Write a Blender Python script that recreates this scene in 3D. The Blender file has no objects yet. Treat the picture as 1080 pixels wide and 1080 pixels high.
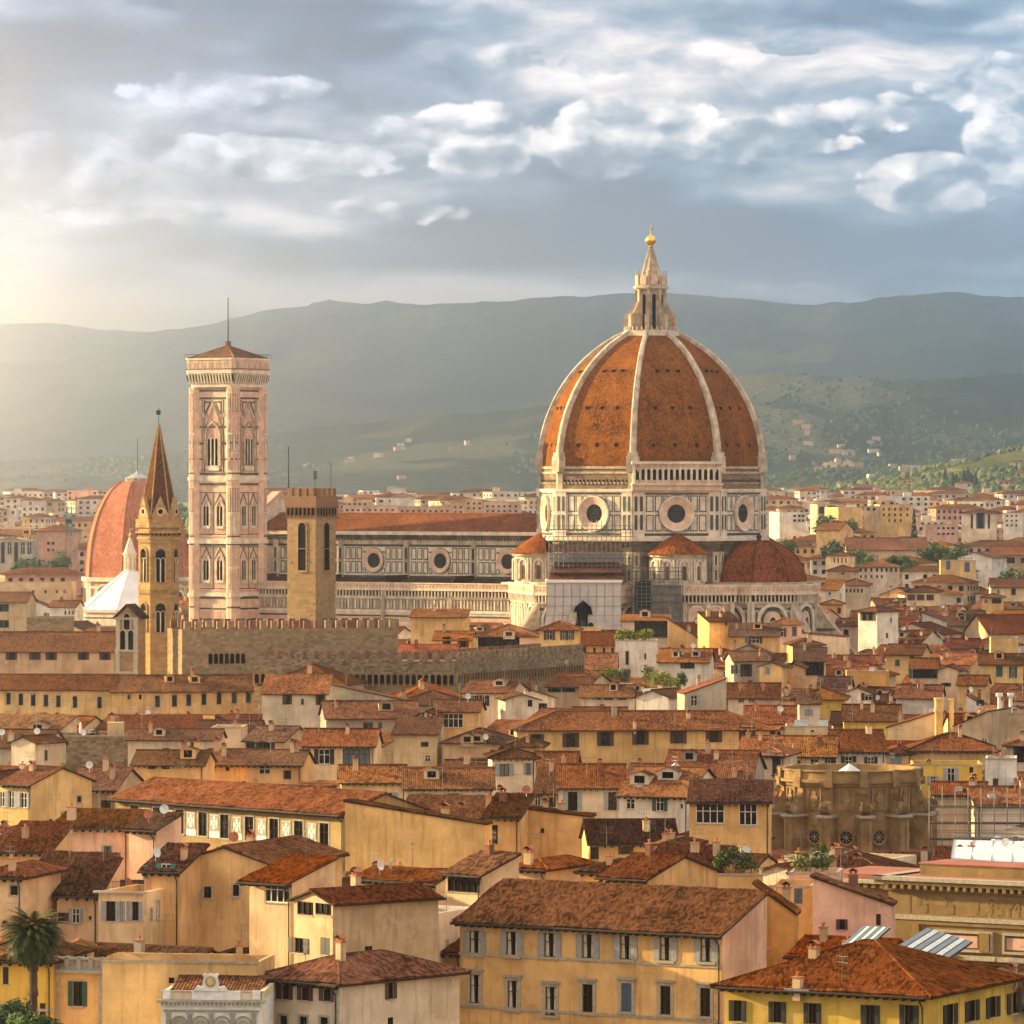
import bpy, bmesh, math, random
import numpy as np
from mathutils import Vector, Matrix, noise as mnoise

R = math.radians
rnd = random.Random(11)
SC = bpy.context.scene
COL = SC.collection
F, CX, HY, CZ = 5560.0, 540.0, 510.0, 55.0      # focal length in photo pixels, principal column, horizon row, eye height

# ------------------------------------------------------------------ camera
cam_d = bpy.data.cameras.new('camera')
cam = bpy.data.objects.new('camera', cam_d)
COL.objects.link(cam)
cam.location = (0, 0, CZ)
cam.rotation_euler = (R(90), 0, 0)
cam_d.sensor_width = 36
cam_d.lens = F / 1080 * 36
cam_d.shift_y = -30 / 1080
cam_d.clip_start = 1
cam_d.clip_end = 60000
SC.camera = cam

# ------------------------------------------------------------------ node helper
class S:
    """a socket with arithmetic"""
    def __init__(s, g, sock): s.g, s.k = g, sock
    def __add__(s, o): return s.g.m('ADD', s, o)
    __radd__ = __add__
    def __sub__(s, o): return s.g.m('SUBTRACT', s, o)
    def __rsub__(s, o): return s.g.m('SUBTRACT', o, s)
    def __mul__(s, o): return s.g.m('MULTIPLY', s, o)
    __rmul__ = __mul__
    def __truediv__(s, o): return s.g.m('DIVIDE', s, o)
    def __pow__(s, o): return s.g.m('POWER', s, o)

class G:
    def __init__(s, tree): s.t = tree
    def n(s, kind, **kw):
        nd = s.t.nodes.new(kind)
        for k, v in kw.items(): setattr(nd, k, v)
        return nd
    def put(s, inp, v):
        if isinstance(v, S): s.t.links.new(v.k, inp)
        else:
            if isinstance(v, (tuple, list)) and len(v) == 3 and len(inp.default_value) == 4: v = (*v, 1)
            inp.default_value = v
    def m(s, op, a, b=None, c=None, clamp=False):
        nd = s.n('ShaderNodeMath', operation=op, use_clamp=clamp)
        for i, v in enumerate((a, b, c)):
            if v is not None: s.put(nd.inputs[i], v)
        return S(s, nd.outputs[0])
    def xyz(s, x, y, z=0.0):
        nd = s.n('ShaderNodeCombineXYZ')
        for i, v in enumerate((x, y, z)): s.put(nd.inputs[i], v)
        return S(s, nd.outputs[0])
    def sep(s, v):
        nd = s.n('ShaderNodeSeparateXYZ'); s.put(nd.inputs[0], v)
        return [S(s, o) for o in nd.outputs]
    def noise(s, vec, scale=1.0, detail=4.0, rough=0.5, dist=0.0, out=0):
        nd = s.n('ShaderNodeTexNoise')
        s.put(nd.inputs['Vector'], vec); s.put(nd.inputs['Scale'], scale); s.put(nd.inputs['Detail'], detail)
        s.put(nd.inputs['Roughness'], rough); s.put(nd.inputs['Distortion'], dist)
        return S(s, nd.outputs[out])
    def white(s, vec):
        nd = s.n('ShaderNodeTexWhiteNoise', noise_dimensions='3D'); s.put(nd.inputs['Vector'], vec)
        return S(s, nd.outputs['Value'])
    def sm(s, v, lo, hi, a=0.0, b=1.0):
        nd = s.n('ShaderNodeMapRange', interpolation_type='SMOOTHSTEP', clamp=True)
        for i, x in enumerate((v, lo, hi, a, b)): s.put(nd.inputs[i], x)
        return S(s, nd.outputs[0])
    def mix(s, f, a, b, blend='MIX'):
        nd = s.n('ShaderNodeMix', data_type='RGBA', blend_type=blend, clamp_factor=True)
        s.put(nd.inputs[0], f); s.put(nd.inputs[6], a); s.put(nd.inputs[7], b)
        return S(s, nd.outputs[2])
    def ramp(s, f, stops, interp='LINEAR'):
        nd = s.n('ShaderNodeValToRGB'); s.put(nd.inputs[0], f)
        cr = nd.color_ramp; cr.interpolation = interp
        while len(cr.elements) > 1: cr.elements.remove(cr.elements[-1])
        cr.elements[0].position = stops[0][0]; cr.elements[0].color = (*stops[0][1], 1)
        for p, c in stops[1:]:
            e = cr.elements.new(p); e.color = (*c, 1)
        return S(s, nd.outputs[0])
    def tc(s, which):
        return S(s, s.n('ShaderNodeTexCoord').outputs[which])
    def vmul(s, v, k):
        nd = s.n('ShaderNodeVectorMath', operation='MULTIPLY'); s.put(nd.inputs[0], v); s.put(nd.inputs[1], k)
        return S(s, nd.outputs[0])
    def vadd(s, v, k):
        nd = s.n('ShaderNodeVectorMath', operation='ADD'); s.put(nd.inputs[0], v); s.put(nd.inputs[1], k)
        return S(s, nd.outputs[0])
    def vscale(s, v, k):
        nd = s.n('ShaderNodeVectorMath', operation='SCALE'); s.put(nd.inputs[0], v); s.put(nd.inputs['Scale'], k)
        return S(s, nd.outputs[0])

SKYK = 1.42
GLOW = 88.0
# ------------------------------------------------------------------ sky, sun, exposure
SUN_AZ, SUN_EL = -70.0, 15.0            # degrees left of the view axis, degrees up
EXPO = 1.5                             # the photograph is exposed for the shaded fronts
world = bpy.data.worlds.new('World'); SC.world = world
world.use_nodes = True
wt = world.node_tree; wt.nodes.clear()
g = G(wt)
gen = g.tc('Generated')
dx, dy, dz = g.sep(gen)
az = g.m('ARCTAN2', dx, dy)
el = g.m('ARCSINE', dz)
X = az * 5.56                           # -0.54..0.54 across the view
Y = el * 5.56
sky = g.n('ShaderNodeTexSky', sky_type='NISHITA')
sky.sun_disc = False
sky.sun_elevation = R(SUN_EL); sky.sun_rotation = R(SUN_AZ)
sky.altitude = 100; sky.air_density = 1.0; sky.dust_density = 1.5; sky.ozone_density = 1.0
nish = S(g, sky.outputs[0])

def blob(px, py, sx, sy, amp):
    a = (X - (px - 540) / 1000.0) * (1000.0 / sx)
    b = (Y - (510 - py) / 1000.0) * (1000.0 / sy)
    return g.m('EXPONENT', (a * a + b * b) * -1.0) * amp

def voro(vec, scale, detail, rough, smooth=.6):
    nd = g.n('ShaderNodeTexVoronoi', feature='F1', normalize=True)
    g.put(nd.inputs['Vector'], vec); nd.inputs['Scale'].default_value = scale; nd.inputs['Detail'].default_value = detail; nd.inputs['Roughness'].default_value = rough
    return S(g, nd.outputs['Distance'])
wv = g.xyz(X, Y * 1.5, 0.0)
warp = g.noise(g.vmul(wv, (5, 5, 5)), 1.0, 4.0, 0.55, 0.0, 1)      # colour output as a vector
wc = g.vadd(warp, (-.5, -.5, -.5))
p1 = g.vadd(wv, g.vscale(wc, 0.07))
nf = g.noise(wv, 26.0, 4.0, 0.6, 0.0, 1)
pq = g.vadd(p1, g.vscale(g.vadd(nf, (-.5, -.5, -.5)), 0.028))
ps = g.vadd(g.xyz(X * .8, Y * 2.6, 3.0), g.vscale(wc, 0.12))
n1 = g.noise(ps, 3.6, 7.0, 0.60)                                   # stretched layers
n1b = g.noise(g.vadd(ps, (-.01, .05, 0)), 3.6, 3.0, 0.60)
n2 = g.noise(p1, 9.0, 6.0, 0.60)
BR = None
for b in [(600, 45, 260, 45, .40), (150, 105, 130, 40, .26), (70, 180, 160, 30, .34), (430, 190, 150, 40, .10), (1030, 40, 160, 55, .34), (800, 75, 190, 40, .20), (860, 190, 190, 40, .08), (640, 190, 60, 20, -.2),
          (330, 235, 330, 22, .10), (420, 305, 330, 24, .34), (690, 300, 200, 20, .16), (90, 270, 160, 30, .08),
          (55, 62, 110, 40, -.40), (368, 48, 85, 16, -.40), (260, 6, 150, 16, -.26), (780, 18, 90, 18, -.16), (920, 258, 300, 45, -.30), (330, 268, 300, 26, -.16), (640, 245, 200, 34, -.26), (960, 158, 70, 16, -.34), (530, 105, 60, 24, -.18), (240, 150, 70, 16, -.14)]:
    t = blob(*b); BR = t if BR is None else BR + t
tone = BR + (n1 - 0.5) * 1.9 + (n1 - n1b) * 1.6 + (n2 - .5) * .5 + 0.31
SKYRAMP = [(0.0, (.045, .105, .20)), (.2, (.085, .165, .275)), (.42, (.20, .29, .40)), (.62, (.43, .465, .54)), (.82, (.78, .71, .71)), (1.0, (1.06, .96, .92))]
cloud = g.ramp(g.m('ADD', tone, 0.0, clamp=True), SKYRAMP)
# cumulus heads: billows with crisp edges, lit from the upper left, grey underneath
cm = None
for b in [(640, 150, 60, 40, .62), (705, 152, 60, 30, .50), (800, 152, 110, 26, .50), (895, 120, 80, 26, .44), (1035, 92, 62, 34, .58), (1070, 150, 60, 60, .40), (505, 150, 80, 40, .56), (120, 158, 120, 20, .56),
          (20, 192, 140, 30, .58), (985, 195, 80, 34, .44), (408, 138, 34, 20, .40), (870, 55, 130, 13, .36), (310, 165, 130, 26, .50), (230, 95, 120, 22, .44), (150, 225, 120, 16, .36), (420, 225, 120, 18, .34), (720, 122, 40, 18, .38), (560, 70, 150, 26, .30)]:
    t = blob(*b); cm = t if cm is None else g.m('MAXIMUM', cm, t)
def puff(off):
    v = g.vadd(pq, off)
    return 0.40 - voro(v, 10.5, 3.0, 0.50)
u0 = puff((0, 0, 0)); u1 = puff((-0.010, 0.022, 0))
dens = cm * 1.15 + g.m('MINIMUM', u0 * 1.5, cm * 1.2) + (n2 - .5) * .35
ca = g.sm(dens, 0.34, 0.43)
lit = g.m('ADD', (u0 - u1) * 3.6 + (n1 - .5) * .9 + (Y - .36) * .8, 0.50, clamp=True)
ccol = g.ramp(lit, [(0, (.10, .18, .28)), (.3, (.23, .31, .41)), (.55, (.54, .57, .62)), (.8, (.96, .88, .86)), (1, (1.25, 1.15, 1.08))])
cloud = g.mix(ca * 0.93, cloud, ccol)
# clear strip low over the hills: yellow at the left, pale rose in the middle
glow = blob(-20, 345, 330, 32, 1.0)
cloud = g.mix(g.m('MULTIPLY', glow, 1.2, clamp=True), cloud, (.34, .26, .18))
glow2 = blob(420, 315, 300, 22, .9)
cloud = g.mix(g.m('MULTIPLY', glow2, 0.8, clamp=True), cloud, (.74, .61, .56))
K = 2.0 ** -EXPO
cloud = g.vscale(cloud, K * SKYK)
lb = blob(20, 120, 400, 210, 1.0)
cs = g.sep(cloud)
cloud = g.xyz(cs[0] * (1.0 - lb * .58), cs[1] * (1.0 - lb * .42), cs[2] * (1.0 - lb * .14))
# the rest of the dome: bright broken cloud, out of view, its tone set to light the fronts
up = g.sm(el, R(7), R(30))
amb_n = g.noise(g.vmul(gen, (2.5, 2.5, 4)), 1.0, 5.0, 0.55)
amb = g.vscale(g.mix(g.sm(amb_n, .38, .62), (.25, .265, .30), (.62, .52, .41)), 1.0)
back = g.sm(dy, .55, -.35)
cloud = g.mix(g.m('MAXIMUM', up, back), cloud, amb)
# warm lobe added out of view, low on the left, so the haze there glows
ga = (az + R(13.0)) * (1 / R(2.8)); ge = (el - R(1.0)) * (1 / R(1.2))
gl = g.m('EXPONENT', (ga * ga + ge * ge) * -1.0)
cloud = g.mix(1.0, cloud, g.vscale(g.mix(0.0, (1.0, .62, .35), (1, 1, 1)), gl * GLOW), 'ADD')
# blue lobe added out of view, low on the right, to cool the haze
gb = (az - R(19)) * (1 / R(7.0)); gc = (el - R(3)) * (1 / R(4.5))
cloud = g.mix(1.0, cloud, g.vscale(g.mix(0.0, (.30, .46, .66), (1, 1, 1)), g.m('EXPONENT', (gb * gb + gc * gc) * -1.0) * 2.0), 'ADD')
cov = 0.95
mixed = g.mix(cov, nish, g.vscale(cloud, 10.0))
bg = g.n('ShaderNodeBackground'); g.put(bg.inputs[0], mixed); bg.inputs[1].default_value = 0.1
wo = g.n('ShaderNodeOutputWorld'); wt.links.new(bg.outputs[0], wo.inputs[0])

sun_d = bpy.data.lights.new('sun', 'SUN'); sun_d.energy = 5.0; sun_d.angle = R(0.6); sun_d.color = (1.0, .77, .38)
sun = bpy.data.objects.new('sun', sun_d); COL.objects.link(sun)
sdir = Vector((math.sin(R(SUN_AZ)) * math.cos(R(SUN_EL)), math.cos(R(SUN_AZ)) * math.cos(R(SUN_EL)), math.sin(R(SUN_EL))))
sun.rotation_euler = sdir.to_track_quat('Z', 'Y').to_euler()
sun.location = (-300, 200, 200)

vs = SC.view_settings
SC.display_settings.display_device = 'sRGB'
vs.view_transform = 'Standard'; vs.look = 'None'; vs.gamma = 1.0; vs.exposure = EXPO; vs.use_curve_mapping = False
SC.render.engine = 'CYCLES'
cy = SC.cycles
cy.max_bounces = 5; cy.diffuse_bounces = 3; cy.glossy_bounces = 2; cy.transmission_bounces = 2; cy.volume_bounces = 1; cy.transparent_max_bounces = 8
cy.use_denoising = True
try: cy.denoiser = 'OPENIMAGEDENOISE'
except Exception: pass
cy.caustics_reflective = False; cy.caustics_refractive = False
cy.sample_clamp_indirect = 6

# ------------------------------------------------------------------ materials
MATS = {}
def new_mat(name):
    m = bpy.data.materials.new(name); m.use_nodes = True
    t = m.node_tree; t.nodes.clear()
    g = G(t)
    bs = g.n('ShaderNodeBsdfPrincipled'); out = g.n('ShaderNodeOutputMaterial')
    t.links.new(bs.outputs[0], out.inputs[0])
    MATS[name] = m
    return m, g, bs

def objrand(g): return S(g, g.n('ShaderNodeObjectInfo').outputs['Random'])
def bump(g, bs, h, strength, dist):
    nd = g.n('ShaderNodeBump'); nd.inputs['Strength'].default_value = strength; nd.inputs['Distance'].default_value = dist
    g.put(nd.inputs['Height'], h); g.t.links.new(nd.outputs[0], bs.inputs['Normal'])

def mul(c, k): return tuple(min(1, x * k) for x in c)

def plaster(name, c, dirt=1.0):
    m, g, bs = new_mat(name)
    o = g.tc('Object'); r = objrand(g)
    ov = g.vadd(o, g.vscale(g.xyz(r, r * 3.1, r * 7.7), 37.0))
    big = g.noise(ov, 0.22, 5.0, 0.6)
    streak = g.noise(g.vmul(ov, (1.6, 1.6, .16)), 1.0, 5.0, 0.62)
    fine = g.noise(ov, 3.0, 4.0, 0.6)
    hue = (r - .5) * .16 + 1.0
    base = g.mix(g.sm(big, .3, .72), (c[0] * .66, c[1] * .62, c[2] * .58), mul(c, 1.14))
    base = g.mix(g.m('MULTIPLY', g.sm(streak, .48, .72), .72 * dirt), base, (c[0] * .50, c[1] * .46, c[2] * .42))
    patch = g.noise(g.vadd(ov, (9, 4, 2)), 0.35, 6.0, 0.62)
    base = g.mix(g.sm(patch, .575, .60) * (.62 * dirt), base, (min(1, c[0] * .85 + .06), c[1] * .82 + .05, c[2] * .80 + .06))
    base = g.mix(g.sm(fine, .35, .75) * .22, base, mul(c, .70))
    hs = g.n('ShaderNodeHueSaturation'); g.put(hs.inputs['Color'], base); g.put(hs.inputs['Value'], hue); g.put(hs.inputs['Hue'], (r - .5) * .012 + .5)
    g.t.links.new(hs.outputs[0], bs.inputs['Base Color'])
    bs.inputs['Roughness'].default_value = .92; bs.inputs['Specular IOR Level'].default_value = .08
    bump(g, bs, fine + big * 2.0, .25, .02)
    return m

def simple(name, c, rough=.8, metal=0.0, var=.15, scale=2.0, spec=None):
    m, g, bs = new_mat(name)
    o = g.tc('Object')
    n = g.noise(o, scale, 4.0, .6)
    g.put(bs.inputs['Base Color'], g.mix(g.sm(n, .3, .7), mul(c, 1 - var), mul(c, 1 + var)))
    bs.inputs['Roughness'].default_value = rough; bs.inputs['Metallic'].default_value = metal
    if spec is None and rough >= .65: spec = .12
    if spec is not None: bs.inputs['Specular IOR Level'].default_value = spec
    return m

def stone(name, c, course=.45, length=1.1, var=.35):
    m, g, bs = new_mat(name)
    o = g.tc('Object')
    x, y, z = g.sep(o)
    a = x + y * .93
    row = g.m('FLOOR', z / course)
    off = g.white(g.xyz(row, 3.0, 1.0))
    colm = g.m('FLOOR', a / length + off * 3.0)
    w = g.white(g.xyz(row, colm, g.m('FLOOR', (x - y) / 3.0)))
    n = g.noise(o, 1.3, 6.0, .65); big = g.noise(o, .12, 4.0, .6)
    t = w * .5 + n * .45 + (big - .5) * .5 + .05
    g.put(bs.inputs['Base Color'], g.ramp(t, [(.12, mul(c, 1 - var * 1.5)), (.4, mul(c, 1 - var * .45)), (.6, c), (.9, mul(c, 1 + var))]))
    bs.inputs['Roughness'].default_value = .95; bs.inputs['Specular IOR Level'].default_value = .08
    bump(g, bs, w * .6 + n, .7, .09)
    return m

def tiles(name, c, dark=.42, pw=.26, ph=.42, flat=True, lichen=.35, contrast=1.0):
    """terracotta roof; UV is metres along the eave and up the slope"""
    m, g, bs = new_mat(name)
    uv = g.tc('UV'); r = objrand(g); o = g.tc('Object')
    u, v, _ = g.sep(uv)
    cu = g.m('FLOOR', u / pw); cv = g.m('FLOOR', v / ph)
    w = g.white(g.xyz(cu, cv, r * 50.0))
    wrow = g.white(g.xyz(cu, r * 9.0, 4.0))
    ov = g.vadd(o, g.vscale(g.xyz(r, r * 3.3, r * 5.7), 61.0))
    big = g.noise(ov, .16, 5.0, .62)
    med = g.noise(ov, .9, 5.0, .65)
    t = (w - .5) * (.62 * contrast) + (big - .5) * 1.1 + (med - .5) * .9 + .5 + (wrow - .5) * .12
    col = g.ramp(t, [(0, mul(c, dark * .62)), (.25, mul(c, dark * 1.25)), (.5, c), (.78, (min(1, c[0] * 1.3), c[1] * 1.3, c[2] * 1.3)), (1, (min(1, c[0] * 1.7), min(1, c[1] * 1.85), min(1, c[2] * 2.0)))])
    lic = g.noise(g.vadd(ov, (5, 8, 1)), .5, 6.0, .7)
    col = g.mix(g.sm(lic, .56, .72) * lichen, col, (.075, .062, .04))
    hs = g.n('ShaderNodeHueSaturation'); g.put(hs.inputs['Color'], col); g.put(hs.inputs['Value'], r * .75 + .62); g.put(hs.inputs['Saturation'], g.m('FRACT', r * 7.3) * -.24 + 1.12); g.put(hs.inputs['Hue'], g.m('FRACT', r * 13.7) * .016 + .496)
    g.t.links.new(hs.outputs[0], bs.inputs['Base Color'])
    bs.inputs['Roughness'].default_value = .9
    bs.inputs['Specular IOR Level'].default_value = .03
    if flat:
        hgt = g.m('ABSOLUTE', g.m('SINE', u * (math.pi / pw)))
        saw = g.m('FRACT', v / ph)
        bump(g, bs, hgt + saw * -.35 + w * .3, .9, .07)
    else:
        bump(g, bs, med + w * .2, .3, .03)
    return m

W_ = dict(cream=(.72, .52, .31), pale=(.72, .58, .43), white=(.76, .68, .58), ochre=(.71, .45, .20), yellow=(.75, .47, .19), orange=(.66, .34, .11), pink=(.73, .47, .34),
          grey=(.42, .36, .28), olive=(.66, .44, .085), tan=(.58, .42, .25), rose=(.62, .36, .25), brown=(.34, .23, .11))
for k, c in W_.items(): plaster('plaster_' + k, c)
stone('rubble', (.30, .205, .115)); stone('rough_stone', (.23, .165, .105), .35, .7, .5); stone('ashlar', (.32, .205, .105), .6, 1.4, .22); stone('golden_stone', (.39, .24, .10), .5, 1.0, .3)
stone('raw_masonry', (.235, .16, .10), .4, .9, .4)
for i, (c, l) in enumerate([((.165, .056, .023), .32), ((.125, .046, .022), .45), ((.195, .072, .030), .25), ((.100, .043, .023), .5), ((.185, .052, .020), .22)]):
    tiles('roof_tile_%d' % i, c, lichen=l); tiles('roof_tile_round_%d' % i, c, flat=False, lichen=l, contrast=1.15)
tiles('dome_tile', (.275, .088, .022), dark=.5, pw=.36, ph=.42, lichen=.26, contrast=.9)
tiles('dome_tile_smooth', (.32, .095, .036), dark=.6, pw=.5, ph=.6, lichen=.12, contrast=.6)
tiles('dome_tile_brown', (.18, .058, .024), dark=.45, pw=.4, ph=.5, lichen=.40)
simple('white_marble', (.64, .53, .41), .7, var=.22, scale=.5); simple('old_marble', (.43, .335, .23), .8, var=.35, scale=.6); simple('green_marble', (.045, .045, .034), .6, var=.3)
simple('pink_marble', (.60, .36, .27), .7, var=.15, scale=.7); simple('dark_marble', (.10, .076, .052), .8, var=.5, scale=.5); simple('rose_marble', (.66, .44, .31), .7, var=.2, scale=.5)
simple('rib_marble', (.50, .405, .30), .8, var=.35, scale=.5); simple('lantern_stone', (.46, .355, .245), .8, var=.3, scale=.7)
simple('gold', (1.0, .62, .12), .25, 1.0, .05); simple('dark_glass', (.008, .007, .007), .15, 0, .3, spec=.3); simple('sky_glass', (.10, .14, .17), .08, 0, .2)
simple('void', (.004, .0032, .0026), .95, 0, .2); simple('wood', (.045, .024, .013), .85, 0, .3); simple('iron', (.03, .026, .023), .6, .5, .2); simple('metal', (.42, .43, .43), .45, .6, .15)
simple('white_paint', (.74, .71, .66), .6); simple('stone_trim', (.37, .32, .25), .9, 0, .2, 3); simple('grey_trim', (.30, .28, .25), .9, 0, .15, 3)
simple('shutter_green', (.02, .075, .05), .6, 0, .2); simple('shutter_teal', (.03, .19, .155), .6, 0, .2); simple('shutter_brown', (.075, .026, .013), .6, 0, .25); simple('shutter_black', (.010, .009, .009), .6, 0, .3)
simple('shutter_grey', (.27, .28, .29), .6, 0, .15); simple('shutter_blue', (.06, .095, .14), .6, 0, .2); simple('curtain', (.55, .49, .40), .9, 0, .2, 4)
simple('brick', (.23, .12, .07), .9, 0, .25, 3); simple('terracotta', (.42, .16, .08), .85, 0, .2, 3); simple('red_roofing', (.33, .125, .08), .8, 0, .12, .5)
simple('tarpaulin', (.72, .70, .70), .6, 0, .1, .3); simple('sheeting', (.50, .45, .43), .8, 0, .12, .2); simple('steel_tube', (.15, .145, .135), .5, .4, .2); simple('roofing_lead', (.40, .40, .38), .5, .4, .2)
simple('netting', (.20, .185, .165), .9, 0, .25, .5); simple('skin', (.55, .34, .24), .6); simple('cloth_blue', (.12, .30, .50), .9); simple('cloth_dark', (.03, .03, .04), .9); simple('hair', (.05, .03, .02), .8)
simple('crane_green', (.05, .20, .17), .5); simple('crane_yellow', (.75, .42, .08), .5); simple('ridge_mortar', (.40, .22, .14), .9, 0, .3, 2); simple('bark', (.09, .06, .04), .95, 0, .3)
simple('awning', (.60, .55, .46), .8); simple('navy_roof', (.035, .05, .06), .6, 0, .2, .2); simple('concrete', (.46, .40, .33), .9, 0, .2, .4); simple('pale_panel', (.60, .64, .62), .5)

def leaf(name, c, c2, scale=.6):
    m, g, bs = new_mat(name)
    o = g.tc('Object'); n = g.noise(o, scale, 3.0, .6); nf = g.noise(o, scale * 7, 2.0, .5)
    g.put(bs.inputs['Base Color'], g.mix(g.sm(n * .6 + nf * .4, .36, .64), c, c2))
    bs.inputs['Roughness'].default_value = .75; bs.inputs['Specular IOR Level'].default_value = .2
    return m
leaf('leaf_dark', (.02, .04, .014), (.055, .095, .028)); leaf('leaf_mid', (.035, .065, .015), (.10, .15, .035)); leaf('leaf_olive', (.09, .10, .03), (.20, .20, .06)); leaf('leaf_lime', (.12, .15, .02), (.32, .32, .04), 1.5)
leaf('cypress', (.012, .022, .012), (.03, .045, .02)); leaf('palm_green', (.02, .035, .010), (.06, .075, .02), 1.2); leaf('palm_gold', (.16, .11, .02), (.30, .19, .04), 1.2)

# ------------------------------------------------------------------ mesh builder
class MB:
    def __init__(s, mats):
        s.v, s.f, s.mi, s.uv = [], [], [], []
        s.mats = [mats] if isinstance(mats, str) else list(mats)
        s.chunks = []
        s.T = None
    def P(s, p): return tuple(s.T @ Vector(p)) if s.T is not None else tuple(p)
    def poly(s, pts, m=0, uv=None):
        b = len(s.v)
        s.v += [s.P(p) for p in pts]
        s.f.append(tuple(range(b, b + len(pts)))); s.mi.append(m); s.uv.append(uv)
    def box(s, x0, y0, z0, x1, y1, z1, m=0, bottom=True):
        x0, x1 = min(x0, x1), max(x0, x1); y0, y1 = min(y0, y1), max(y0, y1); z0, z1 = min(z0, z1), max(z0, z1)
        b = len(s.v)
        s.v += [s.P(p) for p in ((x0, y0, z0), (x1, y0, z0), (x1, y1, z0), (x0, y1, z0), (x0, y0, z1), (x1, y0, z1), (x1, y1, z1), (x0, y1, z1))]
        fs = [(0, 1, 5, 4), (1, 2, 6, 5), (2, 3, 7, 6), (3, 0, 4, 7), (4, 5, 6, 7)] + ([(3, 2, 1, 0)] if bottom else [])
        for f in fs: s.f.append(tuple(b + i for i in f)); s.mi.append(m); s.uv.append(None)
    def prism(s, pts, z0, z1, m=0, mt=None, pts2=None, cap=True):
        """pts counter-clockwise from above; pts2 = top outline"""
        p2 = pts2 or pts; n = len(pts); b = len(s.v)
        s.v += [s.P((x, y, z0)) for x, y in pts] + [s.P((x, y, z1)) for x, y in p2]
        for i in range(n):
            j = (i + 1) % n
            s.f.append((b + i, b + j, b + n + j, b + n + i)); s.mi.append(m); s.uv.append(None)
        if cap:
            s.f.append(tuple(b + n + i for i in range(n))); s.mi.append(m if mt is None else mt); s.uv.append(None)
    def loft(s, rings, m=0, uvs=None, close=True):
        n = len(rings[0]); b = len(s.v)
        for r in rings: s.v += [s.P(p) for p in r]
        for k in range(len(rings) - 1):
            for i in range(n if close else n - 1):
                j = (i + 1) % n
                s.f.append((b + k * n + i, b + k * n + j, b + (k + 1) * n + j, b + (k + 1) * n + i)); s.mi.append(m)
                s.uv.append(uvs(k, i) if uvs else None)
    def lathe(s, prof, n, c=(0, 0, 0), ph=0.0, m=0, a0=0.0, a1=2 * math.pi):
        full = abs(a1 - a0 - 2 * math.pi) < 1e-6
        cnt = n if full else n + 1
        rings = []
        for r, z in prof:
            rings.append([(c[0] + r * math.cos(ph + a0 + (a1 - a0) * i / n), c[1] + r * math.sin(ph + a0 + (a1 - a0) * i / n), c[2] + z) for i in range(cnt)])
        s.loft(rings, m, close=full)
    def tube(s, p, q, r, n=6, m=0, r2=None):
        p, q = Vector(p), Vector(q); d = (q - p)
        if d.length < 1e-6: return
        z = d.normalized(); x = z.orthogonal().normalized(); y = z.cross(x)
        r2 = r if r2 is None else r2
        rings = [[tuple(c + x * (rr * math.cos(2 * math.pi * i / n)) + y * (rr * math.sin(2 * math.pi * i / n))) for i in range(n)] for c, rr in ((p, r), (q, r2))]
        s.loft(rings, m)
        b = len(s.v)
        s.f.append(tuple(b - n + i for i in range(n))); s.mi.append(m); s.uv.append(None)
    def extrude(s, pts, d, m=0):
        """pts: planar loop in 3d (counter-clockwise seen from the +d side); pushed out by vector d, front cap and rims"""
        d = Vector(d); n = len(pts); b = len(s.v)
        s.v += [s.P(p) for p in pts] + [s.P(Vector(p) + d) for p in pts]
        s.f.append(tuple(b + n + i for i in range(n))); s.mi.append(m); s.uv.append(None)
        for i in range(n):
            j = (i + 1) % n
            s.f.append((b + i, b + j, b + n + j, b + n + i)); s.mi.append(m); s.uv.append(None)
    def build(s, name, parent=None, smooth=False, loc=None):
        me = bpy.data.meshes.new(name)
        V, Fc, MI, UV = s.v, s.f, s.mi, s.uv
        me.from_pydata(V, [], Fc)
        if s.chunks:
            nv = len(V); allv = [np.array(V, dtype=np.float32).reshape(-1, 3)]; quads = []; uvq = []; mq = []
            for cv, cf, cuv, cmi in s.chunks:
                allv.append(cv); quads.append(cf + nv); uvq.append(cuv); nv += len(cv); mq += [cmi] * len(cf)
            AV = np.concatenate(allv)
            ql = np.concatenate(quads).astype(np.int32)
            base_loops = [i for f in Fc for i in f]
            base_tot = [len(f) for f in Fc]
            loops = np.concatenate([np.array(base_loops, dtype=np.int32), ql.ravel()])
            tot = np.concatenate([np.array(base_tot, dtype=np.int32), np.full(len(ql), 4, dtype=np.int32)])
            start = np.concatenate([[0], np.cumsum(tot)[:-1]]).astype(np.int32)
            me = bpy.data.meshes.new(name)
            me.vertices.add(len(AV)); me.vertices.foreach_set('co', AV.astype(np.float32).ravel())
            me.loops.add(len(loops)); me.loops.foreach_set('vertex_index', loops)
            me.polygons.add(len(tot)); me.polygons.foreach_set('loop_start', start); me.polygons.foreach_set('loop_total', tot)
            me.polygons.foreach_set('material_index', np.array(MI + mq, dtype=np.int32))
            base_uv = []
            for f, u in zip(Fc, UV): base_uv += list(u) if u else [(0, 0)] * len(f)
            uva = np.concatenate([np.array(base_uv, dtype=np.float32).reshape(-1, 2), np.concatenate(uvq).reshape(-1, 2).astype(np.float32)])
            lay = me.uv_layers.new(name='UVMap'); lay.data.foreach_set('uv', uva.ravel())
            me.update(calc_edges=True)
        else:
            me.polygons.foreach_set('material_index', np.array(MI, dtype=np.int32))
            if any(u for u in UV):
                lay = me.uv_layers.new(name='UVMap'); k = 0; flat = []
                for f, u in zip(Fc, UV): flat += list(u) if u else [(0, 0)] * len(f)
                lay.data.foreach_set('uv', np.array(flat, dtype=np.float32).ravel())
            me.update()
        for mn in s.mats: me.materials.append(MATS[mn])
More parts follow.
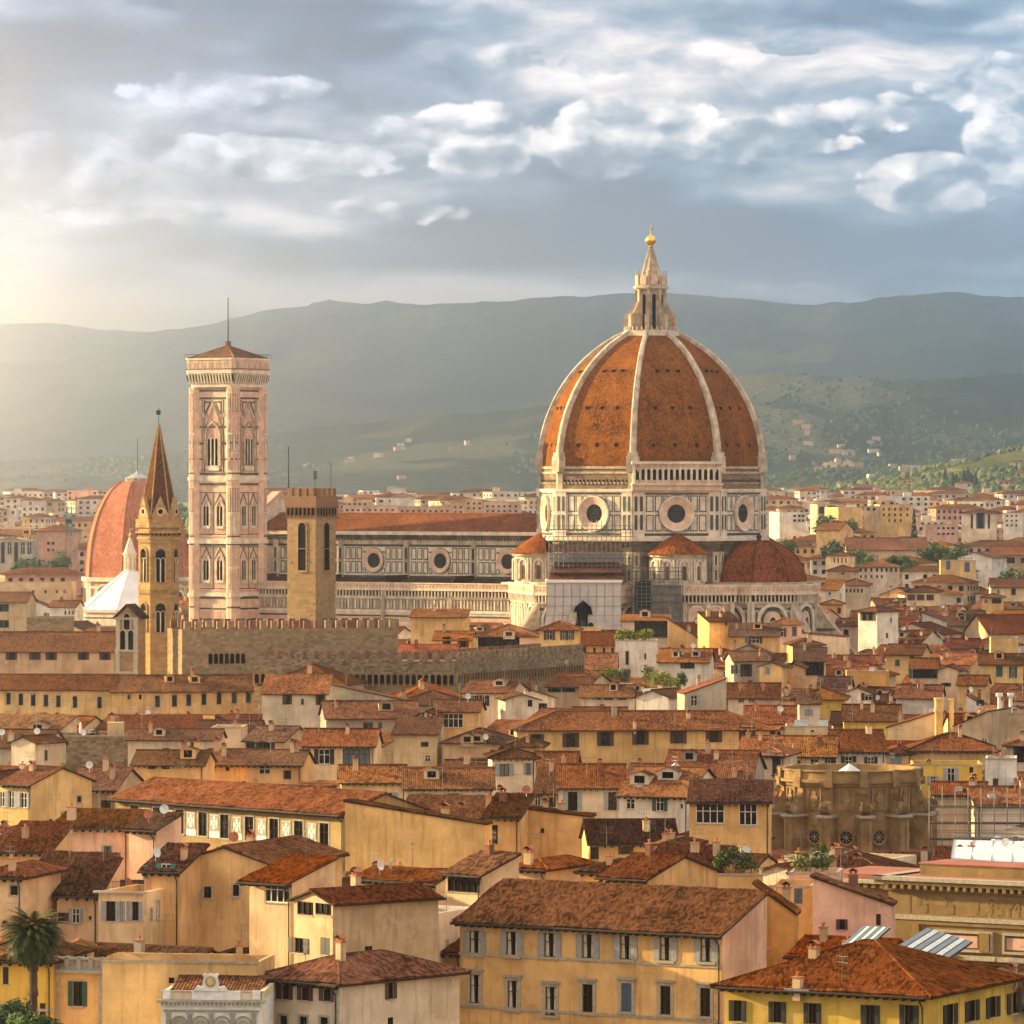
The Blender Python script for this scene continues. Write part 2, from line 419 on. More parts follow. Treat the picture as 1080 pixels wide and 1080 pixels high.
        if smooth: me.polygons.foreach_set('use_smooth', np.ones(len(me.polygons), dtype=bool))
        o = bpy.data.objects.new(name, me); COL.objects.link(o)
        if parent is not None: o.parent = parent
        if loc is not None: o.location = loc
        return o

def tag(o, label=None, cat=None, group=None, kind=None):
    if label: o['label'] = label
    if cat: o['category'] = cat
    if group: o['group'] = group
    if kind: o['kind'] = kind
    return o
def empty(name, loc, rz=0.0):
    o = bpy.data.objects.new(name, None); COL.objects.link(o)
    o.location = loc; o.rotation_euler = (0, 0, rz); o.empty_display_size = .5
    return o
def copy_of(o, parent=None):
    c = o.copy(); COL.objects.link(c)
    if parent is not None: c.parent = parent
    return c
def at(px, py, Yd): return Vector(((px - CX) * Yd / F, Yd, CZ - (py - HY) * Yd / F))
def ngon(n, r, ph=0.0, c=(0, 0)): return [(c[0] + r * math.cos(ph + 2 * math.pi * i / n), c[1] + r * math.sin(ph + 2 * math.pi * i / n)) for i in range(n)]

class Face:
    """a wall plane: origin o, direction u along the wall, outward normal n, v is up"""
    def __init__(s, mb, o, u, n): s.mb, s.o, s.u, s.n = mb, Vector(o), Vector(u).normalized(), Vector(n).normalized(); s.w = Vector((0, 0, 1))
    def p(s, a, b, d=0.0): return s.o + s.u * a + s.w * b + s.n * d
    def rect(s, a0, b0, a1, b1, m=0, d=.05):
        s.mb.extrude([s.p(a0, b0), s.p(a1, b0), s.p(a1, b1), s.p(a0, b1)], s.n * d, m)
    def loop(s, ab, m=0, d=.05, d0=0.0): s.mb.extrude([s.p(a, b, d0) for a, b in ab], s.n * d, m)
    def frame(s, a0, b0, a1, b1, t, m=0, d=.06):
        s.rect(a0, b0, a1, b0 + t, m, d); s.rect(a0, b1 - t, a1, b1, m, d); s.rect(a0, b0 + t, a0 + t, b1 - t, m, d); s.rect(a1 - t, b0 + t, a1, b1 - t, m, d)
    def panel(s, a0, b0, a1, b1, t, mf, mi, d=.04):
        s.rect(a0, b0, a1, b1, mf, d); s.rect(a0 + t, b0 + t, a1 - t, b1 - t, mi, d + .03)
    def arch_pts(s, c, b0, w, h, pointed=True, n=6):
        """outline of an arched opening: jambs to the springing, then a pointed or round head"""
        hw = w / 2; pts = [(c - hw, b0), (c + hw, b0)]
        if pointed:
            rise = w * .85; sp = b0 + h - rise; rr = (hw * hw + rise * rise) / (2 * hw)
            th = math.asin(min(1, rise / rr))
            for i in range(n + 1): a = th * i / n; pts.append((c + hw - rr + rr * math.cos(a), sp + rr * math.sin(a)))
            for i in range(n - 1, -1, -1): a = th * i / n; pts.append((c - hw + rr - rr * math.cos(a), sp + rr * math.sin(a)))
        else:
            sp = b0 + h - hw
            for i in range(2 * n + 1): a = math.pi * i / (2 * n); pts.append((c + hw * math.cos(a), sp + hw * math.sin(a)))
        return pts
    def arch(s, c, b0, w, h, m=0, d=.05, pointed=True, d0=0.0): s.loop(s.arch_pts(c, b0, w, h, pointed), m, d, d0)
    def archring(s, c, b0, w, h, t, m=0, d=.15, pointed=True, d0=0.0):
        """the band round an opening: outline grown by t, front face as quads"""
        a = s.arch_pts(c, b0, w, h, pointed); b = s.arch_pts(c, b0, w + 2 * t, h + t, pointed)
        k = len(a)
        for i in range(1, k):
            j = (i + 1) % k
            if i == k - 1 and j == 0: pass
            A, B, C2, D2 = a[i], a[j], b[j], b[i]
            q = [s.p(*A, d0 + d), s.p(*D2, d0 + d), s.p(*C2, d0 + d), s.p(*B, d0 + d)]
            s.mb.poly(q, m)
            s.mb.poly([s.p(*D2, d0), s.p(*C2, d0), s.p(*C2, d0 + d), s.p(*D2, d0 + d)], m)
            s.mb.poly([s.p(*A, d0), s.p(*A, d0 + d), s.p(*B, d0 + d), s.p(*B, d0)], m)
    def disc(s, c, b, r, m=0, d=.05, n=24, d0=0.0):
        s.loop([(c + r * math.cos(2 * math.pi * i / n), b + r * math.sin(2 * math.pi * i / n)) for i in range(n)], m, d, d0)
    def ring(s, c, b, r0, r1, d_in, d_out, m=0, n=28, d_base=0.0):
        """splayed ring from radius r0 at depth d_in to r1 at depth d_out, with an outer rim"""
        rings = []
        for r, d in ((r0, d_in), (r1 * .93, d_out), (r1, d_out), (r1, d_base)):
            rings.append([s.p(c + r * math.cos(2 * math.pi * i / n), b + r * math.sin(2 * math.pi * i / n), d) for i in range(n)])
        s.mb.loft(rings, m)
# ------------------------------------------------------------------ ground, hills
def zg(Y):
    t = min(1.0, max(0.0, (Y - 1600) / 2000.0)); return 24.0 * t * t * (3 - 2 * t)      # the plain rises gently towards the hills
def make_ground():
    m, g, bs = new_mat('ground_mat')
    o = g.tc('Object'); n = g.noise(o, .004, 6.0, .6); n2 = g.noise(o, .03, 5.0, .65)
    g.put(bs.inputs['Base Color'], g.mix(g.sm(n2, .4, .62), g.mix(g.sm(n, .4, .6), (.16, .12, .08), (.09, .10, .045)), (.22, .17, .11)))
    bs.inputs['Roughness'].default_value = .95
    mb = MB('ground_mat')
    xs = np.linspace(-4300, 4300, 31); ys = np.concatenate([np.linspace(-150, 1500, 10), np.linspace(1600, 3700, 22), np.linspace(4200, 25800, 40)])
    for i in range(len(xs) - 1):
        for j in range(len(ys) - 1):
            mb.poly([(xs[i], ys[j], zg(ys[j])), (xs[i + 1], ys[j], zg(ys[j])), (xs[i + 1], ys[j + 1], zg(ys[j + 1])), (xs[i], ys[j + 1], zg(ys[j + 1]))])
    tag(mb.build('ground'), kind='structure')
make_ground()

def hill_mat(name, a, b, c, sc):
    m, g, bs = new_mat(name)
    o = g.tc('Object')
    big = g.noise(o, .0016 * sc, 5.0, .6); mid = g.noise(o, .010 * sc, 7.0, .68); fine = g.noise(o, .09 * sc, 4.0, .75)
    vor = g.n('ShaderNodeTexVoronoi'); g.put(vor.inputs['Vector'], g.vmul(o, (1, .6, 1))); vor.inputs['Scale'].default_value = .006 * sc
    cell = g.sep(S(g, vor.outputs['Color']))[0]
    col = g.mix(g.sm(mid * .7 + big * .3, .45, .55), a, b)
    col = g.mix(g.m('MULTIPLY', g.sm(cell, .60, .66), g.sm(big, .40, .56)), col, c)
    col = g.mix(g.sm(fine, .38, .62) * .75, col, mul(a, .55))
    g.t.links.new(col.k, bs.inputs['Base Color'])
    bs.inputs['Roughness'].default_value = 1.0; bs.inputs['Specular IOR Level'].default_value = 0
    bump(g, bs, fine * .7 + mid * 2.0, .9, 14.0 / sc)
hill_mat('hill_forest', (.016, .028, .022), (.045, .058, .036), (.14, .13, .075), 1.0)
hill_mat('hill_far', (.014, .026, .028), (.034, .048, .042), (.08, .09, .065), .7)
hill_mat('hill_olive', (.07, .085, .03), (.17, .165, .055), (.30, .25, .09), 3.0)

HILLS = []
def hill(crest, y_crest, y_foot, mat, nx=150, nt=34, amp=.10, seed=0, foot_z=23, rough=1.0, shape=1.25):  # t: foot to crest
    """real terrain: a crest line given by its bearing and height, falling to the plain towards the city and away behind"""
    cx = [c[0] for c in crest]; cyv = [c[1] for c in crest]
    x0p, x1p = cx[0], cx[-1]
    V = []; Fq = []
    yc = (lambda t: y_crest) if not callable(y_crest) else y_crest
    for i in range(nx + 1):
        px = x0p + (x1p - x0p) * i / nx
        py = float(np.interp(px, cx, cyv)); Yc = yc(px)
        top = CZ + (HY - py) * Yc / F
        for j in range(nt + 1):
            t = j / nt
            if t <= .8:
                k = t / .8; Yj = y_foot + (Yc - y_foot) * k; z = foot_z + (top - foot_z) * (k ** shape)
            else:
                k = (t - .8) / .2; Yj = Yc + 1500 * k; z = top - (top - foot_z) * .5 * k * k
            x = (px - CX) * Yc / F * (Yj / Yc) ** .35
            n = mnoise.fractal(Vector((x * .0022 * rough + seed, Yj * .0009 * rough, seed * 1.7)), 1.0, 2.1, 6)
            n2 = mnoise.fractal(Vector((x * .02 + seed, Yj * .006, 5)), 1.0, 2.1, 4)
            z += n * top * amp * min(1.0, 2.2 * t) * (1 if t < .78 else .35) + n2 * 3.0 * min(1, t * 3)
            if j == 0: z = 20
            V.append((x, Yj, max(z, 20)))
    w = nt + 1
    for i in range(nx):
        for j in range(nt): Fq.append((i * w + j, (i + 1) * w + j, (i + 1) * w + j + 1, i * w + j + 1))
    mb = MB(mat); mb.v = V; mb.f = Fq; mb.mi = [0] * len(Fq); mb.uv = [None] * len(Fq)
    o = mb.build('hill', smooth=True); tag(o, kind='structure'); HILLS.append(o)
    arr = np.array(V).reshape(nx + 1, nt + 1, 3)
    return arr
hill([(-150, 336), (0, 339), (60, 342), (110, 344), (190, 350), (300, 362), (500, 390), (700, 415)], 21000, 17500, 'hill_far', nx=80, nt=18, amp=.06, seed=3)
MAINHILL = hill([(-150, 391), (0, 383), (60, 378), (120, 362), (190, 347), (250, 333), (300, 325), (360, 321), (440, 324), (520, 320), (600, 313), (700, 310), (780, 314), (860, 318), (940, 306), (1010, 303), (1080, 310), (1430, 324)],
     lambda px: 19500 - 4000 * min(1, max(0, px / 900)), 12500, 'hill_far', nx=260, nt=40, amp=.10, seed=8)
MIDHILL = hill([(-150, 494), (150, 480), (250, 466), (330, 455), (400, 446), (500, 436), (580, 425), (650, 415), (740, 404), (800, 399), (850, 398), (900, 404), (940, 408), (980, 403), (1020, 398), (1080, 392), (1200, 385), (1430, 382)],
     lambda px: 12000 - 2000 * min(1, max(0, px / 900)), 8600, 'hill_forest', nx=240, nt=40, amp=.11, seed=15)
SPURHILL = hill([(600, 520),(700, 512), (780, 508), (830, 498), (880, 491), (940, 494), (985, 486), (1030, 478), (1080, 470), (1200, 455), (1430, 446)], 8000, 6300, 'hill_forest', nx=90, nt=24, amp=.08, seed=21)
NEARHILL = hill([(820, 522), (880, 514), (930, 506), (980, 497), (1030, 486), (1080, 474), (1180, 455), (1430, 434)], 5000, 3500, 'hill_olive', nx=90, nt=24, amp=.06, seed=27)

# ------------------------------------------------------------------ haze
def make_haze():
    m = bpy.data.materials.new('haze_mat'); m.use_nodes = True; t = m.node_tree; t.nodes.clear()
    pv = t.nodes.new('ShaderNodeVolumePrincipled'); out = t.nodes.new('ShaderNodeOutputMaterial')
    pv.inputs['Color'].default_value = (.74, .89, 1.0, 1); pv.inputs['Density'].default_value = HAZE_D; pv.inputs['Anisotropy'].default_value = .935
    t.links.new(pv.outputs[0], out.inputs['Volume'])
    MATS['haze_mat'] = m
    mb = MB('haze_mat'); mb.box(-4600, -400, -5, 4600, 26200, 745)
    tag(mb.build('haze'), kind='stuff')
HAZE_D = 6.6e-5
make_haze()

# ------------------------------------------------------------------ cathedral
DOME = at(686.5, HY, 1307); DOME.z = 0
C8 = [22.5 + 45 * k for k in range(8)]
def oct_pts(r): return ngon(8, r, R(22.5))
def oface(mb, r, th):
    """Face on an octagon of circumradius r whose outward normal has bearing th (degrees); returns face and half width"""
    ap = r * math.cos(R(22.5)); hw = r * math.sin(R(22.5)); a = R(th)
    n = (math.cos(a), math.sin(a), 0); u = (-math.sin(a), math.cos(a), 0)
    return Face(mb, (ap * n[0], ap * n[1], 0), u, n), hw

simple('sooty_marble', (.20, .155, .105), .9, 0, .45, .4)
def cathedral():
    root = empty('cathedral', DOME, R(-33))
    tag(root, 'huge cathedral with ribbed terracotta dome, white lantern and long striped marble nave', 'cathedral')
    MM = ['white_marble', 'green_marble', 'pink_marble', 'old_marble', 'dark_marble', 'raw_masonry', 'void', 'rose_marble', 'sooty_marble']
    W_, GR, PK, OLD, DK, RAW, VO, RS = range(8)
    # lower octagon
    b = MB(MM)
    b.prism(oct_pts(28.2), 0, 41.0, 8)
    for k in range(8):
        f, hw = oface(b, 28.2, k * 45)
        f.rect(-hw, 38.4, hw, 40.2, DK, .05)
        for s in (-1, 1):
            f.rect(s * hw - 1.7 * (s > 0), 0, s * hw + 1.7 * (s < 0), 38.4, OLD, .35)
            for z in (31.2, 34.8): f.panel(s * (hw - .85) - .5, z, s * (hw - .85) + .5, z + 3.0, .22, W_, GR, .40)
        for j in range(8):
            a0 = -hw + 2.3 + j * (2 * hw - 4.6) / 8; a1 = a0 + (2 * hw - 4.6) / 8 - .45
            for z in (27.6, 31.0, 34.5): f.panel(a0, z, a1, z + 3.0, .22, GR, (OLD, DK, OLD)[(j + int(z)) % 3], .05)
    b.build('octagon_wall', root)
    # drum
    b = MB(MM)
    b.prism(oct_pts(29.6), 41.0, 41.7, W_); b.prism(oct_pts(29.1), 41.7, 42.2, W_)
    b.prism(oct_pts(28.5), 42.2, 53.0, W_)
    for k in range(8):
        f, hw = oface(b, 28.5, k * 45)
        f.rect(-hw, 42.3, hw, 42.9, GR, .04); f.rect(-hw, 52.3, hw, 52.7, GR, .04)
        for s in (-1, 1):
            cx = s * (hw - 1.45)
            f.rect(cx - 1.45, 42.2, cx + 1.45, 53, W_, .35)
            for q in (-.68, .68):
                for z in (43.6, 48.1): f.panel(cx + q - .5, z, cx + q + .5, z + 3.9, .13, W_, GR, .38)
            for a in (4.3, 6.5):
                for z in (43.4, 48.1): f.panel(s * (hw - a) - .95, z, s * (hw - a) + .95, z + 4.0, .26, GR, W_, .04)
            f.panel(s * (hw - 8.25) - .55, 43.4, s * (hw - 8.25) + .55, 47.4, .24, GR, W_, .03); f.panel(s * (hw - 8.25) - .55, 48.1, s * (hw - 8.25) + .55, 52.1, .24, GR, W_, .03)
    b.build('drum', root)
    for k in range(8):
        if k in (2, 3): continue
        b = MB(['rose_marble', 'white_marble', 'green_marble']); f, hw = oface(b, 28.5, k * 45)
        f.disc(0, 47.7, 4.55, 2, .08, 36); f.ring(0, 47.7, 2.25, 4.35, .12, .75, 0, 36); f.ring(0, 47.7, 3.9, 4.4, .7, .85, 1, 36)
        o = b.build('round_window', root)
        b = MB(['dark_glass', 'iron']); f, hw = oface(b, 28.5, k * 45); f.disc(0, 47.7, 2.3, 0, .12, 30)
        for q in (-1, 0, 1): f.rect(q * .9 - .06, 45.7, q * .9 + .06, 49.7, 1, .15); f.rect(-1.9, 47.7 + q * .95 - .06, 1.9, 47.7 + q * .95 + .06, 1, .16)
        b.build('pane', o)
    # attic of the drum: raw masonry, one finished gallery on the south-east side
    b = MB(MM)
    b.prism(oct_pts(29.0), 53.0, 53.7, W_); b.prism(oct_pts(27.9), 53.7, 59.2, RAW); b.prism(oct_pts(28.2), 58.6, 59.2, OLD)
    for k in range(8):
        f, hw = oface(b, 27.9, k * 45)
        for s in (-1, 1): f.rect(s * hw - 1.3 * (s > 0), 53.7, s * hw + 1.3 * (s < 0), 59.6, OLD, .3)
        if k == 7: continue
        f.rect(-hw, 57.4, hw, 57.9, OLD, .2)
        for j in range(17):
            a = -hw + 1.8 + j * (2 * hw - 3.6) / 16
            f.rect(a - .28, 55.4, a + .28, 55.95, VO, .05); f.rect(a - .2, 54.9, a + .2, 55.4, OLD, .35)
    b.build('attic', root)
    b = MB(MM); f, hw = oface(b, 28.6, 315)
    f.rect(-hw - .3, 53.3, hw + .3, 54.6, RS, 1.0); f.rect(-hw - .5, 54.6, hw + .5, 55.0, W_, 1.5); f.rect(-hw - .1, 55.0, hw + .1, 60.2, RS, .7)
    f.rect(-hw - .4, 59.7, hw + .4, 60.4, W_, 1.3)
    for j in range(15):
        a = -hw + 1.0 + j * (2 * hw - 2.0) / 14
        if j < 14 or True:
            f.archring(a, 55.9, .85, 2.6, .32, W_, .35, False, .7); f.arch(a, 55.9, .85, 2.6, VO, .04, False, .7)
        f.rect(a - .72 - .13, 55.0, a - .72 + .13, 59.7, W_, 1.1)
    b.build('gallery', root)
    # dome shell
    Rb, z0, kk = 27.6, 59.2, .30
    RR = (1 + kk) * Rb
    def rad(hh): return -kk * Rb + math.sqrt(RR * RR - hh * hh)
    hmax = math.sqrt(RR * RR - (kk * Rb + 6.4) ** 2)
    N = 26; hs = [hmax * math.sin(math.pi / 2 * i / N) ** 1.0 for i in range(N + 1)]
    b = MB('dome_tile'); arc = [0]
    for i in range(N): arc.append(arc[-1] + math.hypot(hs[i + 1] - hs[i], rad(hs[i + 1]) - rad(hs[i])))
    for k in range(8):
        a0, a1 = R(k * 45 - 22.5), R(k * 45 + 22.5)
        for i in range(N):
            r0, r1 = rad(hs[i]), rad(hs[i + 1]); w0, w1 = r0 * math.sin(R(22.5)), r1 * math.sin(R(22.5))
            b.poly([(r0 * math.cos(a0), r0 * math.sin(a0), z0 + hs[i]), (r0 * math.cos(a1), r0 * math.sin(a1), z0 + hs[i]), (r1 * math.cos(a1), r1 * math.sin(a1), z0 + hs[i + 1]), (r1 * math.cos(a0), r1 * math.sin(a0), z0 + hs[i + 1])],
                   0, [(-w0 + k * 70, arc[i]), (w0 + k * 70, arc[i]), (w1 + k * 70, arc[i + 1]), (-w1 + k * 70, arc[i + 1])])
    b.build('dome', root)
    for k in range(8):
        b = MB('rib_marble'); a = R(22.5 + 45 * k); rings = []
        er, et = Vector((math.cos(a), math.sin(a), 0)), Vector((-math.sin(a), math.cos(a), 0))
        for i in range(N + 1):
            r = rad(hs[i]); t = i / N; w = .82 * (1 - t) + .42 * t
            c = er * r + Vector((0, 0, z0 + hs[i])); nrm = (er * (r + kk * Rb) + Vector((0, 0, hs[i]))).normalized()
            rings.append([tuple(c - et * w - nrm * .4), tuple(c - et * w + nrm * .75), tuple(c - et * w * .55 + nrm * 1.0), tuple(c + et * w * .55 + nrm * 1.0), tuple(c + et * w + nrm * .75), tuple(c + et * w - nrm * .4)])
        b.loft(rings)
        c = er * (Rb + .3)
        b.T = Matrix.Translation(c) @ Matrix.Rotation(a, 4, 'Z'); b.box(-1.3, -1.5, 57.8, 1.0, 1.5, 61.6); b.box(-1.0, -1.2, 61.6, .8, 1.2, 62.6)
        b.build('rib', root)
    first = None
    for k in (7, 6, 0, 5):
        for hh, ww in ((5.2, .52), (14.2, .46), (23.2, .36)):
            for q in (-1, 0, 1):
                a = R(k * 45); r = rad(hh) * math.cos(R(22.5)); hw = rad(hh) * math.sin(R(22.5))
                sl = math.atan2(hh, (rad(hh) + kk * Rb)) 
                if first is None:
                    b = MB(['void', 'dome_tile']); b.box(-.38, -.4, -.45, .12, .4, .45, 0); b.box(-.4, -.55, .45, .35, .55, .6, 1); first = b.build('vent', root); o = first
                else: o = copy_of(first, root)
                o.location = (r * math.cos(a) - q * ww * hw * math.sin(a), r * math.sin(a) + q * ww * hw * math.cos(a), z0 + hh)
                o.rotation_euler = (0, 0, a)
    # lantern
    zt = z0 + hmax
    b = MB(['white_marble', 'old_marble']); b.prism(oct_pts(7.3), zt - .5, zt + .5, 0); b.prism(oct_pts(6.8), zt + .5, zt + 1.0, 0)
    for i in range(32): a = 2 * math.pi * i / 32; b.box(6.6 * math.cos(a) - .12, 6.6 * math.sin(a) - .12, zt + 1, 6.6 * math.cos(a) + .12, 6.6 * math.sin(a) + .12, zt + 1.9)
    b.build('platform', root)
    lan = MB(['lantern_stone', 'old_marble', 'rose_marble'])
    lan.prism(oct_pts(3.3), zt, zt + 11.0, 0)
    for z, r, t in ((11.0, 4.0, .35), (11.35, 4.5, .45), (11.8, 4.1, .4)): lan.prism(oct_pts(r), zt + z, zt + z + t, 0)
    lan.prism(oct_pts(3.7), zt + 12.2, zt + 14.0, 0)
    for k in range(8):
        f, hw = oface(lan, 3.7, k * 45)
        f.arch(0, zt + 12.3, 1.7, 2.4, 2, .35, False)
        a = R(22.5 + 45 * k); lan.T = Matrix.Translation((3.75 * math.cos(a), 3.75 * math.sin(a), 0)) @ Matrix.Rotation(a, 4, 'Z')
        lan.box(-.3, -.3, zt + 12.2, .3, .3, zt + 14.6); lan.lathe([(.34, 0), (.1, .6), (.22, .9), (0.02, 1.3)], 6, (0, 0, zt + 14.6))
        lan.T = Matrix.Rotation(a, 4, 'Z')
        lan.box(2.9, -.38, zt, 3.85, .38, zt + 11.0)
        prof = [(3.2, 0), (6.3, 0), (6.3, 3.7), (5.9, 4.3), (5.2, 4.6), (4.7, 5.4), (4.3, 6.4), (3.9, 7.2), (3.2, 7.3)]
        lan.extrude([(x, -.4, zt + 1 + z) for x, z in prof], (0, .8, 0)); lan.extrude([(x, .4, zt + 1 + z) for x, z in prof], (0, -.8, 0))
        lan.box(5.5, -.55, zt + 1, 6.5, .55, zt + 4.9)
        lan.T = None
    lo = lan.build('lantern', root)
    for k in range(8):
        b = MB(['void', 'lantern_stone']); f, hw = oface(b, 3.3, k * 45); f.arch(0, zt + 1.4, .95, 8.6, 0, .08, False); f.archring(0, zt + 1.4, .95, 8.6, .22, 1, .22, False); b.build('window', lo)
    b = MB(['lantern_stone', 'old_marble']); b.lathe([(2.75, 13.9), (2.6, 14.4), (.45, 21.2), (.45, 21.5)], 8, (0, 0, zt), R(22.5))
    for k in range(8): a = R(22.5 + 45 * k); b.tube((2.75 * math.cos(a), 2.75 * math.sin(a), zt + 14), (.5 * math.cos(a), .5 * math.sin(a), zt + 21.2), .16, 5)
    b.build('spire', lo)
    b = MB('gold'); b.lathe([(.35, 21.4), (.7, 21.6), (.45, 22.0), (.6, 22.2)], 14, (0, 0, zt)); b.lathe([(1.3 * math.sin(math.pi * i / 14), 23.4 - 1.3 * math.cos(math.pi * i / 14)) for i in range(15)], 22, (0, 0, zt)); b.build('golden_ball', lo, True)
    b = MB('gold'); b.box(-.13, -.13, zt + 24.6, .13, .13, zt + 27.2); b.box(-.13, -.75, zt + 26.0, .13, .75, zt + 26.26); b.build('cross', lo)

    # tribunes (three) and the small exedrae between them
    def band(b, f, hw):
        f.rect(-hw - .5, 28.0, hw + .5, 28.5, W_, 1.0); f.rect(-hw - .5, 28.5, hw + .5, 30.1, RS, .85); f.rect(-hw - .55, 30.1, hw + .55, 30.5, W_, 1.0)
        n = max(4, int(2 * hw / .95))
        for j in range(n):
            a = -hw + (j + .5) * 2 * hw / n
            f.arch(a, 26.5, .55, 1.5, VO, .25, False); f.rect(a + hw / n - .14, 26.3, a + hw / n + .14, 28.0, W_, .8); f.rect(a - .18, 28.95, a + .18, 29.6, OLD, .9)
        f.rect(-hw, 25.9, hw, 26.3, W_, .3)
    for th, vis in ((0, True), (270, True), (90, False)):
        a = R(th); cx, cyy = 31.0 * math.cos(a), 31.0 * math.sin(a)
        b = MB(MM); b.T = Matrix.Translation((cx, cyy, 0)) @ Matrix.Rotation(a, 4, 'Z')
        b.prism(oct_pts(14.0), 0, 28, OLD); b.prism(oct_pts(13.6), 28, 31.0, OLD)
        for k in (0, 1, 2, 6, 7):
            f, hw = oface(b, 14.0, k * 45)
            band(b, f, hw)
            for z, mm in ((2, GR), (6, PK), (10, GR), (12.5, W_), (15, GR), (17.6, W_), (19.2, GR), (20.6, W_), (21.8, GR), (23.2, W_), (24.4, GR)): f.rect(-hw, z, hw, z + (.55 if mm != W_ else .8), mm, .1)
            f.archring(0, 16.0, 6.2, 9.2, .8, W_, .5, False); f.archring(0, 16.0, 4.7, 8.2, .45, GR, .3, False); f.arch(0, 16.0, 4.4, 8.0, RS, .12, False)
            for s in (-1, 1):
                f.rect(s * hw - .8 * (s > 0), 0, s * hw + .8 * (s < 0), 26, W_, .45)
                f.panel(s * (hw - 1.35) - .4, 11, s * (hw - 1.35) + .4, 15.5, .15, W_, GR, .12); f.panel(s * (hw - 1.35) - .4, 17, s * (hw - 1.35) + .4, 24, .15, W_, GR, .12)
        tr = b.build('tribune', root)
        for k in ((0, 1, 2, 6, 7) if vis else ()):
            w = MB(['void', 'white_marble', 'dark_glass']); w.T = b.T; f, hw = oface(w, 14.0, k * 45)
            f.archring(0, 8.5, 1.9, 14.2, .4, 1, .6); f.arch(0, 8.5, 1.9, 14.2, 2, .22); f.rect(-.08, 8.6, .08, 20.5, 1, .4); w.build('window', tr)
        # sloping buttresses with white coping
        for k in (22.5, 337.5) if vis else ():
            w = MB(['old_marble', 'white_marble', 'green_marble']); w.T = b.T @ Matrix.Rotation(R(k), 4, 'Z')
            prof = [(13.0, 0), (25.5, 0), (25.5, 11), (14.5, 25.2), (13.0, 25.2)]
            w.extrude([(x, -.6, z) for x, z in prof], (0, 1.2, 0)); w.extrude([(x, .6, z) for x, z in prof], (0, -1.2, 0))
            w.extrude([(25.7, -.85, 11), (25.7, -.85, 11.7), (14.3, -.85, 26.2), (14.3, -.85, 25.3)], (0, 1.7, 0), 1); w.extrude([(25.7, .85, 11), (25.7, .85, 11.7), (14.3, .85, 26.2), (14.3, .85, 25.3)], (0, -1.7, 0), 1)
            for z in (4, 7, 10, 13, 16, 19):
                xm = 25.5 if z < 11 else 25.5 - 11.0 * (z - 11) / 14.2
                for s in (-.66, .66): w.box(14.0, s - .06, z, xm - .4, s + .06, z + .7, 2)
            w.build('buttress', tr)
        if th == 270: continue
        d = MB('dome_tile_brown'); d.T = b.T
        prof = [(11.6 * math.cos(math.pi / 2 * i / 14) ** .9, 30.6 + 10.4 * math.sin(math.pi / 2 * i / 14)) for i in range(14)] + [(.5, 41.0)]
        for k in range(8):
            for i in range(14):
                (r0, h0), (r1, h1) = prof[i], prof[i + 1]; a0, a1 = R(k * 45 - 22.5), R(k * 45 + 22.5); w0, w1 = r0 * .383, r1 * .383
                d.poly([(r0 * math.cos(a0), r0 * math.sin(a0), h0), (r0 * math.cos(a1), r0 * math.sin(a1), h0), (r1 * math.cos(a1), r1 * math.sin(a1), h1), (r1 * math.cos(a0), r1 * math.sin(a0), h1)], 0,
                       [(-w0 + k * 40, i * 1.3), (w0 + k * 40, i * 1.3), (w1 + k * 40, i * 1.3 + 1.3), (-w1 + k * 40, i * 1.3 + 1.3)])
        for k in range(8):
            a0 = R(k * 45 + 22.5)
            for i in range(13):
                (r0, h0), (r1, h1) = prof[i], prof[i + 1]; d.tube((r0 * math.cos(a0), r0 * math.sin(a0), h0), (r1 * math.cos(a0), r1 * math.sin(a0), h1), .22, 5)
        d.lathe([(.7, 40.7), (.5, 41.6), (.8, 42.0), (.1, 42.9)], 8)
        d.build('tribune_dome', tr)
    for th in (315, 225, 45):
        a = R(th); cx, cyy = 27.85 * math.cos(a), 27.85 * math.sin(a)
        b = MB(MM); b.T = Matrix.Translation((cx, cyy, 0)) @ Matrix.Rotation(a, 4, 'Z')
        # block below
        b.box(-6, -12.5, 0, 6.5, 12.5, 28, OLD); b.box(-6, -12.3, 28, 6.2, 12.3, 30.6, OLD)
        f = Face(b, (6.5, 0, 0), (0, 1, 0), (1, 0, 0)); band(b, f, 12.5)
        for z, mm in ((8, GR), (12.5, W_), (14, GR), (16.8, PK), (18.4, W_)): f.rect(-12.5, z, 12.5, z + .6, mm, .1)
        for j in (-7.85, -3.0, 3.0, 7.85):
            f.archring(j, 18.5, 3.2, 6.6, .5, W_, .35, False); f.arch(j, 18.5, 3.2, 6.6, RS, .1, False); f.panel(j - .5, 17.85, j + .5, 22.5, .15, GR, W_, .14)
        for j in (-12, -6, 0, 6, 12): f.rect(j - .5, 0, j + .5, 26, W_, .3)
        pts = [(6.6 * math.cos(R(q)), 6.6 * math.sin(R(q))) for q in range(-90, 91, 18)] + [(-5, 6.6), (-5, -6.6)]
        b.prism(pts, 30.4, 37.6, W_)
        p2 = [(x * 1.09, y * 1.09) for x, y in pts]; b.prism(p2, 37.2, 38.0, OLD)
        for q in range(-72, 73, 36):
            nn = (math.cos(R(q)), math.sin(R(q)), 0); f = Face(b, (6.35 * nn[0], 6.35 * nn[1], 0), (-nn[1], nn[0], 0), nn)
            f.archring(0, 31.6, 1.9, 4.6, .4, W_, .5, False, .1); f.arch(0, 31.6, 1.9, 4.6, OLD, .2, False); f.arch(0, 31.6, 1.0, 3.4, DK, .3, False)
            for s in (-1, 1): f.mb.tube(f.p(s * 1.75, 31.2, .4), f.p(s * 1.75, 36.6, .4), .28, 8, W_)
        ex = b.build('exedra', root)
